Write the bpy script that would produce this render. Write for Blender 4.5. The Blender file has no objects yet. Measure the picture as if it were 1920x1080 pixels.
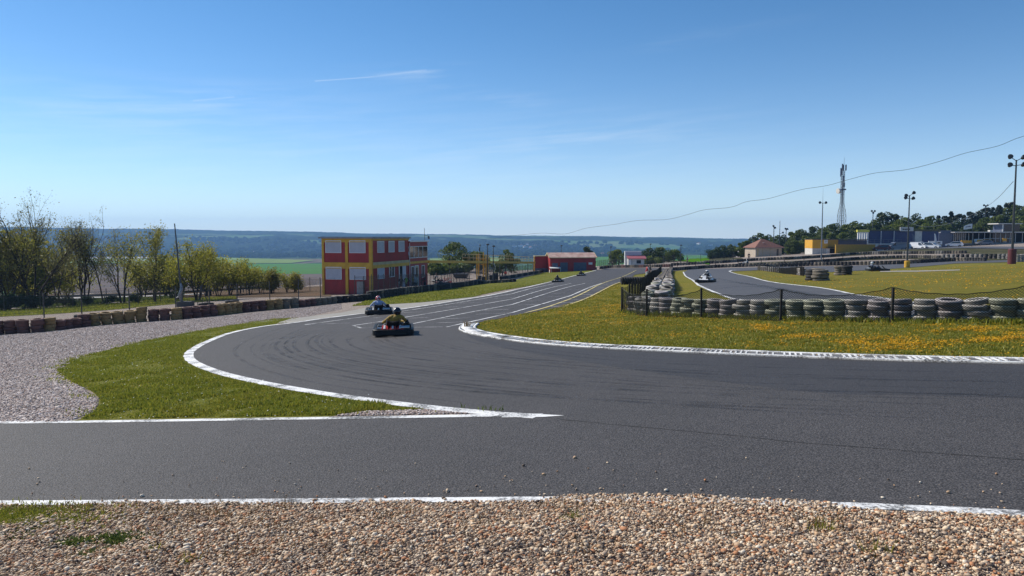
import bpy, bmesh, math, random
import numpy as np
from mathutils import Vector, Matrix, geometry
R = math.radians
random.seed(7); rng = np.random.default_rng(7)
sc = bpy.context.scene
COL = sc.collection
# ------------------------------------------------------------------ camera numbers
CZ = 2.3; F = 1400.0; PITCH = math.atan(95 / 1400)
cp, sp = math.cos(PITCH), math.sin(PITCH)
def ray(px, py):
    u = (px - 960) / F; v = (540 - py) / F
    return np.array([u, cp + v * sp, -sp + v * cp])
def P(px, py, d):                       # real point seen at a pixel of the photograph, at ground distance d
    r = ray(px, py); r = r * (d / r[1])
    return Vector((r[0], r[1], CZ + r[2]))
# ------------------------------------------------------------------ value noise
_perm = np.random.default_rng(3).random((256, 256))
def vnoise(x, y):
    x = np.asarray(x, float); y = np.asarray(y, float)
    xi = np.floor(x).astype(int); yi = np.floor(y).astype(int)
    fx = x - xi; fy = y - yi; fx = fx * fx * (3 - 2 * fx); fy = fy * fy * (3 - 2 * fy)
    a = _perm[xi & 255, yi & 255]; b = _perm[(xi + 1) & 255, yi & 255]
    c = _perm[xi & 255, (yi + 1) & 255]; d = _perm[(xi + 1) & 255, (yi + 1) & 255]
    return (a * (1 - fx) + b * fx) * (1 - fy) + (c * (1 - fx) + d * fx) * fy
def fbm(x, y, o=4):
    s = 0; a = .5
    for i in range(o):
        s = s + a * vnoise(x * 2 ** i + 17.3 * i, y * 2 ** i + 9.1 * i); a *= .5
    return s
def sstep(a, b, x):
    t = np.clip((x - a) / (b - a), 0, 1); return t * t * (3 - 2 * t)
# ------------------------------------------------------------------ terrain
PLATEAU = np.array([(-170, -80), (-160, 90), (-98, 142), (-75, 132), (-48, 118), (-34, 118), (-30, 130), (-26, 160), (-14, 198), (0, 212), (40, 232), (70, 252), (90, 330), (250, 420), (700, 420), (700, -80)], float)
def inside(poly, x, y):
    poly = np.asarray(poly, float); x = np.asarray(x, float); y = np.asarray(y, float)
    r = np.zeros(np.broadcast(x, y).shape, bool); n = len(poly)
    for i in range(n):
        x0, y0 = poly[i]; x1, y1 = poly[(i + 1) % n]
        if y0 == y1: continue
        r ^= ((y0 > y) != (y1 > y)) & (x < (x1 - x0) * (y - y0) / (y1 - y0) + x0)
    return r
def outdist(poly, x, y):
    x = np.asarray(x, float); y = np.asarray(y, float)
    ins = inside(poly, x, y)
    if ins.all(): return np.zeros(ins.shape)
    best = np.full(np.broadcast(x, y).shape, 1e18); n = len(poly)
    for i in range(n):
        x0, y0 = poly[i]; x1, y1 = poly[(i + 1) % n]
        dx, dy = x1 - x0, y1 - y0
        t = np.clip(((x - x0) * dx + (y - y0) * dy) / (dx * dx + dy * dy), 0, 1)
        best = np.minimum(best, (x - x0 - t * dx) ** 2 + (y - y0 - t * dy) ** 2)
    return np.where(ins, 0, np.sqrt(best))
RIDGE_PX = [-900, 0, 170, 450, 600, 800, 1000, 1200, 1400, 1700, 2500]
RIDGE_UP = [20, 19, 17, 12, 8.5, 5, 2.5, 0.5, -3.5, -6, -6]
def T(x, y):
    x = np.asarray(x, float); y = np.asarray(y, float)
    yc = np.clip(y, -40, 420)
    amp = .45 + .45 * sstep(8, 45, x)
    amp = amp * sstep(-22, -2, x)
    bump = amp * np.exp(-((yc - 102) / 30.) ** 2) * sstep(52, 75, yc)
    bump = bump - (.35 + .55 * sstep(20, 60, x)) * sstep(135, 190, yc)
    zp = CZ - (2.2 + .036 * yc - .05 * np.clip(x, -160, 260) + bump)
    zp = zp + 1.2 * sstep(102, 150, yc) * (1 - sstep(-9, -2, x)) + sstep(225, 330, yc) * sstep(60, 140, x) * 4.0
    s = outdist(PLATEAU, x, y)
    if s.max() == 0: return zp
    w = 1 - np.exp(-s / 90.)
    px = 960 + F * x / np.maximum(y, 50)
    up = np.interp(px, RIDGE_PX, RIDGE_UP)
    zr = CZ + up / F * 4700 + 58
    if y.max() < 2000: return zp * (1 - w) - 58 * w
    h = sstep(2250, 4700, y)
    h = .55 * h + .45 * sstep(2500, 3600, y + 900 * (fbm(x / 900., y / 900. + 4, 3) - .5) * 2) * h ** .35
    zv = -58 + zr * h
    fade = sstep(2300, 2900, y)
    zv = zv + fade * (18 * (fbm(x / 420., y / 420., 3) - .45) + 9 * (fbm(x / 45., y / 45., 2) - .4))
    return zp * (1 - w) + zv * w
def Tz(x, y): return float(T(np.array([x]), np.array([y]))[0])
_ts = np.geomspace(3, 9000, 1400)
def G(px, py):
    r = ray(px, py); r = r / r[1]
    z = CZ + r[2] * _ts - T(r[0] * _ts, _ts)
    k = np.nonzero(z < 0)[0]
    if len(k) == 0: raise ValueError(f'no ground at {px},{py}')
    k = k[0]
    lo, hi = (_ts[k - 1] if k else 1.0), _ts[k]
    for _ in range(30):
        m = (lo + hi) / 2
        if CZ + r[2] * m - Tz(r[0] * m, m) < 0: hi = m
        else: lo = m
    return Vector((r[0] * hi, hi, Tz(r[0] * hi, hi)))
def G2(pts): return [tuple(G(*p)[:2]) for p in pts]
def on(x, y, dz=0): return Vector((x, y, Tz(x, y) + dz))
def smooth_path(pts, n=8, closed=False):
    pts = [np.array(p, float) for p in pts]; out = []
    N = len(pts)
    for i in range(N if closed else N - 1):
        p0 = pts[(i - 1) % N] if closed or i > 0 else 2 * pts[0] - pts[1]
        p1 = pts[i]; p2 = pts[(i + 1) % N]
        p3 = pts[(i + 2) % N] if closed or i + 2 < N else 2 * pts[-1] - pts[-2]
        # centripetal-ish: use uniform
        for k in range(n):
            t = k / n
            out.append(.5 * (2 * p1 + (p2 - p0) * t + (2 * p0 - 5 * p1 + 4 * p2 - p3) * t * t + (3 * p1 - p0 - 3 * p2 + p3) * t ** 3))
    if not closed: out.append(pts[-1])
    return [tuple(p) for p in out]
# ------------------------------------------------------------------ tags
def tag(o, label=None, cat=None, group=None, kind=None):
    if label: o['label'] = label
    if cat: o['category'] = cat
    if group: o['group'] = group
    if kind: o['kind'] = kind
    return o
def thing(name, label, cat, loc=(0, 0, 0), rz=0.0, group=None):
    o = bpy.data.objects.new(name, None); COL.objects.link(o)
    o.empty_display_size = .2
    o.location = loc; o.rotation_euler = (0, 0, rz)
    return tag(o, label, cat, group)
def kids(o): return KIDS.get(o.name, [])
KIDS = {}
def setparent(c, p):
    if p is not None:
        c.parent = p; KIDS.setdefault(p.name, []).append(c)
def dup(o, loc=None, rz=None, label=None, group=None, parent=None, scale=None):
    c = o.copy(); COL.objects.link(c)
    if parent is not None: setparent(c, parent)
    if loc is not None: c.location = loc
    if rz is not None: c.rotation_euler = (c.rotation_euler[0], c.rotation_euler[1], rz)
    if scale is not None: c.scale = (scale, scale, scale) if not hasattr(scale, '__len__') else scale
    if label: c['label'] = label
    if group: c['group'] = group
    for k in list(kids(o)): dup(k, parent=c)
    return c
# ------------------------------------------------------------------ mesh builder
class MB:
    def __init__(s): s.v = []; s.f = []; s.m = []; s.mi = 0
    def add(s, vs, fs):
        b = len(s.v); s.v += [tuple(p) for p in vs]
        for f in fs: s.f.append(tuple(b + i for i in f)); s.m.append(s.mi)
        return s
    def box(s, x0, x1, y0, y1, z0, z1, M=None):
        vs = [(x, y, z) for z in (z0, z1) for y in (y0, y1) for x in (x0, x1)]
        if M is not None: vs = [M @ Vector(p) for p in vs]
        return s.add(vs, [(0, 2, 3, 1), (4, 5, 7, 6), (0, 1, 5, 4), (2, 6, 7, 3), (0, 4, 6, 2), (1, 3, 7, 5)])
    def bbox(s, x0, x1, y0, y1, z0, z1, b=.02, M=None):      # box with bevelled edges (chamfered in z and plan)
        b = min(b, (x1 - x0) / 2.1, (y1 - y0) / 2.1, (z1 - z0) / 2.1)
        def ring(z, i):
            return [(x0 + i + b, y0 + i, z), (x1 - i - b, y0 + i, z), (x1 - i, y0 + i + b, z), (x1 - i, y1 - i - b, z), (x1 - i - b, y1 - i, z), (x0 + i + b, y1 - i, z), (x0 + i, y1 - i - b, z), (x0 + i, y0 + i + b, z)]
        rings = [ring(z0, b * .7), ring(z0 + b, 0), ring(z1 - b, 0), ring(z1, b * .7)]
        return s.loft(rings, M=M)
    def loft(s, rings, caps=True, closed=True, M=None):
        n = len(rings[0]); vs = [p for r in rings for p in r]
        if M is not None: vs = [M @ Vector(p) for p in vs]
        fs = []
        for i in range(len(rings) - 1):
            for j in range(n if closed else n - 1):
                a = i * n + j; b = i * n + (j + 1) % n
                fs.append((a, b, b + n, a + n))
        if caps:
            fs.append(tuple(reversed(range(n)))); fs.append(tuple(range((len(rings) - 1) * n, len(rings) * n)))
        return s.add(vs, fs)
    def cyl(s, p0, p1, r0, r1=None, n=10, caps=True):
        r1 = r0 if r1 is None else r1
        p0 = Vector(p0); p1 = Vector(p1); d = (p1 - p0)
        if d.length < 1e-9: return s
        d.normalize(); a = d.orthogonal().normalized(); b = d.cross(a)
        def ring(p, r): return [p + a * (r * math.cos(2 * math.pi * k / n)) + b * (r * math.sin(2 * math.pi * k / n)) for k in range(n)]
        return s.loft([ring(p0, r0), ring(p1, r1)], caps)
    def tube(s, pts, r, n=6, caps=True):
        pts = [Vector(p) for p in pts]; N = len(pts); rings = []
        rr = r if hasattr(r, '__len__') else [r] * N
        a = None
        for i, p in enumerate(pts):
            d = (pts[min(i + 1, N - 1)] - pts[max(i - 1, 0)]).normalized()
            if a is None: a = d.orthogonal().normalized()
            else:
                a = a - d * a.dot(d); a = a.normalized() if a.length > 1e-6 else d.orthogonal().normalized()
            b = d.cross(a)
            rings.append([p + a * (rr[i] * math.cos(2 * math.pi * k / n)) + b * (rr[i] * math.sin(2 * math.pi * k / n)) for k in range(n)])
        return s.loft(rings, caps)
    def lathe(s, prof, n=20, M=None, close=False):
        rings = [[(r * math.cos(2 * math.pi * k / n), r * math.sin(2 * math.pi * k / n), z) for k in range(n)] for r, z in prof]
        if close: rings.append(rings[0])
        return s.loft(rings, caps=not close, M=M)
    def sphere(s, c, r, n=12, m=8, sc3=(1, 1, 1), M=None):
        prof = []
        for i in range(m + 1):
            t = math.pi * i / m; prof.append((max(1e-4, math.sin(t)) * r, -math.cos(t) * r))
        rings = [[(c[0] + q * math.cos(2 * math.pi * k / n) * sc3[0], c[1] + q * math.sin(2 * math.pi * k / n) * sc3[1], c[2] + z * sc3[2]) for k in range(n)] for q, z in prof]
        return s.loft(rings, M=M)
    def prism(s, poly, y0, y1, M=None):                       # polygon in x-z, extruded along y
        n = len(poly)
        return s.loft([[(x, y0, z) for x, z in poly], [(x, y1, z) for x, z in poly]], M=M)
    def build(s, name, mats, parent=None, smooth=False, auto=None):
        me = bpy.data.meshes.new(name); me.from_pydata(s.v, [], s.f)
        for m in (mats if isinstance(mats, (list, tuple)) else [mats]): me.materials.append(m)
        if any(s.m): me.polygons.foreach_set('material_index', s.m)
        bm = bmesh.new(); bm.from_mesh(me); bmesh.ops.recalc_face_normals(bm, faces=bm.faces); bm.to_mesh(me); bm.free()
        if smooth:
            me.polygons.foreach_set('use_smooth', [True] * len(me.polygons))
            if auto: me.set_sharp_from_angle(angle=R(auto))
        o = bpy.data.objects.new(name, me); COL.objects.link(o); setparent(o, parent)
        return o
def np_mesh(name, V, Fc, mat, parent=None, smooth=False):     # big numpy meshes; Fc (n,k)
    me = bpy.data.meshes.new(name); V = np.asarray(V, np.float32); Fc = np.asarray(Fc, np.int32)
    n, k = Fc.shape
    me.vertices.add(len(V)); me.vertices.foreach_set('co', V.ravel())
    me.loops.add(n * k); me.loops.foreach_set('vertex_index', Fc.ravel())
    me.polygons.add(n); me.polygons.foreach_set('loop_start', np.arange(0, n * k, k, dtype=np.int32))
    if smooth: me.polygons.foreach_set('use_smooth', np.ones(n, bool))
    me.update(calc_edges=True); me.validate()
    me.materials.append(mat)
    o = bpy.data.objects.new(name, me); COL.objects.link(o); setparent(o, parent)
    return o
# ------------------------------------------------------------------ materials
def newmat(name):
    m = bpy.data.materials.new(name); m.use_nodes = True
    nt = m.node_tree; b = nt.nodes['Principled BSDF']
    return m, nt, b
def N(nt, t, **kw):
    n = nt.nodes.new(t)
    for k, v in kw.items():
        if k in n.inputs: n.inputs[k].default_value = v
        else: setattr(n, k, v)
    return n
def c4(c): return (c[0], c[1], c[2], 1)
def mixc(nt, fac, a, b):
    n = nt.nodes.new('ShaderNodeMix'); n.data_type = 'RGBA'
    for s, v in ((n.inputs[0], fac), (n.inputs[6], a), (n.inputs[7], b)):
        if hasattr(v, 'links') or isinstance(v, bpy.types.NodeSocket): nt.links.new(v, s)
        elif isinstance(v, (int, float)): s.default_value = v
        else: s.default_value = c4(v)
    return n.outputs[2]
def ramp(nt, src, lo, hi, a=0.0, b=1.0):
    n = nt.nodes.new('ShaderNodeMapRange'); n.inputs[1].default_value = lo; n.inputs[2].default_value = hi
    n.inputs[3].default_value = a; n.inputs[4].default_value = b
    nt.links.new(src, n.inputs[0]); return n.outputs[0]
def coords(nt, sx=1, sy=1, sz=1, space='Object'):
    tc = nt.nodes.new('ShaderNodeTexCoord'); mp = nt.nodes.new('ShaderNodeMapping')
    mp.inputs['Scale'].default_value = (sx, sy, sz); nt.links.new(tc.outputs[space], mp.inputs['Vector'])
    return mp.outputs[0]
def noise(nt, vec, scale, detail=4, rough=.55):
    n = N(nt, 'ShaderNodeTexNoise'); n.inputs['Scale'].default_value = scale; n.inputs['Detail'].default_value = detail
    n.inputs['Roughness'].default_value = rough; nt.links.new(vec, n.inputs['Vector']); return n.outputs['Fac']
def bumpn(nt, b, h, strength, dist=.02):
    n = N(nt, 'ShaderNodeBump'); n.inputs['Strength'].default_value = strength; n.inputs['Distance'].default_value = dist
    nt.links.new(h, n.inputs['Height']); nt.links.new(n.outputs[0], b.inputs['Normal'])
def pmat(name, c1, c2=None, scale=6, rough=.6, metal=0, bump=0, spec=None, lo=.35, hi=.65, stretch=(1, 1, 1)):
    m, nt, b = newmat(name)
    b.inputs['Roughness'].default_value = rough; b.inputs['Metallic'].default_value = metal
    if spec is not None: b.inputs['Specular IOR Level'].default_value = spec
    c2 = c2 or tuple(x * .75 for x in c1)
    v = coords(nt, *stretch); n = noise(nt, v, scale)
    nt.links.new(mixc(nt, ramp(nt, n, lo, hi), c1, c2), b.inputs['Base Color'])
    if bump: bumpn(nt, b, n, bump)
    return m
def leafmat(name, c1, c2, trans=.5, island=True, rough=.5):
    m, nt, b = newmat(name); nt.nodes.remove(b)
    g = N(nt, 'ShaderNodeNewGeometry')
    col = mixc(nt, g.outputs['Random Per Island'], c1, c2)
    d = N(nt, 'ShaderNodeBsdfPrincipled'); d.inputs['Roughness'].default_value = rough; d.inputs['Specular IOR Level'].default_value = .3
    t = N(nt, 'ShaderNodeBsdfTranslucent'); mx = N(nt, 'ShaderNodeMixShader'); mx.inputs[0].default_value = trans
    nt.links.new(col, d.inputs['Base Color']); nt.links.new(col, t.inputs['Color'])
    nt.links.new(d.outputs[0], mx.inputs[1]); nt.links.new(t.outputs[0], mx.inputs[2])
    nt.links.new(mx.outputs[0], nt.nodes['Material Output'].inputs['Surface'])
    return m
M = {}
def build_mats():
    M['black'] = pmat('black_plastic', (.010, .010, .011), (.02, .02, .021), 8, .55, spec=.25)
    M['rubber'] = pmat('rubber', (.016, .016, .017), (.035, .034, .033), 12, .8)
    M['dark_metal'] = pmat('dark_metal', (.05, .052, .055), (.09, .09, .09), 9, .45, .6)
    M['grey_metal'] = pmat('galvanised_steel', (.28, .29, .30), (.2, .2, .21), 9, .45, .7)
    M['silver'] = pmat('bare_metal', (.6, .6, .6), (.45, .45, .45), 15, .3, .9)
    M['wood_post'] = pmat('dark_post', (.014, .012, .011), (.03, .026, .022), 14, .85, bump=.3)
    M['redpaint'] = pmat('red_panel', (.38, .024, .028), (.25, .02, .022), .9, .55, lo=.3, hi=.75, stretch=(1, 1, .4))
    M['yellowpaint'] = pmat('yellow_frame', (.66, .37, .02), (.5, .27, .02), 1.5, .5)
    M['beige'] = pmat('faded_beige', (.5, .42, .24), (.4, .32, .17), 1.5, .6)
    M['white'] = pmat('white_paint', (.75, .75, .74), (.66, .66, .65), 3, .5)
    M['shutter'] = pmat('roller_shutter', (.5, .5, .55), (.45, .45, .5), 2, .5)
    M['offwhite'] = pmat('render_wall', (.62, .6, .56), (.5, .48, .44), 2, .8)
    M['glass'] = pmat('dark_glass', (.02, .025, .03), (.03, .035, .04), 2, .06, spec=.8)
    M['dark_in'] = pmat('dark_interior', (.008, .008, .01), (.014, .013, .013), 2, .9)
    M['roofgrey'] = pmat('roof_sheet', (.3, .3, .32), (.2, .2, .22), 2, .5)
    M['concrete'] = pmat('concrete', (.34, .33, .31), (.24, .23, .22), 5, .9, bump=.2)
    M['tan'] = pmat('tan_render', (.5, .42, .33), (.42, .35, .27), 2, .85)
    M['tile'] = pmat('roof_tile', (.27, .12, .085), (.17, .08, .06), 3, .8, stretch=(1, 1, 4))
    M['tile_light'] = pmat('weathered_roof_sheet', (.34, .19, .155), (.5, .37, .31), .9, .7)
    M['blue'] = pmat('blue_cladding', (.013, .025, .095), (.018, .034, .13), 2, .45)
    M['bluegrey'] = pmat('blue_grey_cladding', (.07, .085, .14), (.1, .12, .17), 2, .5)
    M['orange_yellow'] = pmat('yellow_cladding', (.68, .36, .02), (.6, .3, .02), 2, .5)
    M['lemon'] = pmat('lemon_fascia', (.75, .68, .08), (.68, .6, .08), 2, .5)
    M['ochre'] = pmat('ochre_wall', (.42, .24, .02), (.34, .19, .02), 1.5, .6)
    M['car_white'] = pmat('white_car_paint', (.78, .78, .79), (.74, .74, .75), 2, .25)
    M['car_red'] = pmat('dark_red_car_paint', (.10, .012, .018), (.08, .01, .014), 2, .25)
    M['car_grey'] = pmat('grey_van_paint', (.16, .175, .21), (.14, .15, .18), 2, .3)
    M['kart_red'] = pmat('red_kart_shell', (.5, .035, .025), (.42, .03, .02), 3, .3)
    M['kart_white'] = pmat('white_kart_shell', (.75, .75, .75), (.66, .66, .66), 3, .3)
    M['skin'] = pmat('skin', (.5, .31, .22), (.46, .28, .2), 6, .5)
    M['hair'] = pmat('hair', (.03, .02, .015), (.05, .035, .025), 20, .6)
    M['mustard'] = pmat('mustard_jacket', (.33, .21, .035), (.27, .17, .03), 9, .8)
    M['lightblue'] = pmat('pale_blue_shirt', (.36, .43, .60), (.3, .36, .52), 9, .8)
    M['navy'] = pmat('dark_trousers', (.02, .022, .03), (.032, .034, .042), 9, .85)
    M['hivis'] = pmat('lime_vest', (.30, .7, .05), (.26, .6, .05), 9, .6)
    M['shirt_white'] = pmat('white_shirt', (.7, .7, .68), (.6, .6, .58), 9, .8)
    M['shirt_red'] = pmat('red_shirt', (.45, .04, .04), (.36, .03, .03), 9, .8)
    M['shirt_dark'] = pmat('dark_top', (.03, .03, .035), (.045, .045, .05), 9, .85)
    M['cone_red'] = pmat('cone_orange_red', (.55, .06, .03), (.48, .05, .03), 9, .5)
    M['helmet_black'] = pmat('black_helmet', (.012, .012, .018), (.02, .02, .028), 5, .15)
    M['helmet_red'] = pmat('red_white_helmet', (.36, .03, .04), (.6, .55, .55), 9, .2, lo=.5, hi=.56)
    M['helmet_white'] = pmat('white_helmet', (.7, .7, .7), (.6, .6, .6), 4, .2)
    M['visor'] = pmat('visor', (.01, .01, .012), (.015, .015, .018), 4, .05)
    M['net'] = pmat('green_black_net', (.012, .016, .013), (.02, .026, .02), 20, .8)
    M['bark'] = pmat('bark', (.055, .042, .032), (.03, .024, .02), 9, .9, bump=.5, stretch=(1, 1, .25))
    M['leaf_olive'] = leafmat('olive_leaves', (.16, .17, .03), (.29, .26, .05), .55)
    M['leaf_yellow'] = leafmat('spring_leaves', (.22, .23, .03), (.34, .31, .045), .55)
    M['leaf_sparse'] = leafmat('young_leaves', (.14, .14, .05), (.23, .21, .08), .45)
    M['far_woods'] = pmat('far_woods', (.008, .015, .011), (.022, .034, .018), .02, 1, spec=0)
    M['dark_cladding'] = pmat('dark_blue_cladding', (.035, .045, .085), (.05, .06, .1), 2, .5)
    M['leaf_dark'] = leafmat('dark_leaves', (.028, .048, .015), (.065, .095, .026), .3)
    M['leaf_mid'] = leafmat('mid_green_leaves', (.065, .10, .022), (.135, .165, .035), .4)
    M['leaf_light'] = leafmat('light_green_leaves', (.10, .14, .025), (.17, .2, .04), .45)
    M['needle'] = leafmat('pine_needles', (.016, .028, .014), (.036, .054, .022), .15)
# ------------------------------------------------------------------ ground materials
def mat_asphalt(name, c1, c2, grain=1.0, streak=0.0):
    m, nt, b = newmat(name)
    v = coords(nt)
    g = N(nt, 'ShaderNodeTexVoronoi'); g.inputs['Scale'].default_value = 52; nt.links.new(v, g.inputs['Vector'])
    fine = noise(nt, v, 42, 3, .75); big = noise(nt, v, .35, 4, .6); mid = noise(nt, v, 3.2, 4, .6)
    vs = coords(nt, .25, 2.6, 1); st = noise(nt, vs, .9, 4, .6)
    col = mixc(nt, ramp(nt, big, .35, .65), c1, c2)
    col = mixc(nt, ramp(nt, mid, .4, .62, 0, .3), col, tuple(x * .7 for x in c1))
    col = mixc(nt, ramp(nt, st, .48, .7, 0, .16 + streak), col, tuple(x * .62 for x in c1))
    col = mixc(nt, ramp(nt, fine, .42, .68, 0, .95 * grain), col, tuple(min(.4, x * 2.7) for x in c1))
    col = mixc(nt, ramp(nt, g.outputs['Distance'], .3, .65, 0, .7 * grain), col, tuple(x * .3 for x in c1))
    nt.links.new(col, b.inputs['Base Color'])
    b.inputs['Roughness'].default_value = .72; b.inputs['Specular IOR Level'].default_value = .3
    add = N(nt, 'ShaderNodeMath', operation='ADD'); nt.links.new(fine, add.inputs[0]); nt.links.new(g.outputs['Distance'], add.inputs[1])
    bumpn(nt, b, add.outputs[0], .55 * grain, .01)
    return m
def mat_gravel(name, cols, scale=38, big=.5):
    m, nt, b = newmat(name)
    v = coords(nt)
    g = N(nt, 'ShaderNodeTexVoronoi'); g.inputs['Scale'].default_value = scale; nt.links.new(v, g.inputs['Vector'])
    sep = N(nt, 'ShaderNodeSeparateColor'); nt.links.new(g.outputs['Color'], sep.inputs[0])
    c = mixc(nt, sep.outputs[0], cols[0], cols[1])
    c = mixc(nt, ramp(nt, sep.outputs[1], .6, .9), c, cols[2])
    c = mixc(nt, ramp(nt, g.outputs['Distance'], .35, .7, 0, .6), c, tuple(x * .3 for x in cols[1]))
    n1 = noise(nt, v, big, 5, .6); n2 = noise(nt, coords(nt, .3, 1.6, 1), 1.1, 4, .6)
    c = mixc(nt, ramp(nt, n1, .4, .7, 0, .4), c, tuple(x * .65 for x in cols[1]))
    c = mixc(nt, ramp(nt, n2, .5, .72, 0, .4), c, tuple(x * .6 for x in cols[1]))
    nt.links.new(c, b.inputs['Base Color']); b.inputs['Roughness'].default_value = .95; b.inputs['Specular IOR Level'].default_value = .15
    inv = N(nt, 'ShaderNodeMath', operation='SUBTRACT'); inv.inputs[0].default_value = 1; nt.links.new(g.outputs['Distance'], inv.inputs[1])
    bumpn(nt, b, inv.outputs[0], .8, .02)
    return m
def mat_lawn(name, c1, c2, dry, yellow=None, ylo=.56, yhi=.72):
    m, nt, b = newmat(name)
    v = coords(nt)
    f = noise(nt, v, 22, 4, .7); n1 = noise(nt, v, .8, 4, .6); n2 = noise(nt, v, .22, 4, .55)
    c = mixc(nt, ramp(nt, n1, .38, .66), c1, c2)
    c = mixc(nt, ramp(nt, n2, .45, .66, 0, .7), c, dry)
    if yellow:
        vy = coords(nt, .35, .9, 1); ny = noise(nt, vy, .42, 5, .68); fy = noise(nt, v, 9, 3, .75)
        mul = N(nt, 'ShaderNodeMath', operation='MULTIPLY'); nt.links.new(ramp(nt, ny, ylo, yhi), mul.inputs[0]); nt.links.new(ramp(nt, fy, .4, .6), mul.inputs[1])
        c = mixc(nt, mul.outputs[0], c, yellow)
    c = mixc(nt, ramp(nt, f, .38, .7, 0, .75), c, tuple(x * .3 for x in c1))
    nt.links.new(c, b.inputs['Base Color']); b.inputs['Roughness'].default_value = .9; b.inputs['Specular IOR Level'].default_value = .1
    bumpn(nt, b, f, .8, .05)
    return m
def mat_paint(name, col, wear):
    m, nt, b = newmat(name)
    v = coords(nt); n1 = noise(nt, v, 26, 4, .7); n2 = noise(nt, v, 1.6, 3, .6)
    add = N(nt, 'ShaderNodeMath', operation='ADD'); nt.links.new(n1, add.inputs[0]); nt.links.new(n2, add.inputs[1])
    nt.links.new(mixc(nt, ramp(nt, add.outputs[0], 1.08 - wear * .3, 1.3 - wear * .3), col, (.09, .09, .092)), b.inputs['Base Color'])
    b.inputs['Roughness'].default_value = .7; bumpn(nt, b, n1, .3, .005)
    return m
def ground_mats():
    M['asphalt'] = mat_asphalt('asphalt', (.059, .0545, .0535), (.082, .0755, .0745))
    M['asphalt_new'] = mat_asphalt('newer_asphalt', (.043, .0415, .044), (.052, .050, .053), .9)
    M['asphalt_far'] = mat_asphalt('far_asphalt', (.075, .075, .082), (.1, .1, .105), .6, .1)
    M['gravel'] = mat_gravel('pale_gravel', [(.40, .335, .285), (.26, .21, .18), (.60, .52, .45)], 22)
    M['gravel_near'] = mat_gravel('tan_gravel', [(.40, .31, .23), (.27, .2, .14), (.58, .5, .42)], 40)
    M['dust'] = pmat('dusty_verge', (.36, .335, .29), (.22, .21, .19), 1.4, .95, lo=.3, hi=.7, stretch=(.5, 1.5, 1))
    M['lawn'] = mat_lawn('verge_lawn', (.135, .155, .016), (.18, .19, .02), (.24, .20, .036))
    M['infield'] = mat_lawn('infield_lawn', (.175, .17, .02), (.22, .205, .026), (.27, .21, .04), (.46, .27, .02), .6, .8)
    M['infield_gold'] = mat_lawn('infield_gold', (.16, .15, .02), (.21, .185, .026), (.27, .20, .035), (.36, .245, .02), .58, .85)
    M['scrub'] = mat_lawn('scrub_bank', (.045, .05, .02), (.08, .075, .03), (.15, .125, .07))
    M['line'] = mat_paint('white_line_paint', (.78, .78, .77), .38)
    M['line_worn'] = mat_paint('worn_line_paint', (.62, .62, .61), .7)
    M['line_yellow'] = mat_paint('yellow_line_paint', (.70, .58, .22), .35)
    M['kerb'] = pmat('kerb_concrete', (.16, .16, .165), (.09, .09, .095), 5, .85, bump=.3)
    # skid marks: rubber dust that thins out
    m, nt, b = newmat('tyre_rubber_mark'); b.inputs['Base Color'].default_value = (.018, .018, .02, 1); b.inputs['Roughness'].default_value = .6
    n1 = noise(nt, coords(nt), 1.2, 5, .65); n2 = noise(nt, coords(nt), 30, 3, .6)
    mul = N(nt, 'ShaderNodeMath', operation='MULTIPLY'); nt.links.new(ramp(nt, n1, .36, .66, 0, .38), mul.inputs[0]); nt.links.new(ramp(nt, n2, .3, .6), mul.inputs[1])
    tr = N(nt, 'ShaderNodeBsdfTransparent'); mx = N(nt, 'ShaderNodeMixShader'); nt.links.new(mul.outputs[0], mx.inputs[0])
    nt.links.new(tr.outputs[0], mx.inputs[1]); nt.links.new(b.outputs[0], mx.inputs[2]); nt.links.new(mx.outputs[0], nt.nodes['Material Output'].inputs['Surface'])
    M['skid'] = m
    # valley and hills
    m, nt, b = newmat('valley_fields'); v = coords(nt, 1, .5, 1)
    vo = N(nt, 'ShaderNodeTexVoronoi'); vo.inputs['Scale'].default_value = .0042; nt.links.new(v, vo.inputs['Vector'])
    sep = N(nt, 'ShaderNodeSeparateColor'); nt.links.new(vo.outputs['Color'], sep.inputs[0])
    c = mixc(nt, ramp(nt, sep.outputs[0], .45, .55), (.045, .075, .025), (.07, .13, .03)); c = mixc(nt, ramp(nt, sep.outputs[1], .72, .78), c, (.17, .13, .085))
    c = mixc(nt, ramp(nt, noise(nt, coords(nt), .05, 4), .45, .65, 0, .6), c, (.03, .045, .018))
    nt.links.new(c, b.inputs['Base Color']); b.inputs['Roughness'].default_value = 1; b.inputs['Specular IOR Level'].default_value = 0; M['valley'] = m
    m, nt, b = newmat('wooded_hills')
    v = coords(nt, 1, 1, 1); n0 = noise(nt, v, .0017, 3, .6); n1 = noise(nt, v, .035, 4, .75); n2 = noise(nt, v, .006, 3, .6)
    c = mixc(nt, ramp(nt, n1, .4, .62), (.006, .012, .008), (.03, .045, .02))
    fld = mixc(nt, ramp(nt, n2, .4, .6), (.08, .15, .06), (.14, .18, .09))
    sz = N(nt, 'ShaderNodeSeparateXYZ'); nt.links.new(v, sz.inputs[0]); mk = N(nt, 'ShaderNodeMath', operation='MULTIPLY'); nt.links.new(ramp(nt, n0, .545, .56), mk.inputs[0]); nt.links.new(ramp(nt, sz.outputs[2], 8, 30, 1, 0), mk.inputs[1])
    c = mixc(nt, mk.outputs[0], c, fld)
    nt.links.new(c, b.inputs['Base Color']); b.inputs['Roughness'].default_value = 1; b.inputs['Specular IOR Level'].default_value = 0; M['hills'] = m
    M['field_green'] = pmat('green_crop', (.075, .20, .008), (.08, .16, .012), .02, 1, spec=0)
    M['field_light'] = pmat('light_crop', (.20, .27, .05), (.17, .23, .04), .02, 1, spec=0)
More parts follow.
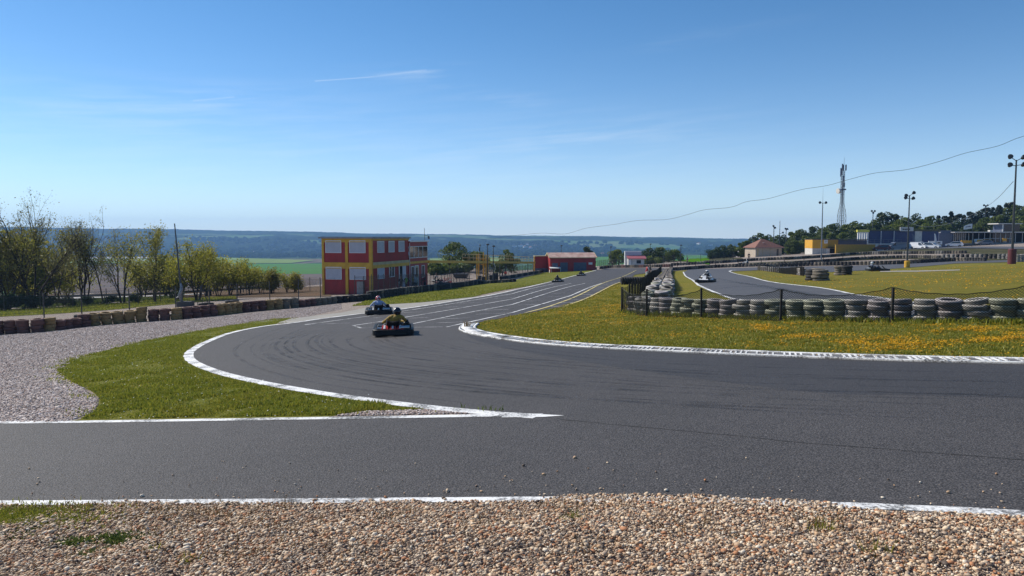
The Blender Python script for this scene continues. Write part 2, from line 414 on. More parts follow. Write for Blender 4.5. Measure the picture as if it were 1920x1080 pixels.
    M['field_brown'] = pmat('ploughed_field', (.17, .12, .085), (.13, .10, .07), .03, 1, spec=0)
    M['pale_road'] = pmat('pale_road', (.55, .54, .52), (.45, .45, .44), .02, 1, spec=0)
    # pebbles
    m, nt, b = newmat('pebbles'); g = N(nt, 'ShaderNodeNewGeometry'); cr = N(nt, 'ShaderNodeValToRGB')
    cr.color_ramp.interpolation = 'CONSTANT'; e = cr.color_ramp.elements
    pal = [(.56, .37, .22), (.74, .57, .39), (.40, .22, .11), (.86, .74, .57), (.50, .21, .085), (.28, .175, .11), (.66, .42, .23), (.46, .34, .24), (.80, .61, .41), (.09, .065, .05), (.62, .47, .32), (.46, .26, .13)]
    e[0].color = c4(pal[0]); e[1].position = .99; e[1].color = c4(pal[-1])
    for i in range(1, 11): q = e.new(i / 12); q.color = c4(pal[i])
    nt.links.new(g.outputs['Random Per Island'], cr.inputs[0])
    nt.links.new(mixc(nt, ramp(nt, noise(nt, coords(nt), 120, 3), .35, .65, 0, .35), cr.outputs[0], (.2, .15, .11)), b.inputs['Base Color'])
    b.inputs['Roughness'].default_value = .75; M['pebble'] = m
    m2 = m.copy(); m2.name = 'grey_pebbles'
    r2 = [n for n in m2.node_tree.nodes if n.type == 'VALTORGB'][0]
    for el in r2.color_ramp.elements:
        cc = el.color; g_ = (cc[0] + cc[1] + cc[2]) / 3; el.color = (g_ * .62 + cc[0] * .45, g_ * .60 + cc[1] * .42, g_ * .62 + cc[2] * .44, 1)
    M['pebble_grey'] = m2
    M['blade'] = leafmat('grass_blades', (.13, .17, .016), (.35, .33, .05), .4)
    M['blade_olive'] = leafmat('olive_grass_blades', (.17, .18, .02), (.41, .36, .065), .4)
    M['blade_dry'] = leafmat('dry_stalks', (.20, .12, .045), (.12, .085, .03), .3)
    M['flower'] = leafmat('yellow_flowers', (.74, .43, .014), (.6, .29, .01), .3)
    M['white_flower'] = leafmat('daisies', (.7, .7, .66), (.6, .6, .5), .2)

# ------------------------------------------------------------------ ground objects
def lift(layer, y): return layer * (.0013 + .00022 * np.maximum(np.asarray(y, float) - 8, 0))
def make_terrain():
    na, nr = 760, 420
    ang = np.concatenate([np.linspace(-100, -52, 40, endpoint=False), np.linspace(-52, 52, na), np.linspace(52, 100, 41)[1:]]) * math.pi / 180
    rad = np.concatenate([np.geomspace(1.2, 120, 200, endpoint=False), np.geomspace(120, 700, 60, endpoint=False), np.geomspace(700, 2300, 40, endpoint=False), np.geomspace(2300, 5150, 150), [5350]])
    A, Rr = np.meshgrid(ang, rad, indexing='ij'); X = np.sin(A) * Rr; Y = np.cos(A) * Rr - 6
    Z = T(X, Y); V = np.stack([X, Y, Z], -1).reshape(-1, 3)
    n, k = A.shape; i, j = np.meshgrid(np.arange(n - 1), np.arange(k - 1), indexing='ij')
    q = np.stack([i * k + j, (i + 1) * k + j, (i + 1) * k + j + 1, i * k + j + 1], -1).reshape(-1, 4)
    q = q[:, ::-1]
    cen = V[q].mean(1); s = outdist(PLATEAU, cen[:, 0], cen[:, 1])
    zone = np.where(cen[:, 1] > 2350, 2, np.where(s > 3, 1, 0))
    for zi, (nm, mt) in enumerate([('ground', 'gravel'), ('valley', 'valley'), ('hills', 'hills')]):
        f = q[zone == zi]; used, inv = np.unique(f, return_inverse=True)
        o = np_mesh(nm, V[used], inv.reshape(-1, 4), M[mt], smooth=True); tag(o, kind='structure')
def sheet(name, poly, mat, layer, kind='structure', jag=0.0):
    poly = [np.array(p, float)[:2] for p in poly]; pts = []
    n = len(poly)
    for i in range(n):
        a, b = poly[i], poly[(i + 1) % n]; d = max(5, (a[1] + b[1]) / 2)
        m = max(1, int(np.linalg.norm(b - a) / (d * (.012 if jag else .035))))
        for k in range(m): pts.append(a + (b - a) * k / m)
    pts = np.array(pts)
    if jag:
        d = np.maximum(pts[:, 1], 5) * 0 + 1
        pts = pts + np.stack([(fbm(pts[:, 0] * 1.7, pts[:, 1] * 1.7, 4) - .47) * jag * 2, (fbm(pts[:, 0] * 1.7 + 40, pts[:, 1] * 1.7 + 7, 4) - .47) * jag * 2], -1)
    ne = len(pts); x0, y0 = pts.min(0); x1, y1 = pts.max(0)
    grid = []; y = max(y0, 2.0)
    while y < y1:
        st = max(.4, y * .045); xs = np.arange(x0 + st * .37, x1, st * 1.3)
        if len(xs): grid.append(np.stack([xs, np.full(len(xs), y)], -1))
        y += st
    if grid:
        g = np.concatenate(grid); g = g[inside(pts, g[:, 0], g[:, 1])]
        # keep clear of the border
        dm = outdist_line(pts, g); g = g[dm > .02 * np.maximum(g[:, 1], 4)]
        allp = np.concatenate([pts, g])
    else: allp = pts
    vs = [Vector((p[0], p[1])) for p in allp]
    ed = [(i, (i + 1) % ne) for i in range(ne)]
    ov, oe, of, *_ = geometry.delaunay_2d_cdt(vs, ed, [], 1, 1e-5)
    xy = np.array([(p.x, p.y) for p in ov]); z = T(xy[:, 0], xy[:, 1]) + lift(layer, xy[:, 1])
    tri = []
    for f in of:
        a, b, c = f[:3]
        if (xy[b][0] - xy[a][0]) * (xy[c][1] - xy[a][1]) - (xy[b][1] - xy[a][1]) * (xy[c][0] - xy[a][0]) < 0: f = list(f)[::-1]
        for k in range(1, len(f) - 1): tri.append((f[0], f[k], f[k + 1]))
    cx = xy[np.array(tri)].mean(1); ok = inside(pts, cx[:, 0], cx[:, 1])
    o = np_mesh(name, np.column_stack([xy, z]), np.array(tri)[ok], mat, smooth=True)
    return tag(o, kind=kind)
def outdist_line(poly, g):
    best = np.full(len(g), 1e18); n = len(poly)
    for i in range(n):
        a = poly[i]; d = poly[(i + 1) % n] - a; L = d @ d
        if L < 1e-12: continue
        t = np.clip(((g - a) @ d) / L, 0, 1); e = g - a - t[:, None] * d
        best = np.minimum(best, (e * e).sum(1))
    return np.sqrt(best)
def densify(path, frac=.03):
    out = []
    for a, b in zip(path[:-1], path[1:]):
        a = np.array(a[:2], float); b = np.array(b[:2], float); d = max(5, (a[1] + b[1]) / 2)
        m = max(1, int(np.linalg.norm(b - a) / (d * frac)))
        for k in range(m): out.append(a + (b - a) * k / m)
    out.append(np.array(path[-1][:2], float)); return np.array(out)
def offset_path(p, off):
    p = np.asarray(p, float); t = np.gradient(p, axis=0); t /= np.linalg.norm(t, axis=1)[:, None] + 1e-12
    return p + np.stack([-t[:, 1], t[:, 0]], -1) * np.asarray(off).reshape(-1, 1)
def ribbon(name, path, width, mat, layer, side=0.0, kind='structure', wob=0.0, h=0.0, taper=False):
    p = densify(path); n = len(p); w = np.full(n, width)
    if wob: w = w * (1 + wob * (fbm(p[:, 0] * 3, p[:, 1] * 3, 3) - .45) * 2)
    if taper: w = w * np.interp(np.arange(n), [0, n * .15, n * .85, n - 1], [.2, 1, 1, .2])
    a = offset_path(p, w * (.5 + side)); b = offset_path(p, w * (-.5 + side))
    za = T(a[:, 0], a[:, 1]) + lift(layer, a[:, 1]) + h; zb = T(b[:, 0], b[:, 1]) + lift(layer, b[:, 1]) + h
    V = np.concatenate([np.column_stack([a, za]), np.column_stack([b, zb])])
    i = np.arange(n - 1); q = np.stack([i + n, i + n + 1, i + 1, i], -1)
    if h:                                                  # raised edge: a real step down on both sides
        V = np.concatenate([V, np.column_stack([a, za - h - .02]), np.column_stack([b, zb - h - .02])])
        q = np.concatenate([q, np.stack([i, i + 1, i + 1 + 2 * n, i + 2 * n], -1), np.stack([i + n + 1, i + n, i + 3 * n, i + 1 + 3 * n], -1)])
    return tag(np_mesh(name, V, q, mat), kind=kind)

# control lines, read off the photograph and carried onto the terrain
px_nearlane = [(-900, 948), (0, 944), (400, 941.5), (800, 938.5), (1060, 937), (1300, 938), (1480, 945), (1700, 953), (1920, 964), (2600, 1005)]
px_kerb = [(2600, 700), (2200, 692), (1920, 684), (1700, 679), (1440, 670), (1240, 661), (1100, 654), (1000, 646), (930, 637), (884, 629), (863, 622), (861, 617), (869, 610.5)]
px_right = [(838, 614.6), (905, 600), (960, 587.8), (1010, 576), (1070, 561), (1128, 545), (1165, 530), (1193, 516)]
px_yel1 = [(985, 588), (1040, 572.5), (1100, 548), (1150, 526), (1193, 508.5)]
px_yel2 = [(1057, 576), (1110, 556), (1164, 530.5)]
px_left = [(1120, 508), (1042, 528), (960, 547.2), (860, 565), (752, 581.7), (685, 589), (600, 600), (560, 606), (500, 613), (440, 625), (395, 642), (369, 657), (363, 668), (374, 680), (420, 698), (500, 716.5), (600, 734), (700, 748), (800, 760), (900, 770), (985, 776.8), (1015, 779)]
px_lane = [(-900, 801), (0, 795.5), (200, 793.5), (400, 790.5), (600, 787.5), (800, 784.5), (950, 782), (1015, 781.6)]
POLY = {}
def build_ground():
    make_terrain()
    kerb = smooth_path(G2(px_kerb), 8); left = smooth_path(G2(px_left), 8); near = smooth_path(G2(px_nearlane), 6); lane = smooth_path(G2(px_lane), 6)
    right = G2(px_right); yel2 = smooth_path(G2(px_yel2), 5); yel1 = smooth_path(G2(px_yel1), 5)
    POLY['near'] = near; POLY['kerbline'] = kerb; POLY['lines'] = [left, lane]
    # asphalt: the straight, the hairpin in front and the lane that joins it
    edge_r = G2([(876, 609), (905, 604), (940, 597.5), (976, 590.5), (1023, 582)]) + yel2 + G2([(1190, 516), (1230, 511), (1270, 508.5)])
    far = G2([(1262, 504.5), (1200, 503.5), (1140, 504.5)])
    asphalt = near + kerb[:-1] + edge_r + far + left + lane[::-1]
    POLY['asphalt'] = asphalt
    infield = kerb + edge_r + G2([(1281, 512), (1300, 527), (1316, 538.5), (1362, 558), (1390, 564), (1500, 596), (1700, 640), (2400, 640)])
    POLY['infield_front'] = kerb + G2([(905, 604), (976, 590.5), (1023, 582), (1100, 561), (1164, 530.5), (1163, 585), (1215, 592), (1330, 597), (1463, 601), (1672, 605), (1920, 609), (2500, 614)])
    infield_all = kerb + edge_r + G2([(1300, 506), (1420, 502), (1560, 502), (1700, 497), (1800, 492), (1930, 490), (2500, 494)])
    sheet('infield_lawn', infield_all, M['infield'], 2)
    gold = G2([(1395, 511), (1430, 508), (1510, 513), (1560, 511.5), (1640, 509), (1790, 500), (1930, 496), (2400, 500), (2500, 575), (1920, 570), (1760, 568), (1645, 556), (1537, 539.5), (1427, 524)])
    sheet('golden_infield', gold, M['infield_gold'], 2.6); POLY['gold'] = gold
    verge = smooth_path(G2([(130, 793), (172, 777), (189, 757), (176, 737), (138, 719), (108, 699), (118, 685), (150, 671), (250, 645), (350, 625), (450, 608), (510, 599.5), (545, 597.5)]), 6) + G2([(520, 607)]) + left[left_idx(left, 500):left_idx(left, 790)] + G2([(826, 768), (760, 770), (690, 771), (640, 778), (600, 786), (400, 790)])
    sheet('verge_lawn', verge, M['lawn'], 2, jag=.4); POLY['verge'] = verge
    strip = G2([(687, 564.5), (766, 552.5), (831, 543.5), (897, 532.6), (965, 526), (1007, 514), (1039, 509), (1110, 507), (1116, 508.5), (1040, 527), (1000, 535), (886, 557), (777, 568.5), (711, 571.5), (660, 574)])
    sheet('trackside_lawn', strip, M['lawn'], 2, jag=.2); POLY['strip'] = strip
    back = G2([(-300, 612), (-50, 597), (100, 589), (200, 582), (330, 570), (445, 561), (440, 556), (320, 561), (200, 571), (-50, 585), (-300, 598)])
    sheet('roadside_grass', back, M['lawn'], 2, jag=.25); POLY['back'] = back
    bank = G2([(1470, 488), (1556, 482.5), (1640, 477), (1700, 475), (1800, 473.5), (1925, 488), (2300, 492), (2300, 470), (1925, 468.5), (1800, 466.5), (1690, 468), (1600, 474), (1500, 483)])
    sheet('scrub_bank', bank, M['scrub'], 2, jag=.25)
    sheet('grass_between_walls', G2([(1400, 493.5), (1500, 489), (1600, 483), (1700, 481.5), (1925, 486), (1925, 491.5), (1860, 491.5), (1800, 490), (1700, 485.5), (1600, 489), (1480, 496), (1405, 498)]), M['scrub'], 2)
    sheet('grass_by_hut', G2([(1300, 487), (1352, 484), (1390, 484), (1398, 488), (1360, 491), (1300, 493)]), M['scrub'], 2)
    sheet('grass_beside_hut', G2([(1440, 486), (1500, 481), (1520, 480.5), (1500, 484), (1450, 487.5)]), M['scrub'], 2)
    sheet('race_track', asphalt, M['asphalt'], 4)
    new = kerb + G2([(870, 622), (900, 640), (1000, 665), (1150, 690), (1300, 712), (1540, 738), (1700, 741), (1920, 747), (2600, 765)])
    new = [p for p in offset_path(np.array(kerb), .02)] + [np.array(p) for p in smooth_path(G2([(868, 621), (900, 637), (1000, 660), (1150, 686), (1300, 709), (1540, 737.5), (1700, 741.5), (1920, 748), (2600, 768)]), 5)]
    new = kerb[:-1] + smooth_path(G2([(867, 624), (900, 642), (1000, 664), (1150, 688), (1300, 710), (1540, 737.5), (1700, 741.5), (1920, 748), (2600, 768)]), 5)
    sheet('resurfaced_track', new, M['asphalt_new'], 4.6)
    # second leg coming back on the right
    l2 = smooth_path(G2([(1281, 511.5), (1302.6, 530), (1316, 539), (1362, 558), (1390, 563.5), (1450, 578), (1600, 596), (1900, 606)]), 6)
    r2 = smooth_path(G2([(1367.4, 510.5), (1389.6, 517), (1427, 526.3), (1538, 541), (1600, 553), (1645, 558.5), (1750, 572), (1990, 588)]), 6)
    top2 = G2([(1500, 500.5), (1417, 503), (1334, 505), (1290, 507.5)])
    far2 = G2([(1425, 507.5), (1500, 511), (1560, 511), (1640, 507), (1700, 503), (1790, 495), (1940, 491), (1940, 487.5), (1790, 491), (1700, 496), (1600, 499), (1500, 501)])
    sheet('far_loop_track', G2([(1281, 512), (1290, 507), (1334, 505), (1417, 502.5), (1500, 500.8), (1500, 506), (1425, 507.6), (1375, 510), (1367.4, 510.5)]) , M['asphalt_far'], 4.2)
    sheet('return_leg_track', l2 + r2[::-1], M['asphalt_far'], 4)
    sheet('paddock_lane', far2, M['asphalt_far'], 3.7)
    sheet('kart_lane', G2([(1650, 509.5), (1720, 508.5), (1800, 506.5), (1800, 508), (1720, 510.5), (1650, 511)]), M['dust'], 4)
    POLY['r2'] = r2
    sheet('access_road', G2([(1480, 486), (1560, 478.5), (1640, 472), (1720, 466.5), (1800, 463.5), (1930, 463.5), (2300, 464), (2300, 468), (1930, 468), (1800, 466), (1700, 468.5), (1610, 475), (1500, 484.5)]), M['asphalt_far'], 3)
    # pale dusty edge outside the left of the corner
    sheet('dusty_verge', G2([(520, 606), (545, 598), (640, 587), (711, 572.5), (790, 568), (900, 556.5), (960, 546), (1000, 538), (1000, 540), (960, 548.5), (860, 566), (752, 583), (685, 590), (600, 601), (560, 607)]), M['dust'], 3, jag=.1)
    # painted lines
    ribbon('edge_line', left, .26, M['line'], 6, side=-.5, wob=.12)
    ribbon('lane_edge_line', lane, .17, M['line'], 6.4, side=.5, wob=.1)
    tip = G2([(950, 774.5), (1058, 780.4), (1018, 783.2), (940, 784)])
    sheet('line_tip', tip, M['line'], 6.8)
    ribbon('near_edge_line', near, .15, M['line'], 6, side=0, wob=.12)
    L2 = G2([(571, 610.4), (685, 595.2), (820, 575.5), (960, 552.6), (1038.7, 533.6)]); ribbon('grid_line', L2, .11, M['line'], 6, wob=.1)
    L3 = G2([(662, 612), (710, 605), (745, 599), (850, 581.5), (960, 562.6), (1071, 533)]); ribbon('grid_line', L3, .11, M['line'], 6, wob=.1)
    L4 = G2([(772, 609), (860, 591), (960, 572.6), (1097, 533)]); ribbon('grid_line', L4, .11, M['line'], 6, wob=.1)
    L5 = G2([(838, 614.6), (960, 587.8), (1070, 556), (1128.4, 533)]); ribbon('grid_line', L5, .13, M['line'], 6, wob=.1)
    ribbon('pit_line', yel1, .13, M['line_yellow'], 6, wob=.1); ribbon('pit_line', yel2, .13, M['line_yellow'], 6, wob=.1)
    ribbon('start_line', G2([(662, 612), (677, 616.8), (730, 616), (830, 614.6)]), .1, M['line_worn'], 6.5)
    def at_y(L, t):
        L = np.array(L); return np.array([np.interp(t, L[:, 1], L[:, 0]), t])
    slots = [(L4, L5, .38, 29.5), (L4, L5, .0, 31.5), (L4, L5, .35, 33.5), (L4, L5, 0, 36), (L4, L5, .35, 39), (L4, L5, .0, 42.5), (L4, L5, .35, 46.5), (L4, L5, 0, 51), (L4, L5, .35, 56),
             (L3, L4, .0, 33), (L2, L3, 0, 32), (L2, L3, .4, 34.5), (L2, L3, 0, 37.5), (L2, L3, .35, 40.5), (L2, L3, 0, 44), (L2, L3, .35, 48), (L2, L3, 0, 52), (L2, L3, .35, 56), (L2, L3, .0, 60)]
    for A, B, s, t in slots:
        a = at_y(A, t); b = at_y(B, t - .4); p = a + (b - a) * (s + .02); q = a + (b - a) * min(.98, s + .62)
        ribbon('grid_slot_line', [tuple(p), tuple(q)], .1, M['line_worn'], 6)
    y1 = np.array(yel1); y2 = np.array(yel2)
    for t in np.linspace(y2[0, 1], min(y2[-1, 1], y1[-1, 1]) - 1, 15):
        a = at_y(y1, t + .6); b = at_y(y2, t)
        ribbon('hatch_line', [tuple(a + (b - a) * .05), tuple(a + (b - a) * .95)], .16, M['line_worn'], 6)
    ribbon('return_inner_line', l2, .18, M['line'], 6, wob=.1); ribbon('return_outer_line', r2, .18, M['line'], 6, wob=.1)
    ribbon('return_outer_line', G2([(1367.4, 510.5), (1372, 508.6), (1380, 508)]), .3, M['line'], 6)
    # kerb with cast ribs along the infield
    kw = .60; kerb = kerb[::-1]
    k_in = np.array(kerb)
    ribbon('kerb', kerb, kw, M['kerb'], 5, side=.5, h=.03)
    for nm, off, w in (('kerb_outer_band', .0, .055), ('kerb_inner_band', .50, .09)):
        ribbon(nm, offset_path(densify(kerb), off), w, M['line'], 7.5, side=.5, h=.036, wob=.3)
    d = densify(kerb, .004); sl = np.concatenate([[0], np.cumsum(np.linalg.norm(np.diff(d, axis=0), axis=1))])
    mb = MB(); s = 0; k = 0
    while s < sl[-1] - 1.0:
        px_, py_ = np.interp(s, sl, d[:, 0]), np.interp(s, sl, d[:, 1]); qx, qy = np.interp(s + .08, sl, d[:, 0]), np.interp(s + .08, sl, d[:, 1])
        t = np.array([qx - px_, qy - py_]); t /= np.linalg.norm(t); nn = np.array([-t[1], t[0]]); w = .019
        if random.random() < .97:
            a = np.array([px_, py_]) + nn * .085; b = np.array([px_, py_]) + nn * .46 + t * (-.13)
            vs = []
            for dz in (0, .016):
                for p in (a - t * w, a + t * w, b + t * w, b - t * w): vs.append((p[0], p[1], Tz(p[0], p[1]) + float(lift(5, p[1])) + .03 + dz))
            mb.add(vs, [(4, 5, 6, 7), (0, 1, 5, 4), (1, 2, 6, 5), (2, 3, 7, 6), (3, 0, 4, 7)])
        k += 1; s += .115 if k % 4 else .24
    tag(mb.build('kerb_ribs', M['line']), kind='structure')
    ribbon('kerb_tip', G2([(885, 611.5), (869, 612), (864, 617.5), (873, 624), (897, 631.5), (930, 637)]), .4, M['line'], 8, side=.5, h=.035)
    # joints, cracks and rubber
    crack = smooth_path(G2([(1050, 788), (1120, 794), (1250, 806), (1360, 816), (1480, 828.5), (1600, 838), (1700, 846), (1920, 863), (2500, 905)]), 6)
    m = pmat('asphalt_joint', (.008, .008, .009), (.03, .03, .03), 9, .9); M['joint'] = m
    cr = densify(crack, .004); cr = cr + np.stack([(fbm(cr[:, 0] * 6, cr[:, 1] * 6, 3) - .45) * .04, (fbm(cr[:, 0] * 7 + 9, cr[:, 1] * 6, 3) - .45) * .06], -1)
    ribbon('paving_joint', [tuple(p) for p in cr], .022, m, 5.5, wob=1.2)
    ribbon('paving_joint', G2([(1640, 735), (1720, 739), (1800, 739.5), (1850, 743), (1920, 746)]), .03, m, 5.5, wob=1.3)
    ribbon('paving_joint', G2([(985, 776), (900, 771.5), (780, 760.5)]), .05, m, 5.2, side=1.5)
    sk = [[(560, 607.5), (500, 625), (455, 645), (440, 662), (470, 685), (560, 712), (700, 735), (900, 760)],
          [(640, 612), (560, 628), (520, 645), (530, 665), (600, 688), (720, 708), (900, 730), (1150, 752), (1500, 775), (1920, 792)],
          [(700, 618), (640, 630), (622, 643), (650, 660), (760, 680), (900, 696), (1100, 715), (1400, 735)],
          [(600, 615), (520, 634), (490, 655), (520, 680), (640, 706), (800, 728), (1050, 748), (1400, 764), (1800, 775)],
          [(720, 622), (668, 633), (655, 643), (690, 660), (800, 676), (960, 690), (1200, 705)],
          [(800, 640), (850, 655), (960, 672), (1100, 688), (1300, 700), (1600, 711), (1920, 719)],
          [(500, 655), (515, 672), (600, 698), (760, 722), (1000, 742), (1250, 756)],
          [(590, 622), (545, 636), (535, 652), (570, 672), (680, 694), (840, 713)],
          [(1020, 700), (1200, 716), (1400, 728), (1700, 737), (1920, 741)],
          [(880, 600), (980, 575), (1090, 540), (1150, 516)], [(760, 604), (900, 579), (1010, 554), (1090, 526)]]
    for i, p in enumerate(sk):
        c = np.array(smooth_path(G2(p), 8))
        for j, (o, w) in enumerate(((0, .12), (1.05, .13), (.35, .07), (1.42, .06))):
            if j > 1 and i > 8: break
            ribbon('tyre_mark', offset_path(c, o + .12 * math.sin(i * 3.1 + j)), w, M['skid'], 5.0 + .09 * i + .022 * j, wob=.35, taper=True)
    for i, p in enumerate([[(1330, 545), (1400, 538), (1480, 548), (1560, 566)], [(1350, 530), (1410, 534), (1500, 549), (1580, 562)], [(1300, 515), (1350, 525), (1440, 540), (1540, 556)]]):
        ribbon('tyre_mark', smooth_path(G2(p), 8), .5, M['skid'], 5 + .3 * i, wob=.5, taper=True)
    # valley: fields and pale strips far below
    for nm, p, m, ly in [('brown_field', [(60, 556), (620, 556), (640, 514.5), (40, 514.5)], 'field_brown', 3), ('green_field', [(240, 514.5), (640, 514.5), (640, 495.5), (330, 495.5)], 'field_green', 4), ('pale_field', [(-100, 494.5), (545, 494.5), (590, 489), (420, 484), (-100, 484)], 'field_light', 4),
                         ('far_road', [(60, 487), (290, 486), (290, 483), (60, 484)], 'pale_road', 6), ('far_road', [(-100, 492), (330, 490), (330, 489), (-100, 490.5)], 'pale_road', 6),
                         ('middle_field', [(1110, 497), (1330, 497), (1330, 480), (1120, 480)], 'field_green', 4), ('middle_field', [(806, 496), (950, 496), (950, 484), (806, 486)], 'field_light', 4)]:
        sheet(nm, G2(p), M[m], ly)
    ribbon('valley_road', G2([(-100, 566), (100, 561.5), (200, 559.5), (300, 556.5), (380, 553)]), 2.6, M['pale_road'], 8)
def left_idx(left, px):
    # index along the left edge (corner part) of the vertex nearest to the photo column px on the near branch
    best = None
    for i, p in enumerate(left):
        x = 960 + F * p[0] / p[1]
        if i > 30 and (best is None or abs(x - px) < best[0]):
            if px == 500 and i > 8 * 13: continue
            if px != 500 and i < 8 * 16: continue
            best = (abs(x - px), i)
    return best[1]
# ------------------------------------------------------------------ loose stones, grass, flowers
_phi = (1 + 5 ** .5) / 2
ICO_V = np.array([(-1, _phi, 0), (1, _phi, 0), (-1, -_phi, 0), (1, -_phi, 0), (0, -1, _phi), (0, 1, _phi), (0, -1, -_phi), (0, 1, -_phi), (_phi, 0, -1), (_phi, 0, 1), (-_phi, 0, -1), (-_phi, 0, 1)]) / 1.902
ICO_F = np.array([(0, 11, 5), (0, 5, 1), (0, 1, 7), (0, 7, 10), (0, 10, 11), (1, 5, 9), (5, 11, 4), (11, 10, 2), (10, 7, 6), (7, 1, 8), (3, 9, 4), (3, 4, 2), (3, 2, 6), (3, 6, 8), (3, 8, 9), (4, 9, 5), (2, 4, 11), (6, 2, 10), (8, 6, 7), (9, 8, 1)])
def pebbles(name, xy, size, mat, dz, parent=None, smooth=True):
    n = len(xy); s = size[:, None] * rng.uniform([.75, .6, .38], [1.35, 1.0, .75], (n, 3)) * .5
    V = ICO_V[None] * rng.uniform(.82, 1.15, (n, 12, 1)) * s[:, None, :]
    a = rng.uniform(0, 2 * np.pi, n); t = rng.normal(0, .35, n); ca, sa, ct, st = np.cos(a), np.sin(a), np.cos(t), np.sin(t)
    y = V[..., 1] * ct[:, None] - V[..., 2] * st[:, None]; z = V[..., 1] * st[:, None] + V[..., 2] * ct[:, None]; x = V[..., 0]
    V = np.stack([x * ca[:, None] - y * sa[:, None], x * sa[:, None] + y * ca[:, None], z], -1)
    base = np.column_stack([xy, T(xy[:, 0], xy[:, 1]) + dz]); V = V + base[:, None, :]
    Fc = (ICO_F[None] + (np.arange(n) * 12)[:, None, None]).reshape(-1, 3)
    return tag(np_mesh(name, V.reshape(-1, 3), Fc, mat, parent, smooth=smooth), kind='stuff')
def inview(x, y, m=1.4): return np.abs(x) < .6857 * y * m
def blades(name, xy, h, w, mat, bend=.35, dz=0.0, vary=0.0):
    n = len(xy); h = h * (1 + vary * (fbm(xy[:, 0] * 2.3, xy[:, 1] * 2.3, 3) - .45) * 5).clip(.25, 3); a = rng.uniform(0, 2 * np.pi, n); b = rng.uniform(0, 2 * np.pi, n); h = h * rng.uniform(.55, 1.3, n); l = h * rng.uniform(.1, bend * 2, n)
    z = T(xy[:, 0], xy[:, 1]) + dz; dx, dy = np.cos(a) * w / 2, np.sin(a) * w / 2; ex, ey = np.cos(b) * l, np.sin(b) * l
    V = np.empty((n, 5, 3))
    V[:, 0] = np.column_stack([xy[:, 0] - dx, xy[:, 1] - dy, z]); V[:, 1] = np.column_stack([xy[:, 0] + dx, xy[:, 1] + dy, z])
    V[:, 2] = np.column_stack([xy[:, 0] + dx * .8 + ex * .35, xy[:, 1] + dy * .8 + ey * .35, z + h * .6]); V[:, 3] = np.column_stack([xy[:, 0] - dx * .8 + ex * .35, xy[:, 1] - dy * .8 + ey * .35, z + h * .6])
    V[:, 4] = np.column_stack([xy[:, 0] + ex, xy[:, 1] + ey, z + h])
    base = (np.arange(n) * 5)[:, None]
    F3 = np.concatenate([base + [0, 1, 2], base + [0, 2, 3], base + [3, 2, 4]])
    return tag(np_mesh(name, V.reshape(-1, 3), F3, mat), kind='stuff')
def scatter(poly, n, dfun=None, avoid=()):
    poly = np.array([p[:2] for p in poly], float); x0, y0 = poly.min(0); x1, y1 = poly.max(0); y0 = max(y0, 3)
    out = []; got = 0; tries = 0
    while got < n and tries < 60:
        p = np.column_stack([rng.uniform(x0, x1, n), rng.uniform(y0, y1, n)])
        k = inview(p[:, 0], p[:, 1]); p = p[k]
        if dfun is not None: p = p[rng.random(len(p)) < dfun(p[:, 0], p[:, 1])]
        if len(p): p = p[inside(poly, p[:, 0], p[:, 1])]
        for a in avoid:
            if len(p): p = p[~inside(a, p[:, 0], p[:, 1])]
        out.append(p); got += len(p); tries += 1
    return np.concatenate(out)[:n]
def clear_of(p, path, d):
    path = np.array(path)[:, :2]; return np.array([q for q in [p[np.min(((p[:, None, :] - path[None]) ** 2).sum(-1), axis=1) > d * d]]][0]) if len(p) < 3000 else np.concatenate([clear_of(q, path, d) for q in np.array_split(p, len(p) // 2500 + 1)])
def flowers(name, xy, r, mat, h):
    n = len(xy); a = rng.uniform(0, 6.28, n); t = rng.uniform(0, .9, n); b = rng.uniform(0, 6.28, n)
    z = T(xy[:, 0], xy[:, 1]) + h * rng.uniform(.6, 1.3, n); V = np.empty((n, 5, 3)); r = r * rng.uniform(.7, 1.3, n)
    for k in range(5):
        c, s = np.cos(a + k * 1.2566), np.sin(a + k * 1.2566)
        V[:, k] = np.column_stack([xy[:, 0] + r * c, xy[:, 1] + r * s, z + r * np.sin(t) * np.cos(a + k * 1.2566 - b)])
    return tag(np_mesh(name, V.reshape(-1, 3), np.arange(n * 5).reshape(n, 5), mat), kind='stuff')
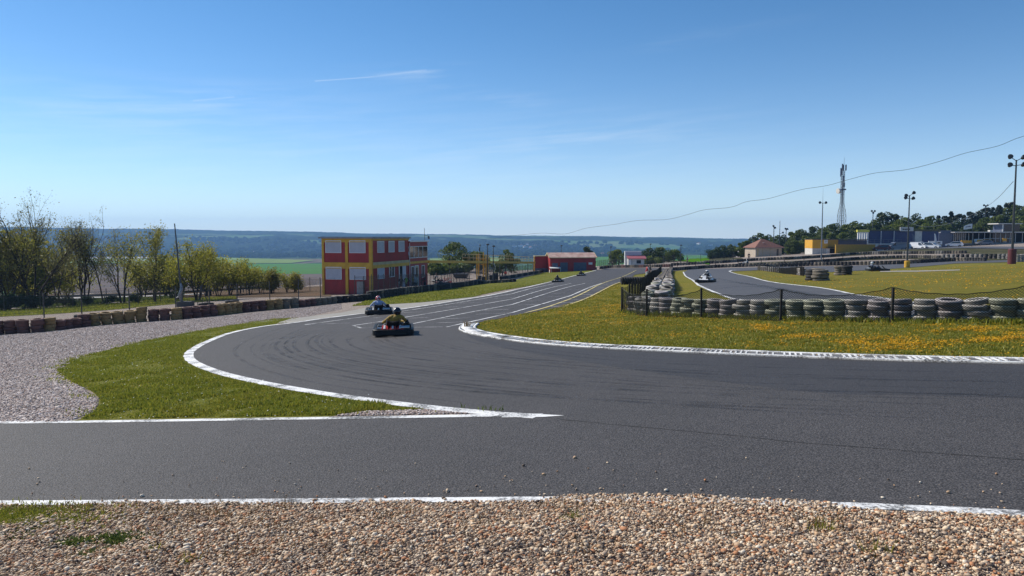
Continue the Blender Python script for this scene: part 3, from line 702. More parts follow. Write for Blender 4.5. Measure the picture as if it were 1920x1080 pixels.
def build_cover():
    near = np.array(POLY['near'])
    def gap(x, y): return np.interp(x, near[:, 0], near[:, 1]) - y           # >0 : this side of the track edge
    # foreground gravel
    n = 330000; x = rng.uniform(-9, 10, n); y = rng.uniform(4.3, 9.2, n); k = inview(x, y, 1.35); x, y = x[k], y[k]
    g = gap(x, y); spill = (fbm(x * 1.6, x * 0 + 3, 4) - .44) * .42 - .07 + .15 * sstep(.0, .8, x) * (1 - sstep(2.3, 3.2, x)) - .05 * sstep(3, 4, x)
    ed = g + spill
    green = np.exp(-((x + 5.6) / 1.1) ** 2 - ((y - 7.3) / .7) ** 2)
    pr = np.where(ed > .12, 1.0, np.where(ed > 0, .75, np.where(g > -1.6, .015 * np.exp(np.minimum(g + .1, 0) * 2.2), 0))) * (1 - .75 * green)
    k = rng.random(len(x)) < pr; x, y, g = x[k], y[k], g[k]
    s = np.exp(rng.normal(math.log(.0175), .5, len(x))).clip(.008, .06)
    mound = np.clip(g - .1, 0, .9) * .075 * fbm(x * 1.4, y * 1.4, 3) * 2 + rng.uniform(0, .016, len(x)) * (g > .1) + .008 * (g < .1)
    pebbles('gravel_pebbles', np.column_stack([x, y]), s, M['pebble'], mound + .008)
    # left gravel bed
    bed = G2([(-60, 634), (0, 629), (78, 624), (166, 613.5), (259, 605.5), (337, 600.5), (420, 592.5), (533, 581), (640, 570), (640, 580), (560, 597), (440, 609), (340, 626), (240, 647), (150, 670), (108, 697), (150, 724), (186, 750), (180, 772), (120, 793), (-60, 794)])
    p = scatter(bed, 125000, lambda x, y: np.minimum(1, (17 / y) ** 1.3))
    pebbles('runoff_pebbles', p, np.exp(rng.normal(math.log(.034), .35, len(p))).clip(.015, .09), M['pebble_grey'], .006)
    p2 = scatter(G2([(600, 786), (640, 778), (690, 772), (760, 770), (830, 768), (890, 773), (890, 780), (800, 783)]), 2400)
    for q in POLY['lines']: p2 = clear_of(p2, densify(q, .008), .27)
    pebbles('edge_pebbles', p2, rng.uniform(.015, .045, len(p2)), M['pebble_grey'], .012)
    # grass
    dens = lambda x, y: np.minimum(1, (14 / y) ** 1.8)
    p = scatter(POLY['verge'], 90000, lambda x, y: dens(x, y) * np.where(fbm(x * .9, y * .9, 4) > .36, 1, .25), [POLY['asphalt']])
    for q in POLY['lines']: p = clear_of(p, densify(q, .008), .32)
    k = rng.random(len(p)) < .16 + .5 * (fbm(p[:, 0] * .6, p[:, 1] * .6 + 3, 3) > .56); blades('verge_grass', p[~k], .05, .022, M['blade'], vary=.55); blades('verge_dry_grass', p[k], .04, .02, M['blade_olive'], vary=.5)
    vb = densify(POLY['verge'], .01); p = np.repeat(vb, 30, axis=0) + rng.normal(0, .24, (len(vb) * 30, 2)); p = p[inview(p[:, 0], p[:, 1]) & ~inside(POLY['asphalt'], p[:, 0], p[:, 1])]
    for q in POLY['lines']: p = clear_of(p, densify(q, .008), .34)
    p = p[fbm(p[:, 0] * 1.5, p[:, 1] * 1.5, 3) > .42]; blades('verge_edge_tufts', p, .05, .022, M['blade'], vary=.5)
    p = scatter(POLY['infield_front'], 195000, lambda x, y: np.minimum(1, (17 / y) ** 1.7) * np.where(fbm(x * .8 + 5, y * .8, 4) > .33, 1, .4))
    p = clear_of(p, densify(POLY['kerbline'], .006), .66)
    k = rng.random(len(p)) < .3; blades('infield_grass', p[~k], .055, .026, M['blade_olive'], vary=.5); blades('infield_green_grass', p[k], .06, .024, M['blade'], vary=.5)
    p = scatter(POLY['strip'], 16000, lambda x, y: np.minimum(1, (50 / y) ** 2)); blades('trackside_grass', p, .09, .06, M['blade'])
    und = G2([(-80, 583), (100, 576), (250, 567), (330, 561), (330, 556), (200, 563), (60, 569), (-80, 575)]); p = scatter(und, 5200, lambda x, y: fbm(x * .35, y * .35 + 8, 3) > .44); blades('undergrowth', p, .42, .12, M['leaf_mid'], .5)
    p = scatter(POLY['back'], 14000); blades('roadside_weeds', p, .16, .07, M['blade'])
    kb = np.array([q[:2] for q in smooth_path(G2(px_kerb), 8)]); kd = offset_path(densify(kb, .004), -.68)
    p = np.repeat(kd, 20, axis=0) + rng.normal(0, .045, (len(kd) * 20, 2)); p = p[inview(p[:, 0], p[:, 1])]; blades('kerb_grass', p, .05, .024, M['blade'])
    # small weeds along the kerb tip and the wall foot
    q = np.array(G2([(876, 616)])[0]); blades('kerb_weed', q + rng.normal(0, .06, (26, 2)), .26, .03, M['blade_dry'], .2)
    wall = np.array(smooth_path(G2([(1168, 588), (1212, 592), (1330, 597), (1463, 601), (1672, 606.5), (1920, 609), (2200, 612)]), 8)); wd = densify(wall, .006)
    p = np.repeat(wd, 22, axis=0) + rng.normal(0, .12, (len(wd) * 22, 2)); blades('wall_foot_weeds', p, .17, .035, M['blade'], .4)
    cr = np.array(G2([(870, 768), (905, 769.5), (920, 771), (935, 772)])); p = np.repeat(cr, 6, axis=0) + rng.normal(0, .06, (24, 2)); blades('joint_weeds', p, .075, .018, M['leaf_mid'], .5, .02)
    # foreground weeds
    def patch(cs, n, sx, sy): return np.concatenate([np.array(G2([c])[0]) + rng.normal(0, 1, (n, 2)) * [sx, sy] for c in cs])
    blades('foreground_grass', patch([(5, 972), (40, 980), (20, 1000), (75, 988), (10, 988), (-30, 985)], 1300, .34, .16), .04, .012, M['blade'], .5, .02)
    blades('foreground_clover', patch([(20, 1022), (45, 1015), (140, 1025), (215, 1016), (235, 1020), (255, 1024), (280, 1034), (190, 1046)], 260, .09, .05), .035, .02, M['leaf_mid'], .6, .03)
    blades('dry_grass', patch([(110, 960), (170, 962), (230, 966), (60, 960), (290, 972), (330, 968), (200, 975)], 200, .3, .12), .035, .008, M['blade_dry'], .35, .02)
    blades('dry_stalks', patch([(410, 975), (450, 1000), (520, 960), (395, 1030), (470, 1050), (300, 1010), (170, 1060), (560, 1000), (610, 1030), (740, 980), (900, 1000), (1120, 1040), (1270, 1000), (1540, 990), (1640, 1050), (1760, 1040), (1080, 960), (690, 1060), (1400, 1030)], 46, .16, .1), .11, .006, M['blade_dry'], .3, .02)
    blades('green_tufts', patch([(1545, 1005), (1640, 1048), (290, 1050), (1075, 985), (350, 1065)], 30, .05, .04), .11, .008, M['blade_olive'], .35, .02)
    # flowers in drifts
    def drift(cs):
        out = []
        for cx, cy, sx, sy, n in cs:
            n = int(n * .62); c = np.array(G2([(cx, cy)])[0]); q = c + rng.normal(0, 1, (n * 2, 2)) * [sx, sy]
            q = q[fbm(q[:, 0] * 2.2, q[:, 1] * 1.8, 3) > .42][:n]; out.append(q)
        return np.concatenate(out)
    d = [(1100, 587, 1.0, 1.1, 1500), (1145, 577, .9, 1.2, 1500), (1130, 595, .8, .5, 350), (1165, 606, .7, .5, 500), (1400, 616, .5, .35, 600), (1440, 620, .5, .3, 600), (1430, 650, .4, .3, 160), (1510, 634, .5, .2, 700), (1560, 636, .6, .3, 350), (1620, 645, .5, .4, 700), (1665, 642, .5, .3, 600), (1690, 652, .6, .5, 800), (1660, 662, .5, .3, 600), (1720, 650, .5, .3, 400), (1800, 625, .6, .3, 600), (1830, 620, .5, .3, 500), (1870, 640, .7, .25, 900), (1910, 641, .5, .25, 600), (1745, 615, .3, .15, 160), (1900, 630, .6, .15, 400), (1470, 612, .6, .25, 280), (1850, 655, .5, .2, 160), (1240, 632, .6, .4, 250), (1060, 620, .6, .6, 160), (980, 607, .8, .6, 140)]
    q = drift(d); q = q[~inside(POLY['asphalt'], q[:, 0], q[:, 1])]; flowers('flower_drifts', q, .0155, M['flower'], .075)
    q = scatter(POLY['infield_front'], 9000, lambda x, y: .3 + .7 * (fbm(x * .6, y * .6, 3) > .45)); flowers('scattered_flowers', q, .012, M['flower'], .07)
    q = scatter(POLY['verge'], 420, lambda x, y: np.minimum(1, (14 / y) ** 1.6)); flowers('verge_daisies', q, .011, M['white_flower'], .06)
    q = scatter(POLY['gold'], 3200, lambda x, y: np.minimum(1, (38 / y) ** 2) * (fbm(x * .12 + 3, y * .3, 4) > .47)); flowers('golden_flowers', q, .03, M['flower'], .08)
# ------------------------------------------------------------------ people
def human(name, bones, mats, parent=None, voxel=.012):
    """bones: (p0, r0, p1, r1, material index) -> one continuous body surface; each face takes the material of its nearest bone"""
    mb = MB()
    for p0, r0, p1, r1, mi in bones:
        p0, p1 = Vector(p0), Vector(p1); d = p1 - p0; L = d.length
        d = d.normalized() if L > 1e-6 else Vector((0, 0, 1))
        a = d.orthogonal().normalized(); b = d.cross(a); rings = []
        for k in range(1, 5): t = k / 4 * math.pi / 2; rings.append((p0 - d * (r0 * math.cos(t)), max(r0 * math.sin(t), 1e-4)))
        for k in range(4, 0, -1): t = k / 4 * math.pi / 2; rings.append((p1 + d * (r1 * math.cos(t)), max(r1 * math.sin(t), 1e-4)))
        n = 12
        mb.loft([[c + a * (r * math.cos(6.28318 * k / n)) + b * (r * math.sin(6.28318 * k / n)) for k in range(n)] for c, r in rings])
    o = mb.build(name, list(mats), parent)
    md = o.modifiers.new('r', 'REMESH'); md.mode = 'VOXEL'; md.voxel_size = voxel
    sm = o.modifiers.new('s', 'SMOOTH'); sm.factor = .5; sm.iterations = 2
    dg = bpy.context.evaluated_depsgraph_get(); dg.update()
    me = bpy.data.meshes.new_from_object(o.evaluated_get(dg)); o.modifiers.clear(); old = o.data; o.data = me
    me.materials.clear()
    for m in mats: me.materials.append(m)
    n = len(me.polygons); ce = np.empty(n * 3, np.float32); me.polygons.foreach_get('center', ce); ce = ce.reshape(-1, 3)
    best = np.full(n, 1e9); mi_ = np.zeros(n, np.int32)
    for p0, r0, p1, r1, mi in bones:
        a = np.array(p0); d = np.array(p1) - a; L = d @ d + 1e-12; t = np.clip(((ce - a) @ d) / L, 0, 1)
        q = np.linalg.norm(ce - a - t[:, None] * d, axis=1) - (r0 + (r1 - r0) * t); k = q < best; best[k] = q[k]; mi_[k] = mi
    me.polygons.foreach_set('material_index', mi_); me.polygons.foreach_set('use_smooth', np.ones(n, bool)); me.name = name
    bpy.data.meshes.remove(old)
    return o
def hand_bones(w, d, side, mi, curl=.5, up=(0, 0, 1), s=1.0):
    """palm, five unequal bent fingers; w wrist, d forearm direction, side = thumb side"""
    w, d, side = Vector(w), Vector(d).normalized(), Vector(side); side = (side - d * side.dot(d)).normalized(); nrm = d.cross(side).normalized()
    out = []; pal = w + d * .085 * s
    for k, o in enumerate((-.027, -.009, .009, .027)):
        out.append((w + d * .02 * s + side * o * .6, .017 * s, w + d * .08 * s + side * o, .014 * s, mi))
        L = (.062, .072, .076, .068)[k] * s; p = w + d * .085 * s + side * o
        d1 = (d * math.cos(curl) + nrm * math.sin(curl)); p1 = p + d1 * L * .5; d2 = (d * math.cos(curl * 2.2) + nrm * math.sin(curl * 2.2)); p2 = p1 + d2 * L * .5
        out += [(p, .0105 * s, p1, .0095 * s, mi), (p1, .0095 * s, p2, .008 * s, mi)]
    p = w + d * .03 * s + side * .03; p1 = p + (d * .6 + side * .6 + nrm * .3).normalized() * .035 * s; p2 = p1 + (d * .8 + side * .2 + nrm * .5).normalized() * .028 * s
    out += [(w + side * .012, .016 * s, p, .014 * s, mi), (p, .013 * s, p1, .0115 * s, mi), (p1, .011 * s, p2, .009 * s, mi)]
    return out
def head_bones(c, f, up, ms, mh, s=1.0, hair=True):
    """c centre of skull, f facing direction"""
    c, f, up = Vector(c), Vector(f).normalized(), Vector(up).normalized(); r = f.cross(up).normalized(); up = r.cross(f).normalized()
    b = [(c + up * .02 - f * .015, .088 * s, c + up * .025 + f * .02, .082 * s, ms), (c - up * .05 + f * .035, .062 * s, c - up * .09 + f * .05, .04 * s, ms),
         (c - up * .005 + f * .098, .010, c - up * .035 + f * .112, .014, ms), (c - up * .075 + f * .088, .012, c - up * .07 + f * .09, .012, ms)]
    for k in (-1, 1):
        b += [(c + r * k * .085 + up * .01, .012, c + r * k * .088 - up * .03, .010, ms), (c + r * k * .033 + f * .088 + up * .012, .011, c + r * k * .034 + f * .089 + up * .012, .011, mh)]
    if hair: b += [(c + up * .05 - f * .03, .082 * s, c + up * .055 + f * .012, .078 * s, mh), (c - f * .05 - up * .02, .07 * s, c - f * .045 + up * .03, .075 * s, mh)]
    return b
# material slots: 0 top, 1 trousers, 2 shoes, 3 skin/glove, 4 hair, 5 sleeves
def standing(name, label, loc, rz, mats, group=None, pose='stand', hold=None, s=1.0, voxel=.013, stoop=0.0):
    t = thing(name, label, 'person', loc, rz, group)
    J = lambda x, y, z: (x * s, y * s, z * s)
    ly = stoop
    b = [(J(0, 0, .95), .125 * s, J(0, .01 + ly * .4, 1.12), .13 * s, 0), (J(0, .01 + ly * .4, 1.12), .135 * s, J(0, ly, 1.34), .12 * s, 0), (J(-.07, 0, .92), .10 * s, J(.07, 0, .92), .10 * s, 1),
         (J(-.13, ly, 1.40), .075 * s, J(.13, ly, 1.40), .075 * s, 0), (J(-.06, ly, 1.25), .115 * s, J(.06, ly, 1.25), .115 * s, 0), (J(0, ly, 1.42), .058 * s, J(0, ly * 1.2 + .01, 1.52), .052 * s, 3)]
    st = {'stand': ((-.10, .02), (.11, -.03)), 'walk': ((-.09, .26), (.10, -.24))}.get(pose, ((-.10, .02), (.11, -.03)))
    for k, (fx, fy) in zip((-1, 1), st):
        hip = J(k * .09, 0, .90); kn = J((fx + k * .09) / 2, fy * .5 + .03, .49); an = J(fx, fy, .09)
        b += [(hip, .088 * s, kn, .06 * s, 1), (kn, .058 * s, an, .04 * s, 1), (J(fx, fy - .04, .045), .042 * s, J(fx * 1.15, fy + .16, .035), .033 * s, 2)]
    arms = {'stand': ((-.24, .05, .86), (.24, .08, .87)), 'walk': ((-.25, -.14, .90), (.25, .18, .93)), 'hold': ((-.16, .34, 1.08), (.18, .33, 1.10)), 'hips': ((-.17, .10, 1.0), (.17, .10, 1.0)), 'phone': ((-.25, .05, .86), (.14, .26, 1.28))}[pose if pose in ('walk', 'hold', 'hips', 'phone') else 'stand']
    for k, h in zip((-1, 1), arms):
        sh = Vector(J(k * .185, ly, 1.395)); h = Vector(J(*h)); el = (sh + h) / 2 + Vector((k * .06, -.06, -.02)) * s
        if pose == 'hips': el = Vector(J(k * .38, -.05, 1.14))
        d = (h - el).normalized()
        b += [(sh, .056 * s, el, .044 * s, 5), (el, .043 * s, h, .030 * s, 5 if pose != 'stand' else 3)]
        b += hand_bones(h, d, Vector((-k * .3, .8, .2)), 3, .35, s=s)
    b += head_bones(Vector(J(0, ly * 1.3 + .015, 1.63)), (0, 1, -.05 - stoop), (0, 0, 1), 3, 4)
    human('body', b, mats, t, voxel)
    return t
def driver(name, label, loc, rz, mats, helmet_m, lean=0.0, voxel=.012, tilt=0.0, group=None):
    t = thing(name, label, 'person', (loc[0], loc[1], loc[2] - .05), rz, group)
    hx = lean
    b = [((-.08, -.40, .25), .115, (.08, -.40, .25), .115, 1), ((0, -.42, .27), .125, (hx * .3, -.50, .45), .15, 0), ((hx * .3, -.50, .45), .14, (hx * .7, -.55, .62), .145, 0),
         ((-.13 + hx * .8, -.545, .68), .085, (.13 + hx * .8, -.545, .68), .085, 0), ((-.07 + hx * .6, -.53, .56), .12, (.07 + hx * .6, -.53, .56), .12, 0), ((hx * .9, -.54, .72), .055, (hx, -.52, .80), .05, 3)]
    for k in (-1, 1):
        sh = (k * .20 + hx * .8, -.54, .67); el = (k * .40 + hx * .5, -.28, .47); wr = (k * .16, .00, .50)
        b += [(sh, .062, el, .048, 5), (el, .047, wr, .033, 5)]
        b += hand_bones(wr, (-k * .25, .8, .12), (-k * .7, .1, .7), 3, .9)
        kn = (k * .22, .12, .42); an = (k * .15, .56, .17)
        b += [((k * .10, -.36, .24), .092, kn, .064, 1), (kn, .062, an, .042, 1), ((k * .15, .56, .12), .042, (k * .15, .63, .30), .034, 2)]
    hc = Vector((hx * 1.05, -.50, .855))
    b += head_bones(hc, (tilt, 1, -.06), (lean * .5, 0, 1), 3, 4, hair=False)
    human('body', b, mats, t, voxel)
    # helmet: shell with a chin bar, a visor band and a lip
    Mh = Matrix.Translation(hc) @ Matrix.Rotation(lean * .7, 4, 'Y') @ Matrix.Rotation(-tilt, 4, 'Z')
    mb = MB(); rings = []
    for i in range(13):
        ph = math.pi * (i / 12) ** .95 * .86; r = math.sin(ph); z = math.cos(ph); rings.append([(max(r, .01) * .132 * math.cos(a) * (1.0), max(r, .01) * (.158 if math.sin(a) > 0 else .148) * math.sin(a) + .008, z * .142 + .005 - (.03 * max(0, math.sin(a)) if z < -.3 else 0)) for a in [6.28318 * k / 24 for k in range(24)]])
    mb.loft(rings, M=Mh); h = mb.build('helmet', helmet_m, t, True)
    vb = MB(); rr = []
    for z, q in ((-.03, 1.035), (.0, 1.045), (.035, 1.04), (.06, 1.0)):
        rr.append([(math.cos(a) * .134 * q * math.sqrt(max(.2, 1 - (z / .16) ** 2)), math.sin(a) * .161 * q * math.sqrt(max(.2, 1 - (z / .16) ** 2)) + .008, z + .005) for a in [math.pi * (.08 + .84 * k / 12) for k in range(13)]])
    vb.loft(rr, caps=False, closed=False, M=Mh); vb.build('visor', M['visor'], h, True)
    return t
# ------------------------------------------------------------------ karts
def rounded_loop(hw, y0, y1, r, z, n=6, inset=0.0):
    out = []
    for cx, cy, a0 in ((hw - r, y1 - r, 0), (-hw + r, y1 - r, 90), (-hw + r, y0 + r, 180), (hw - r, y0 + r, 270)):
        for k in range(n + 1):
            a = R(a0 + 90 * k / n); out.append((cx + (r - inset) * math.cos(a), cy + (r - inset) * math.sin(a), z))
    return out
def kart(name, label, loc, rz, shell, accent, group='rental karts on the track'):
    t = thing(name, label, 'kart', loc, rz, group)
    # wrap-round crash bumper
    mb = MB(); H = [(.055, .02), (.075, 0), (.235, 0), (.255, .02)]
    outer = [rounded_loop(.68, -1.0, 1.0, .24, z, inset=i) for z, i in H]; inner = [rounded_loop(.68, -1.0, 1.0, .24, z, inset=.11 - i * .5) for z, i in reversed(H)]
    mb.loft(outer + inner + [outer[0]], caps=False); mb.build('bumper', M['black'], t, True, 40)
    s = MB()
    for y in (-1.004, 1.004):
        s.box(-.42, .42, y - .004, y + .004, .115, .135); s.box(-.42, .42, y - .004, y + .004, .17, .19)
    s.build('bumper_strip', M['rubber'], t)
    f = MB(); f.box(-.30, .30, -.62, .82, .045, .065)
    for k in (-1, 1): f.tube([(k * .34, -.85, .08), (k * .32, -.2, .075), (k * .27, .4, .075), (k * .22, .86, .08)], .016, 8)
    f.cyl((-.5, -.62, .13), (.5, -.62, .13), .02); f.cyl((-.48, .55, .12), (.48, .55, .12), .016); f.build('chassis', M['dark_metal'], t)
    def wheel(x, y, r, w):
        o = MB(); pr = [(r * .55, -w / 2), (r * .86, -w / 2), (r * .97, -w * .4), (r, -w * .25), (r, w * .25), (r * .97, w * .4), (r * .86, w / 2), (r * .55, w / 2)]
        Mx = Matrix.Translation((x, y, r)) @ Matrix.Rotation(R(90), 4, 'Y'); o.lathe(pr, 22, Mx, True); tb = o.build('tyre', M['rubber'])
        q = MB(); q.lathe([(.02, -w * .42), (r * .5, -w * .46), (r * .56, -w * .3), (r * .56, w * .3), (r * .5, w * .46), (.02, w * .42)], 18, Mx); return tb, q.build('rim', M['grey_metal'], None, True, 30)
    for x, y, r, w in ((-.5, -.62, .14, .20), (.5, -.62, .14, .20), (-.5, .55, .13, .13), (.5, .55, .13, .13)):
        tb, rim = wheel(x, y, r, w); wt = bpy.data.objects.new('wheel', tb.data); wt.name = 'wheel'; bpy.data.objects.remove(tb); COL.objects.link(wt); setparent(wt, t); setparent(rim, wt)
    # side pods and nose
    for k in (-1, 1):
        p = MB(); p.loft([[(k * x, y, z) for x, z in ((.36, .10), (.56, .10), (.58, .22), (.50, .31), (.37, .29))] for y in (-.34, -.28, .26, .34)]); p.build('side_pod', shell, t, True, 35)
    p = MB(); p.loft([[(-w, y, .09), (w, y, .09), (w * .97, y, h * .72), (w * .75, y, h), (-w * .75, y, h), (-w * .97, y, h * .72)] for y, w, h in ((.60, .36, .30), (.74, .42, .30), (.88, .44, .22), (.90, .40, .19))]); p.build('nose', shell, t, True, 35)
    p = MB(); p.loft([[(-w, y, z - .02), (w, y, z - .02), (w, y + .03, z), (-w, y + .03, z)] for y, z, w in ((.66, .30, .14), (.52, .42, .13), (.40, .56, .12))]); p.build('front_panel', accent, t)
    p = MB(); rings = []                                                   # bucket seat
    for y, z, w in ((-.10, .13, .17), (-.32, .10, .19), (-.54, .15, .21), (-.70, .34, .235), (-.77, .50, .19)):
        rings.append([(-w, y + .02, z + .13), (-w * .9, y, z + .03), (0, y - .015, z), (w * .9, y, z + .03), (w, y + .02, z + .13), (w * .9 + .012, y - .03, z + .02), (0, y - .05, z - .03), (-w * .9 - .012, y - .03, z + .02)])
    p.loft(rings); p.build('seat', M['black'], t, True, 50)
    w = MB(); Mw = Matrix.Translation((0, .12, .50)) @ Matrix.Rotation(R(-58), 4, 'X')
    c = [Mw @ Vector((.145 * math.cos(a), .145 * math.sin(a), 0)) for a in [6.28318 * k / 20 for k in range(21)]]; w.tube(c, .014, 8, False)
    for a in (.5, 2.64, 4.71): w.tube([Mw @ Vector((0, 0, -.02)), Mw @ Vector((.14 * math.cos(a), .14 * math.sin(a), 0))], .010, 6)
    w.cyl((0, .13, .49), (0, .50, .16), .014); w.build('steering_wheel', M['black'], t)
    e = MB(); e.bbox(.30, .58, -.52, -.24, .10, .34, .03); e.bbox(.34, .54, -.48, -.30, .34, .45, .03)
    for k in range(5): e.box(.29, .59, -.50 + k * .05, -.485 + k * .05, .20, .36)
    e.cyl((.44, -.36, .42), (.44, -.36, .52), .07, .06, 14); e.tube([(.50, -.50, .3), (.52, -.66, .34), (.46, -.80, .32)], .035, 8); e.build('engine', M['black'], t, True, 35)
    x = MB(); x.cyl((.22, -.84, .31), (.54, -.84, .31), .06, .06, 14); x.build('exhaust_silencer', M['silver'], t, True, 40)
    x = MB(); x.cyl((-.52, -.80, .28), (-.36, -.80, .28), .04, .04, 12); x.build('caliper', M['silver'], t, True, 40)
    for xx in (-.27, 0.0, .24):                                            # three cowl pieces behind the seat
        p = MB(); p.loft([[(xx - .11, -.72, .26), (xx + .11, -.72, .26), (xx + .10, -.66, .37), (xx - .08, -.66, .37)], [(xx - .11, -.80, .26), (xx + .11, -.80, .26), (xx + .09, -.72, .375), (xx - .07, -.72, .375)], [(xx - .12, -.92, .255), (xx + .12, -.92, .255), (xx + .11, -.90, .28), (xx - .11, -.90, .28)]])
        o = p.build('rear_cowl', accent, t, True, 40)
        q = MB(); q.loft([[(xx - .03, -.735, .382), (xx + .02, -.735, .382), (xx + .02, -.725, .378), (xx - .03, -.725, .378)], [(xx - .05, -.905, .288), (xx + .02, -.905, .288), (xx + .02, -.90, .282), (xx - .05, -.90, .282)]]); q.build('stripe', M['white'], o)
    p = MB(); p.bbox(-.52, -.30, -.50, -.16, .09, .27, .03); p.build('fuel_tank', M['offwhite'], t)
    return t
# ------------------------------------------------------------------ tyres
TY = {}
def tyre_mesh(name, r, w, mat, n=22):
    mb = MB(); h = w / 2
    pr = [(r * .60, -h * .80), (r * .70, -h * .98), (r * .85, -h), (r * .95, -h * .86), (r, -h * .60), (r, -h * .28), (r * .975, -h * .22), (r * .975, -h * .12), (r, -h * .06), (r, h * .06), (r * .975, h * .12), (r * .975, h * .22), (r, h * .28), (r, h * .6), (r * .95, h * .86), (r * .85, h), (r * .70, h * .98), (r * .60, h * .8), (r * .66, h * .6), (r * .66, -h * .6)]
    mb.lathe(pr, n, None, True)
    o = mb.build(name, mat, None, True, 50); me = o.data; bpy.data.objects.remove(o); return me
def paintmat(name, paint, rub, amount, top=None):
    m, nt, b = newmat(name); v = coords(nt); oi = N(nt, 'ShaderNodeObjectInfo')
    ad = N(nt, 'ShaderNodeVectorMath', operation='ADD'); nt.links.new(v, ad.inputs[0])
    cm = N(nt, 'ShaderNodeCombineXYZ'); ml = N(nt, 'ShaderNodeMath', operation='MULTIPLY'); ml.inputs[1].default_value = 37; nt.links.new(oi.outputs['Random'], ml.inputs[0])
    nt.links.new(ml.outputs[0], cm.inputs[0]); nt.links.new(ml.outputs[0], cm.inputs[2]); nt.links.new(cm.outputs[0], ad.inputs[1])
    n1 = noise(nt, ad.outputs[0], 4.5, 5, .65); n2 = noise(nt, ad.outputs[0], 40, 3, .6)
    c = mixc(nt, ramp(nt, n1, .62 - amount * .35, .78 - amount * .35), paint, rub)
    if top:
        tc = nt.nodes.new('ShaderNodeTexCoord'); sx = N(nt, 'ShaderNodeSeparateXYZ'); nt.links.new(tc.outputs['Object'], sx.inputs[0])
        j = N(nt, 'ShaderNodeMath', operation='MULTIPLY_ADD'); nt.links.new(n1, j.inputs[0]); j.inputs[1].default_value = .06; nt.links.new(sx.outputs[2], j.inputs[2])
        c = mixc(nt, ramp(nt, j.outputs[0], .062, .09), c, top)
    c = mixc(nt, ramp(nt, oi.outputs['Random'], 0, 1, 0, .3), c, tuple(x * .6 for x in paint))
    c = mixc(nt, ramp(nt, n2, .5, .75, 0, .4), c, tuple(x * .5 for x in rub))
    nt.links.new(c, b.inputs['Base Color']); b.inputs['Roughness'].default_value = .8; bumpn(nt, b, n2, .35, .01)
    return m
def tyre_mats():
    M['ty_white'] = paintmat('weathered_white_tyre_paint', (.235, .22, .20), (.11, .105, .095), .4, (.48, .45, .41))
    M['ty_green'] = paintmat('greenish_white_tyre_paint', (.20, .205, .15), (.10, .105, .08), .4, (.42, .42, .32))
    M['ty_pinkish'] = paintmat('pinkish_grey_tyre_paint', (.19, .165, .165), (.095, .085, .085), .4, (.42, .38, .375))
    M['ty_yellow'] = paintmat('faded_yellow_tyre_paint', (.34, .22, .09), (.12, .085, .045), .35)
    M['ty_maroon'] = paintmat('faded_maroon_tyre_paint', (.175, .085, .07), (.075, .045, .038), .35)
    M['ty_dark'] = paintmat('old_black_tyre', (.045, .042, .04), (.02, .02, .02), .4)
    M['ty_tan'] = paintmat('dusty_tyre', (.20, .17, .13), (.08, .07, .06), .4)
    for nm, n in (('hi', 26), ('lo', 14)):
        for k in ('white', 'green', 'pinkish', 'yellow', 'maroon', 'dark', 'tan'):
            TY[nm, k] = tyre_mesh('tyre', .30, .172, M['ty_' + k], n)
def tyre_stack(label, x, y, n, kind, group, res='hi', jit=.03, r=1.0, h=1.0, dz=0):
    t = thing('tyre_stack', label, 'tyre stack', on(x, y, dz), random.uniform(0, 6.28), group)
    n += 1
    for k in range(n):
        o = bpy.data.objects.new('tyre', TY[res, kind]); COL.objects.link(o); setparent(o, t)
        s = random.uniform(.93, 1.08)
        o.location = (random.uniform(-jit, jit), random.uniform(-jit, jit), .085 + k * .167); o.scale = (s, s, 1)
        tl = .08 if k < n - 1 else .16
        o.rotation_euler = (random.uniform(-tl, tl) * .6, random.uniform(-tl, tl) * .6, random.uniform(0, 6.28))
    t.scale = (r, r, h)
    return t
ORD = ['first', 'second', 'third', 'fourth', 'fifth', 'sixth', 'seventh', 'eighth', 'ninth', 'tenth', 'eleventh', 'twelfth', 'thirteenth', 'fourteenth', 'fifteenth', 'sixteenth', 'seventeenth', 'eighteenth', 'nineteenth', 'twentieth']
def ordn(i):
    if i < 20: return ORD[i]
    tens = ['twent', 'thirt', 'fort', 'fift', 'sixt', 'sevent', 'eight', 'ninet'][(i + 1) // 10 - 2]; u = (i + 1) % 10
    return tens + ('ieth' if u == 0 else 'y-' + ORD[u - 1])
def along(path, step):
    p = np.array([q[:2] for q in path], float); s = np.concatenate([[0], np.cumsum(np.linalg.norm(np.diff(p, axis=0), axis=1))])
    d = np.arange(0, s[-1], step); return np.column_stack([np.interp(d, s, p[:, 0]), np.interp(d, s, p[:, 1])])
def stack_row_mesh(name, path, n, kinds, step=.6, dz=0):
    """far rows past the first 300 stacks: one object"""
    mb = MB(); pts = along(path, step)
    for i, (x, y) in enumerate(pts):
        mb.mi = i // 3 % len(kinds) if len(kinds) < 5 else random.randrange(len(kinds)); z = Tz(x, y) + dz
        for k in range(n):
            r = .3 * random.uniform(.95, 1.06); zz = z + k * .2; ox, oy = random.uniform(-.03, .03), random.uniform(-.03, .03)
            mb.lathe([(r * .6, .03), (r * .85, 0), (r, .05), (r, .15), (r * .85, .2), (r * .6, .17)], 9, Matrix.Translation((x + ox, y + oy, zz)), True)
    o = mb.build(name, [M['ty_' + k] for k in kinds], None, True, 50)
    return tag(o, kind='stuff')
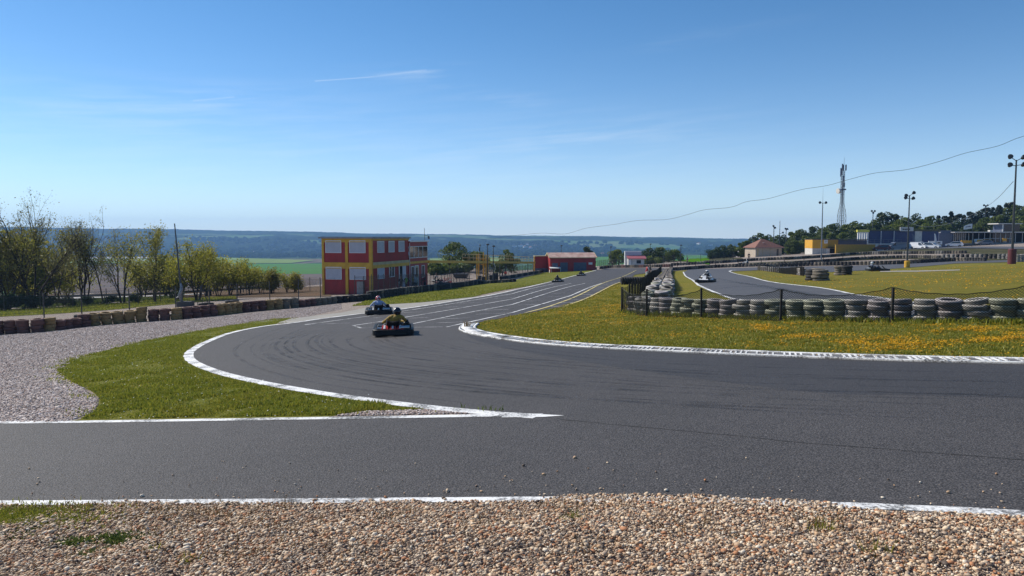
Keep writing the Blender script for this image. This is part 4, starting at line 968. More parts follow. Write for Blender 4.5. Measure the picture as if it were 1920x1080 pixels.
# ------------------------------------------------------------------ wire and net helpers
def strips(mb, A, B, w, up=None):
    for a, b in zip(A, B):
        a, b = Vector(a), Vector(b); d = (b - a); s = d.cross(Vector((0, 1, 0.02))); s = s.normalized() * w / 2 if s.length > 1e-6 else Vector((w / 2, 0, 0))
        mb.add([a - s, a + s, b + s, b - s], [(0, 1, 2, 3)])
def net_panel(mb, p0, p1, h0, h1, sag, cell, w, zoff=0.0, foot=None):
    """knotted net hung between two post feet p0,p1 (Vectors); heights at posts, sag in the middle"""
    p0, p1 = Vector(p0), Vector(p1); L = (p1 - p0).xy.length; nu = max(2, int(L / cell)); nv = max(2, int(max(h0, h1) / cell))
    def pt(u, v):
        x, y = p0.x + (p1.x - p0.x) * u, p0.y + (p1.y - p0.y) * u; z = p0.z + (p1.z - p0.z) * u + .03
        top = h0 + (h1 - h0) * u - sag * 4 * u * (1 - u) + .01 * math.sin(u * 40)
        return Vector((x + .015 * math.sin(u * 23 + v * 5), y + .04 * math.sin(v * 3 + u * 9) * v, z + top * v))
    A, B = [], []
    for i in range(-nv, nu + 1):
        for j in range(nv):
            for s in (1, -1):
                i0 = i + j if s > 0 else i + nv - j; i1 = i0 + s
                if 0 <= i0 <= nu and 0 <= i1 <= nu: A.append(pt(i0 / nu, j / nv)); B.append(pt(i1 / nu, (j + 1) / nv))
    strips(mb, A, B, w)
    for v, ww in ((1, w * 2.2), (0.02, w * 1.5)):
        q = [pt(k / 24, v) for k in range(25)]; strips(mb, q[:-1], q[1:], ww)
# ------------------------------------------------------------------ trees
def leaf_quads(cen, size, upbias=.0):
    n = len(cen); a = rng.normal(0, 1, (n, 3)); a /= np.linalg.norm(a, axis=1)[:, None]; b = rng.normal(0, 1, (n, 3)); b -= a * (a * b).sum(1)[:, None]; b /= np.linalg.norm(b, axis=1)[:, None]
    s = size * rng.uniform(.6, 1.35, n)[:, None]
    V = np.stack([cen - a * s * .5, cen + b * s * .32, cen + a * s * .5, cen - b * s * .32], 1)
    return V.reshape(-1, 3), np.arange(n * 4).reshape(n, 4)
def branch_tree(seed, H, spread, stems, r0, nleaf, lsize, leaf, sigma, low=.35, split=4, bark='bark'):
    """limbs grown by forking; leaves gather round the twig ends. returns (trunk mesh, crown mesh)"""
    rs = random.Random(seed); mb = MB(); anchors = []
    def grow(p, d, L, r, depth):
        pts = [p]; rad = [r]; seg = 4
        for k in range(seg):
            d = (d + Vector((rs.gauss(0, .10), rs.gauss(0, .10), rs.gauss(.03, .05)))).normalized(); pts.append(pts[-1] + d * (L / seg)); rad.append(r * (1 - .42 * (k + 1) / seg))
        mb.tube(pts, rad, 7 if depth == 0 else 4 if depth > 1 else 5, caps=False)
        if depth >= 2:
            for q in pts[1 + (depth == 2):]: anchors.append(q)
        if depth >= 4 or rad[-1] < .006: return
        nch = split if depth < 2 else 3
        for k in range(nch):
            t = rs.uniform(low if depth == 0 else .3, 1); i = min(seg - 1, int(t * seg)); q = pts[i].lerp(pts[i + 1], t * seg - i)
            az = rs.uniform(0, 6.28); tilt = rs.uniform(.35, .85) * (1.0 if depth else spread)
            a = d.orthogonal().normalized(); b = d.cross(a); nd = (d * math.cos(tilt) + (a * math.cos(az) + b * math.sin(az)) * math.sin(tilt) + Vector((0, 0, .15))).normalized()
            grow(q, nd, L * rs.uniform(.45, .74), rad[i] * rs.uniform(.45, .62), depth + 1)
        grow(pts[-1], d, L * .55, rad[-1], depth + 1)
    for k in range(stems):
        az = 6.28 * k / stems + rs.uniform(-.5, .5); tl = 0 if stems == 1 else rs.uniform(.08, .24)
        grow(Vector((.12 * math.cos(az) * (stems > 1), .12 * math.sin(az) * (stems > 1), -.3)), Vector((math.sin(tl) * math.cos(az), math.sin(tl) * math.sin(az), math.cos(tl))), H * rs.uniform(.46, .54), r0 * rs.uniform(.7, 1), 0)
    A = np.array([tuple(p) for p in anchors]); hi = np.percentile(A[:, 2], 98.3 if stems > 1 else 99.7); f = H / hi
    A *= f; mb.v = [(x * f, y * f, z * f) for x, y, z in mb.v]
    w = rng.random(len(A)) ** 2 + .05; w /= w.sum()
    c = A[rng.choice(len(A), nleaf, p=w)] + rng.normal(0, sigma, (nleaf, 3))
    c = c[c[:, 2] > .5]
    V, Fq = leaf_quads(c, lsize)
    return mb, (V, Fq), leaf, bark
def lump_tree(seed, H, rx, base, nl, nleaf, lsize, leaf, conic=0.0, r0=.16):
    """closed crown built of many leaf clumps on lumps through its volume"""
    rs = np.random.default_rng(seed); mb = MB()
    mb.tube([(0, 0, -.5), (.05, .03, H * .3), (0, .1, H * .62), (.05, 0, H * .9)], [r0, r0 * .8, r0 * .5, .03], 7, caps=False)
    cs = []; rr = []
    for k in range(nl):
        z = rs.uniform(0, 1); w = (1 - z) ** .8 if conic > .5 else math.sin(math.pi * min(.98, .12 + z * .86)) ** .55
        a = rs.uniform(0, 6.28); q = rx * w * rs.uniform(.35, .95); cs.append((q * math.cos(a), q * math.sin(a), base + (H - base) * z * .93)); rr.append(rx * rs.uniform(.2, .42) * (1 - .45 * conic * z) * (.75 if z > .8 else 1))
        if rs.random() < .5: mb.tube([(0, 0, max(.4, cs[-1][2] * .62)), tuple(x * .6 for x in cs[-1][:2]) + (cs[-1][2] * .85,), cs[-1]], [.05, .03, .01], 4, caps=False)
    cs = np.array(cs); rr = np.array(rr); i = rs.integers(0, nl, nleaf)
    d = rs.normal(0, 1, (nleaf, 3)); d /= np.linalg.norm(d, axis=1)[:, None]; d[:, 2] *= .8
    c = cs[i] + d * (rr[i] * rs.uniform(.55, 1.08, nleaf) ** .7)[:, None]
    V, Fq = leaf_quads(c, lsize)
    return mb, (V, Fq), leaf, 'bark'
def tree(spec, label, loc, group=None, rz=0.0, name='tree', scale=1.0):
    mb, (V, Fq), leaf, bark = spec
    t = thing(name, label, 'shrub' if 'shrub' in name else 'tree', loc, rz, group); t.scale = (scale,) * 3
    mb.build('trunk', M[bark], t, True); np_mesh('crown', V, Fq, M[leaf], t)
    return t
def by_top(px, top, d):                                      # foot on the terrain and height of a thing whose top is seen at (px, top)
    p = P(px, top, d); z = Tz(p.x, p.y); return Vector((p.x, p.y, z)), p.z - z
def build_trees():
    grp = 'trees along the road behind the gravel'
    L = [(55, 383, 82, dict(stems=4, spread=1.2, r0=.16, nleaf=5600, lsize=.15, leaf='leaf_sparse', sigma=.30), 'tall thin-leaved tree, biggest of the row at the photo\'s left edge'),
         (150, 411, 86, dict(stems=4, spread=1.0, r0=.13, nleaf=3000, lsize=.16, leaf='leaf_sparse', sigma=.28), 'many-stemmed half-bare tree just right of the tallest thin-leaved tree'),
         (190, 434, 88, dict(stems=1, spread=.8, r0=.11, nleaf=2600, lsize=.16, leaf='leaf_olive', sigma=.26), 'slender single-stemmed tree between the many-stemmed tree and its olive neighbour'),
         (226, 437, 84, dict(stems=2, spread=.8, r0=.12, nleaf=2600, lsize=.17, leaf='leaf_olive', sigma=.28), 'narrow olive tree with two dark stems left of the rounded tree'),
         (287, 431, 80, dict(stems=2, spread=1.15, r0=.14, nleaf=4200, lsize=.17, leaf='leaf_olive', sigma=.27), 'round-crowned olive tree standing left of the leaning mast'),
         (368, 460, 78, dict(stems=3, spread=1.2, r0=.11, nleaf=5500, lsize=.17, leaf='leaf_yellow', sigma=.28), 'bushy yellow-green tree standing right of the leaning mast'),
         (8, 424, 80, dict(stems=3, spread=1.1, r0=.13, nleaf=7500, lsize=.18, leaf='leaf_olive', sigma=.32), 'bushy olive tree cut by the left edge of the photo'),
         (100, 428, 92, dict(stems=2, spread=1.0, r0=.11, nleaf=3200, lsize=.17, leaf='leaf_olive', sigma=.30), 'lower leafy tree half behind the tallest thin-leaved tree')]
    for i, (px, top, d, kw, lab) in enumerate(L):
        f, h = by_top(px, top, d); tree(branch_tree(40 + i, h, low=.3, **kw), lab, f, grp, rz=i * 1.3)
    f, h = by_top(420, 478, 96)
    protos = []
    S = [(430, 491, 95, 'yellow'), (408, 494, 92, 'yellow'), (447, 501, 100, 'olive'), (468, 504, 93, 'yellow'), (487, 507, 98, 'yellow'), (510, 512, 92, 'olive'), (537, 514, 94, 'yellow'), (553, 518, 92, 'olive'), (338, 490, 98, 'yellow'), (312, 492, 100, 'olive'), (265, 494, 100, 'yellow'), (120, 500, 104, 'yellow'), (75, 470, 98, 'yellow'), (30, 465, 97, 'olive'), (-15, 452, 96, 'yellow'), (388, 486, 98, 'olive')]
    labs = {430: 'tallest yellow-green shrub tree of the clump before the green field', 537: 'yellow-green small tree with bare stems near the end of the row', 553: 'last small olive tree in the row before the red and yellow building', 510: 'dark olive shrub tree beside the lone bare-stemmed small tree'}
    for i, (px, top, d, k) in enumerate(S):
        f, h = by_top(px, top, d); key = 'leaf_' + k
        pr = [p for p in protos if p[0] == k]
        lab = labs.get(px) or ('yellow-green small tree in the dense second row behind the back fence' if k == 'yellow' else 'olive-green small tree in the dense second row behind the back fence')
        if len(pr) < 2:
            t = tree(branch_tree(80 + i, h, spread=1.3, stems=3, r0=.09, nleaf=3700, lsize=.2, leaf=key, sigma=.34, low=.3), lab, f, 'small trees of the second row', rz=i)
            protos.append((k, t, h))
        else:
            _, t, h0 = pr[i % 2]; dup(t, f, i * 2.1, lab, scale=h / h0)
    # undergrowth shrubs at the foot of the trees
    q = None
    for i, (px, y, d, h) in enumerate([(8, 0, 76, 1.7), (38, 0, 77, 1.5), (64, 0, 78, 1.4), (92, 0, 79, 1.2), (125, 0, 80, 1.0), (160, 0, 81, 1.0), (205, 0, 82, .9), (250, 0, 81, .9), (330, 0, 82, 1.0), (-25, 0, 75, 1.9)]):
        x = (px - 960) / F * d; loc = on(x, d)
        if q is None: q = tree(lump_tree(5, 1.6, 1.5, .1, 16, 2600, .17, 'leaf_dark', r0=.04), 'dark low shrub in the undergrowth along the foot of the roadside trees', loc, 'undergrowth shrubs', name='shrub')
        else: dup(q, loc, i * 1.9, scale=h / 1.6)
    # trees in the middle distance
    Md = [(853, 456, 150, 3.6, 'leaf_mid', 'big dark green tree behind the yellow footbridge, right of the red and yellow building', 9), (894, 473, 150, 2.9, 'leaf_light', 'lighter green tree behind the yellow stair tower', 8), (947, 469, 152, 2.7, 'leaf_mid', 'round green tree behind the middle of the yellow footbridge', 8), (1099, 464, 190, 2.6, 'leaf_dark', 'dark tree top rising behind the red garage roof', 7),
          (1160, 465, 200, 2.6, 'leaf_light', 'pale green rounded tree left of the white hut', 8), (1222, 468, 195, 3.2, 'leaf_dark', 'dark tree directly right of the white hut', 8), (1238, 466, 205, 3.0, 'leaf_mid', 'mid green tree second to the right of the white hut', 8), (1262, 470, 200, 3.2, 'leaf_mid', 'mid green tree third to the right of the white hut', 8), (1222, 482, 188, 2.4, 'leaf_light', 'low yellow-green bush right of the white hut', 5), (838, 496, 142, 2.6, 'leaf_light', 'low bright bush under the yellow footbridge beside the building', 5), (864, 498, 144, 2.6, 'leaf_mid', 'low green bush under the yellow footbridge further from the building', 5), (818, 494, 138, 2.3, 'leaf_mid', 'green bush touching the end of the red tower annex', 5)]
    for i, (px, top, d, rx, lf, lab, nl) in enumerate(Md):
        f, h = by_top(px, top, d); tree(lump_tree(100 + i, h, rx, .12 * h, 10 + nl * 2, 3600, .34, lf), lab, f, 'trees and bushes round the paddock')
    # wooded rise on the right
    K = [('leaf_dark', 0, 8.5, 4.2), ('leaf_mid', 0, 9, 4.0), ('leaf_light', 0, 7, 3.6), ('needle', 1, 14, 3.4), ('needle', .3, 12, 4.2), ('leaf_dark', 0, 10, 4.6)]
    PR = {}
    rows = [(1333, 471, 205, 0), (1347, 463, 210, 0), (1360, 460, 212, 0), (1372, 458, 230, 1), (1388, 456, 210, 2), (1400, 452, 215, 2), (1412, 445, 240, 0), (1428, 437, 235, 1), (1440, 440, 245, 0), (1456, 441, 240, 1), (1470, 440, 235, 0), (1485, 436, 240, 2), (1500, 430, 240, 1), (1512, 432, 235, 0), (1528, 425, 240, 5), (1543, 428, 235, 1), (1557, 420, 240, 1), (1572, 419, 245, 0), (1588, 422, 240, 2), (1604, 415, 240, 1), (1622, 418, 240, 0), (1640, 412, 245, 1), (1660, 399, 245, 5), (1678, 402, 245, 5), (1695, 410, 235, 2), (1715, 401, 250, 0), (1728, 413, 235, 2), (1742, 405, 255, 1), (1760, 400, 260, 3), (1772, 404, 250, 4), (1784, 392, 262, 3), (1797, 400, 255, 4), (1808, 399, 262, 3), (1820, 396, 258, 4), (1836, 391, 265, 3), (1850, 388, 262, 4), (1862, 384, 268, 3), (1874, 380, 265, 3), (1886, 379, 270, 4), (1898, 374, 270, 3), (1910, 384, 265, 1), (1925, 378, 272, 3), (1945, 376, 270, 4), (1970, 372, 272, 3), (2000, 376, 270, 1),
            (1690, 422, 222, 2), (1712, 418, 224, 1), (1735, 420, 222, 2), (1757, 421, 226, 2), (1845, 408, 235, 1), (1872, 405, 238, 2), (1905, 404, 236, 2), (1935, 405, 238, 1), (1560, 438, 222, 2), (1535, 440, 220, 1), (1510, 443, 222, 2), (1486, 447, 222, 1), (1600, 432, 225, 0), (1580, 436, 225, 2), (1640, 430, 225, 2), (1660, 424, 228, 1), (1800, 414, 240, 0), (1775, 418, 236, 1), (1820, 412, 245, 4)]
    LB = {'leaf_dark': 'dark broad-leaved tree in the wooded rise behind the paddock buildings', 'leaf_mid': 'mid green tree in the wooded rise behind the paddock buildings', 'leaf_light': 'light yellow-green tree at the front of the wooded rise', 'needle': 'near-black evergreen on the crest of the wooded rise'}
    for i, (px, top, d, k) in enumerate(rows):
        f, h = by_top(px, top, d); lf, con, H, rx = K[k]
        if k not in PR: PR[k] = (tree(lump_tree(200 + k, H, rx, H * .1, 34, 4600, .52, lf, con), LB[lf], f, 'trees of the wooded rise'), H); PR[k][0].scale = (h / H,) * 3
        else:
            s = h / PR[k][1]; dup(PR[k][0], f, i * 1.7, LB[lf], scale=(max(s, .75), max(s, .75), s))
    # valley woods: a mass too far off to count
    n = 5200; y = rng.uniform(2100, 3400, n) ; x = rng.uniform(-1, 1, n) * y * .8
    k = (y > 2180) & (fbm(x / 300., y / 200., 3) > .42); x, y = x[k], y[k]; n = len(x)
    s = rng.uniform(5, 11, (n, 1, 1)) * np.array([1.3, 1.3, 1.0]); V = ICO_V[None] * rng.uniform(.7, 1.2, (n, 12, 1)) * s + np.column_stack([x, y, T(x, y) + 4])[:, None, :]
    tag(np_mesh('valley_woods', V.reshape(-1, 3), (ICO_F[None] + (np.arange(n) * 12)[:, None, None]).reshape(-1, 3), M['far_woods'], smooth=True), kind='stuff')
    # village houses far below
    h0 = None
    for i, (px, y) in enumerate([(598, 481), (606, 480), (612, 482), (590, 481.5), (976, 462), (985, 464), (995, 466), (1004, 463), (990, 459), (965, 463), (480, 474), (1345, 463), (1310, 458), (1332, 461), (1080, 474), (1130, 479)]):
        g = G(px, y)
        if h0 is None:
            h0 = thing('house', 'tiny pale house of the far village across the valley', 'house', g, .3, 'far village houses')
            mb = MB(); mb.box(-9, 9, -5, 5, -2, 5); mb.build('wall', M['white'], h0); mb = MB(); mb.prism([(-9.8, 5), (9.8, 5), (9.8, 5.2), (0, 9), (-9.8, 5.2)], -5.6, 5.6); mb.build('roof', M['tile'], h0)
        else: dup(h0, g, i * .7)

# ------------------------------------------------------------------ buildings
def bx(root, name, mat, *boxes, b=0):
    mb = MB()
    for q in boxes: (mb.bbox(*q, b=b) if b else mb.box(*q))
    return mb.build(name, M[mat] if isinstance(mat, str) else mat, root)
def slatted(mb, x0, x1, y, z0, z1, n, t=.012, axis='x'):
    h = (z1 - z0) / n
    for k in range(n):
        if axis == 'x': mb.loft([[(x0, y, z0 + k * h), (x0, y - t, z0 + k * h + h * .3), (x0, y - t, z0 + k * h + h * .7), (x0, y, z0 + k * h + h * .97), (x0, y + .03, z0 + k * h + h * .5)], [(x1, y, z0 + k * h), (x1, y - t, z0 + k * h + h * .3), (x1, y - t, z0 + k * h + h * .7), (x1, y, z0 + k * h + h * .97), (x1, y + .03, z0 + k * h + h * .5)]])
        else: mb.loft([[(y, x0, z0 + k * h), (y + t, x0, z0 + k * h + h * .3), (y + t, x0, z0 + k * h + h * .7), (y, x0, z0 + k * h + h * .97), (y - .03, x0, z0 + k * h + h * .5)], [(y, x1, z0 + k * h), (y + t, x1, z0 + k * h + h * .3), (y + t, x1, z0 + k * h + h * .7), (y, x1, z0 + k * h + h * .97), (y - .03, x1, z0 + k * h + h * .5)]])
def build_buildings():
    # --- two-storey container building
    K = P(698, 548.5, 75); rz = R(-15.5)
    t = thing('container_building', 'two-storey red cabin building with yellow frames and white shutters', 'building', K, rz)
    W, D, H1, H = 5.6, 9.35, 2.72, 5.45
    bx(t, 'wall', 'redpaint', (-W + .06, -.06, .06, D - .02, -.6, H - .05))
    ribs = MB()
    for z0, z1 in ((.3, 2.4), (3.0, 5.0)):
        x = -W + .35
        while x < -.3: ribs.box(x, x + .05, .045, .06, z0, z1); x += .22
        y = .35
        while y < D - .2: ribs.box(-.06, -.045, y, y + .05, z0, z1); y += .22
    ribs.build('cladding_rib', M['redpaint'], t)
    for x0, x1 in ((-W, -W + .24), (-W / 2 - .15, -W / 2 + .15), (-.32, 0.0)): bx(t, 'frame_post', 'yellowpaint', (x0, x1, -.02, .14, -.6, H - .002))
    for z0, z1 in ((H1 - .34, H1 + .28), (H - .40, H)):
        bx(t, 'frame_beam', 'yellowpaint', (-W + .24, -W / 2 - .15, -.01, .1, z0, z1 - .004)); bx(t, 'frame_beam', 'yellowpaint', (-W / 2 + .15, -.32, -.01, .1, z0, z1 - .004))
    bx(t, 'frame_post', 'yellowpaint', (-.1, .02, .145, .22, -.6, H - .003))
    bx(t, 'frame_beam', 'yellowpaint', (-.05, .03, .22, D, H1 - .32, H1 + .02)); bx(t, 'frame_beam', 'beige', (-.05, .045, .22, D, H1 + .022, H1 + .30)); bx(t, 'frame_beam', 'yellowpaint', (-.05, .03, .22, D, H - .22, H - .004))
    def shutter_x(x0, x1, z0, z1):
        f = bx(t, 'window', 'white', (x0 - .06, x1 + .06, -.02, .05, z1, z1 + .09), (x0 - .06, x0, -.02, .05, z0, z1), (x1, x1 + .06, -.02, .05, z0, z1), (x0 - .06, x1 + .06, -.03, .05, z0 - .06, z0))
        mb = MB(); slatted(mb, x0, x1, .02, z0, z1, 16); mb.build('shutter', M['shutter'], f)
    def shutter_y(y0, y1, z0, z1):
        f = bx(t, 'window', 'white', (-.05, .02, y0 - .05, y1 + .05, z1, z1 + .09), (-.05, .02, y0 - .05, y0, z0, z1), (-.05, .02, y1, y1 + .05, z0, z1), (-.05, .03, y0 - .05, y1 + .05, z0 - .06, z0))
        mb = MB(); slatted(mb, y0, y1, -.02, z0, z1, 16, axis='y'); mb.build('shutter', M['shutter'], f)
    for z in (1.32, 4.02):
        shutter_x(-5.12, -3.45, z, z + 1.13); shutter_x(-2.42, -.75, z, z + 1.13)
    for y0, y1 in ((1.35, 2.85), (4.05, 5.4), (6.6, 8.05)): shutter_y(y0, y1, 4.02, 5.08)
    shutter_y(1.35, 2.85, 1.32, 2.40)
    f = bx(t, 'window', 'white', (-.05, .02, 4.1, 4.18, 1.4, 2.4), (-.05, .02, 5.35, 5.43, 1.4, 2.4), (-.05, .02, 4.68, 4.75, 1.4, 2.4), (-.05, .02, 4.1, 5.43, 2.4, 2.48), (-.05, .03, 4.1, 5.43, 1.32, 1.4)); bx(f, 'pane', 'glass', (-.055, -.02, 4.18, 5.35, 1.4, 2.4))
    f = bx(t, 'door', 'white', (-.05, .02, 6.6, 6.72, -.1, 2.4), (-.05, .02, 8.3, 8.42, -.1, 2.4), (-.05, .02, 6.6, 8.42, 2.4, 2.48)); bx(f, 'opening', 'dark_in', (-.055, -.03, 6.72, 7.5, 0, 2.4)); bx(f, 'leaf', 'shutter', (-.04, .0, 7.52, 8.3, 0, 2.4))
    rf = bx(t, 'roof', 'dark_metal', (-W - .22, .18, -.2, D + .05, H, H + .09)); bx(rf, 'edge_trim', 'roofgrey', (-W - .26, .2, -.25, -.2, H - .02, H + .12), (.18, .22, -.25, D + .05, H - .02, H + .12)); bx(rf, 'cover_sheet', 'roofgrey', (-W - .1, .05, 0, D - .1, H + .09, H + .16))
    bx(t, 'wall_box', 'grey_metal', (-1.55, -.85, -.32, -.02, -.5, 1.1))
    # --- control tower annex
    s15 = Vector((math.sin(R(15.5)), math.cos(R(15.5)), 0))
    a = thing('control_annex', 'red two-storey annex with a long upper window band and white door frames', 'building', K + s15 * 9.4, rz)
    D2, HA = 5.5, 5.15
    bx(a, 'wall', 'redpaint', (-4.6, -.02, 0, D2, -.6, 3.25), (-4.6, -.02, 0, D2, 4.5, HA - .12), (-4.6, -4.5, 0, D2, 3.25, 4.5))
    bx(a, 'belt', 'yellowpaint', (-.02, .03, 0, D2, 2.55, 2.80))
    f = bx(a, 'window', 'white', (-.05, .03, .05, .13, 3.25, 4.5), (-.05, .03, 1.3, 1.38, 3.25, 4.5), (-.05, .03, 2.6, 2.68, 3.25, 4.5), (-.05, .03, 3.9, 3.98, 3.25, 4.5), (-.05, .03, D2 - .1, D2 - .02, 3.25, 4.5), (-.06, .05, 0, D2, 3.18, 3.26), (-.06, .05, 0, D2, 4.46, 4.53))
    for y0, y1 in ((.13, 1.3), (1.38, 2.6), (2.68, 3.9), (3.98, D2 - .1)): bx(f, 'pane', 'glass', (-.02, .0, y0, y1, 3.26, 4.46))
    bx(f, 'blind', 'white', (-.3, -.12, 1.5, 2.5, 3.3, 4.4), (-.3, -.12, .3, .9, 3.9, 4.4)); bx(f, 'desk', 'beige', (-.9, -.35, .3, 5.0, 3.26, 3.5)); bx(a, 'room_floor', 'dark_in', (-4.5, -.1, .1, D2 - .1, 3.2, 3.25)); bx(a, 'room_back', 'bluegrey', (-4.48, -3.2, .1, D2 - .1, 3.26, 4.48))
    rf = bx(a, 'roof', 'roofgrey', (-4.7, .12, -.02, D2 + .12, HA - .12, HA)); bx(rf, 'edge_trim', 'white', (.12, .16, -.02, D2 + .12, HA - .13, HA + .02)); mb = MB(); mb.cyl((-.3, D2 - .2, HA), (-.3, D2 - .2, HA + 1.5), .025); mb.cyl((-.3, D2 - .2, HA + .6), (.1, D2 + .1, HA + .6), .02); mb.bbox(0.02, .2, D2, D2 + .2, HA + .2, HA + .55, .03); mb.build('aerial', M['dark_metal'], rf)
    f = bx(a, 'door', 'white', (-.03, .03, 1.6, 1.7, -.1, 2.25), (-.03, .03, 2.55, 2.65, -.1, 2.25), (-.03, .03, 1.6, 2.65, 2.25, 2.33)); bx(f, 'leaf', 'beige', (-.03, .0, 1.7, 2.55, 0, 2.25)); bx(f, 'pane', 'glass', (0.0, .012, 1.85, 2.4, 1.1, 2.05))
    for y0, y1, z0 in ((.5, 1.4, .0), (3.6, 4.5, .9)):
        f = bx(a, 'window', 'white', (-.03, .03, y0, y0 + .07, z0, 2.2), (-.03, .03, y1 - .07, y1, z0, 2.2), (-.03, .03, y0, y1, 2.2, 2.28), (-.03, .04, y0, y1, z0 - .06, z0)); bx(f, 'pane', 'glass', (-.03, .0, y0 + .07, y1 - .07, z0, 2.2))
    bx(a, 'drainpipe', 'white', (.0, .06, .02, .08, -.2, 4.9))
    # --- footbridge and its stair tower
    A = P(803, 490.5, 93); B = P(1003, 492.5, 150)
    fb = thing('footbridge', 'long yellow footbridge beam with thin handrails beside the straight', 'footbridge', A)
    Bl = B - A; L = Bl.length; d = Bl.normalized(); sd = Vector((d.y, -d.x, 0)).normalized(); up = Vector((0, 0, 1))
    def obox(mb, s0, s1, a0, a1, z0, z1):
        vs = [d * s + sd * q + up * z for z in (z0, z1) for q in (a0, a1) for s in (s0, s1)]
        mb.add(vs, [(0, 2, 3, 1), (4, 5, 7, 6), (0, 1, 5, 4), (2, 6, 7, 3), (0, 4, 6, 2), (1, 3, 7, 5)])
    mb = MB(); obox(mb, 0, L, 0, .12, -.18, .18); obox(mb, 0, L, -1.1, -.98, -.18, .18); obox(mb, 0, L, -.98, 0, -.05, .0)
    k = 0
    while k < L: obox(mb, k, k + .08, -.98, 0, -.17, -.052); k += 2.5
    mb.build('deck_beam', M['yellowpaint'], fb)
    s0 = L * .28
    mb = MB(); zz = .55
    for q in (.06, -1.04):
        for z in (.62, 1.15): mb.cyl(d * s0 + sd * q + up * z, d * L + sd * q + up * z, .025, n=6)
        k = s0
        while k < L: mb.cyl(d * k + sd * q, d * k + sd * q + up * 1.15, .022, n=6); k += 2.6
    mb.build('handrail', M['beige'], fb)
    for s in (L * .62, L * .97):
        p = d * s; z = Tz(A.x + p.x, A.y + p.y) - A.z - p.z
        mb = MB(); mb.cyl(p + up * (z - .2) + sd * .06, p - up * .18 + sd * .06, .07); mb.cyl(p + up * (z - .2) - sd * 1.04, p - up * .18 - sd * 1.04, .07); mb.build('support', M['dark_metal'], fb)
    g = G(905, 526.5); st = thing('stair_tower', 'yellow ladder tower carrying the footbridge behind the tyre wall', 'stair tower', g, R(-12))
    mb = MB()
    for x, y, h in ((-.95, 0, 4.3), (.55, 0, 4.1), (.55, 1.2, 4.1), (-.95, 1.2, 4.3), (.12, 0, 4.6)): mb.box(x - .08, x + .08, y - .08, y + .08, -.3, h)
    for z in (2.55, 3.4): mb.box(-.95, .55, -.04, .04, z, z + .1)
    mb.build('tower_post', M['yellowpaint'], st)
    mb = MB()
    for k in range(11): mb.box(.2, .95, -.25 - .0 * k, -.17, .2 + k * .25, .25 + k * .25)
    mb.cyl((.2, -.21, 0), (.2, -.21, 3.4), .04); mb.cyl((.95, -.21, 0), (.95, -.21, 3.4), .04); mb.build('ladder', M['yellowpaint'], st)
    mb = MB(); mb.tube([(1.6 + .55 * math.sin(a), -.3, 2.1 + .75 * math.cos(a)) for a in [k * .3 for k in range(-1, 9)]], .035, 6); mb.build('guard_hoop', M['white'], st)
    mb = MB(); mb.cyl((-.35, -.3, -.2), (-.35, -.3, 5.6), .05, .035); mb.cyl((-.35, -.3, 2.6), (-.35, -.3, 4.5), .11); mb.sphere((-.33, -.3, 5.65), .13, 10, 6); mb.cyl((-.45, -.3, 4.7), (-.45, -.3, 5.3), .08); mb.build('camera_mast', M['dark_metal'], st)
    g = G(843, 536); lp = thing('loudspeaker_post', 'thin dark post with a loudspeaker horn in front of the footbridge', 'post', g)
    mb = MB(); mb.cyl((0, 0, -.2), (0, 0, 3.4), .04); mb.build('pole', M['dark_metal'], lp); mb = MB(); mb.cyl((0, -.3, 3.15), (0, .25, 3.25), .26, .12, 14); mb.cyl((0, .1, 3.3), (0, .1, 3.75), .07, .10); mb.build('horn', M['black'], lp)
    # --- red garage with gable
    K2 = P(1031.5, 505.5, 153); g = thing('garage', 'long low red garage with weathered gabled roof and grey roller doors', 'garage', (K2.x, K2.y, Tz(K2.x, K2.y) - .1), R(6))
    Wg, Dg, He, Hr = 9.5, 5.6, 3.2, 4.05
    mb = MB(); mb.loft([[(x, 0, -.6), (x, Dg, -.6), (x, Dg, He), (x, Dg / 2, Hr), (x, 0, He)] for x in (0, Wg)]); mb.build('wall', M['redpaint'], g)
    mb = MB()
    for y0, y1, z0, z1 in ((-.25, Dg / 2, He - .05, Hr + .06), (Dg + .25, Dg / 2, He - .05, Hr + .06)): mb.loft([[(-.2, y0, z0), (-.2, y1, z1), (-.2, y1, z1 + .08), (-.2, y0, z0 + .08)], [(Wg + .2, y0, z0), (Wg + .2, y1, z1), (Wg + .2, y1, z1 + .08), (Wg + .2, y0, z0 + .08)]])
    rf = mb.build('roof', M['tile_light'], g)
    mb = MB()
    for x in (-.26, Wg + .2):
        for y0, z0 in ((-.27, He - .05), (Dg + .27, He - .05)): mb.loft([[(x, y0, z0 - .12), (x + .06, y0, z0 - .12), (x + .06, y0, z0 + .14), (x, y0, z0 + .14)], [(x, Dg / 2, Hr - .06), (x + .06, Dg / 2, Hr - .06), (x + .06, Dg / 2, Hr + .2), (x, Dg / 2, Hr + .2)]])
    mb.box(-.2, Wg + .2, -.30, -.25, He - .1, He + .05); mb.build('edge_trim', M['beige'], rf)
    for x0, x1 in ((2.1, 3.65), (4.9, 7.55)):
        mb = MB(); slatted(mb, x0, x1, -.02, 0, 2.2, 14); mb.build('roller_door', M['bluegrey'], g)
    bx(g, 'notice', 'white', (8.0, 8.8, -.03, -.005, 1.75, 2.2)); bx(g, 'window', 'bluegrey', (.45, 1.6, -.04, .0, 1.2, 2.1))
    bx(g, 'gable_door', 'white', (-.04, 0, .3, 1.0, 0, .7))
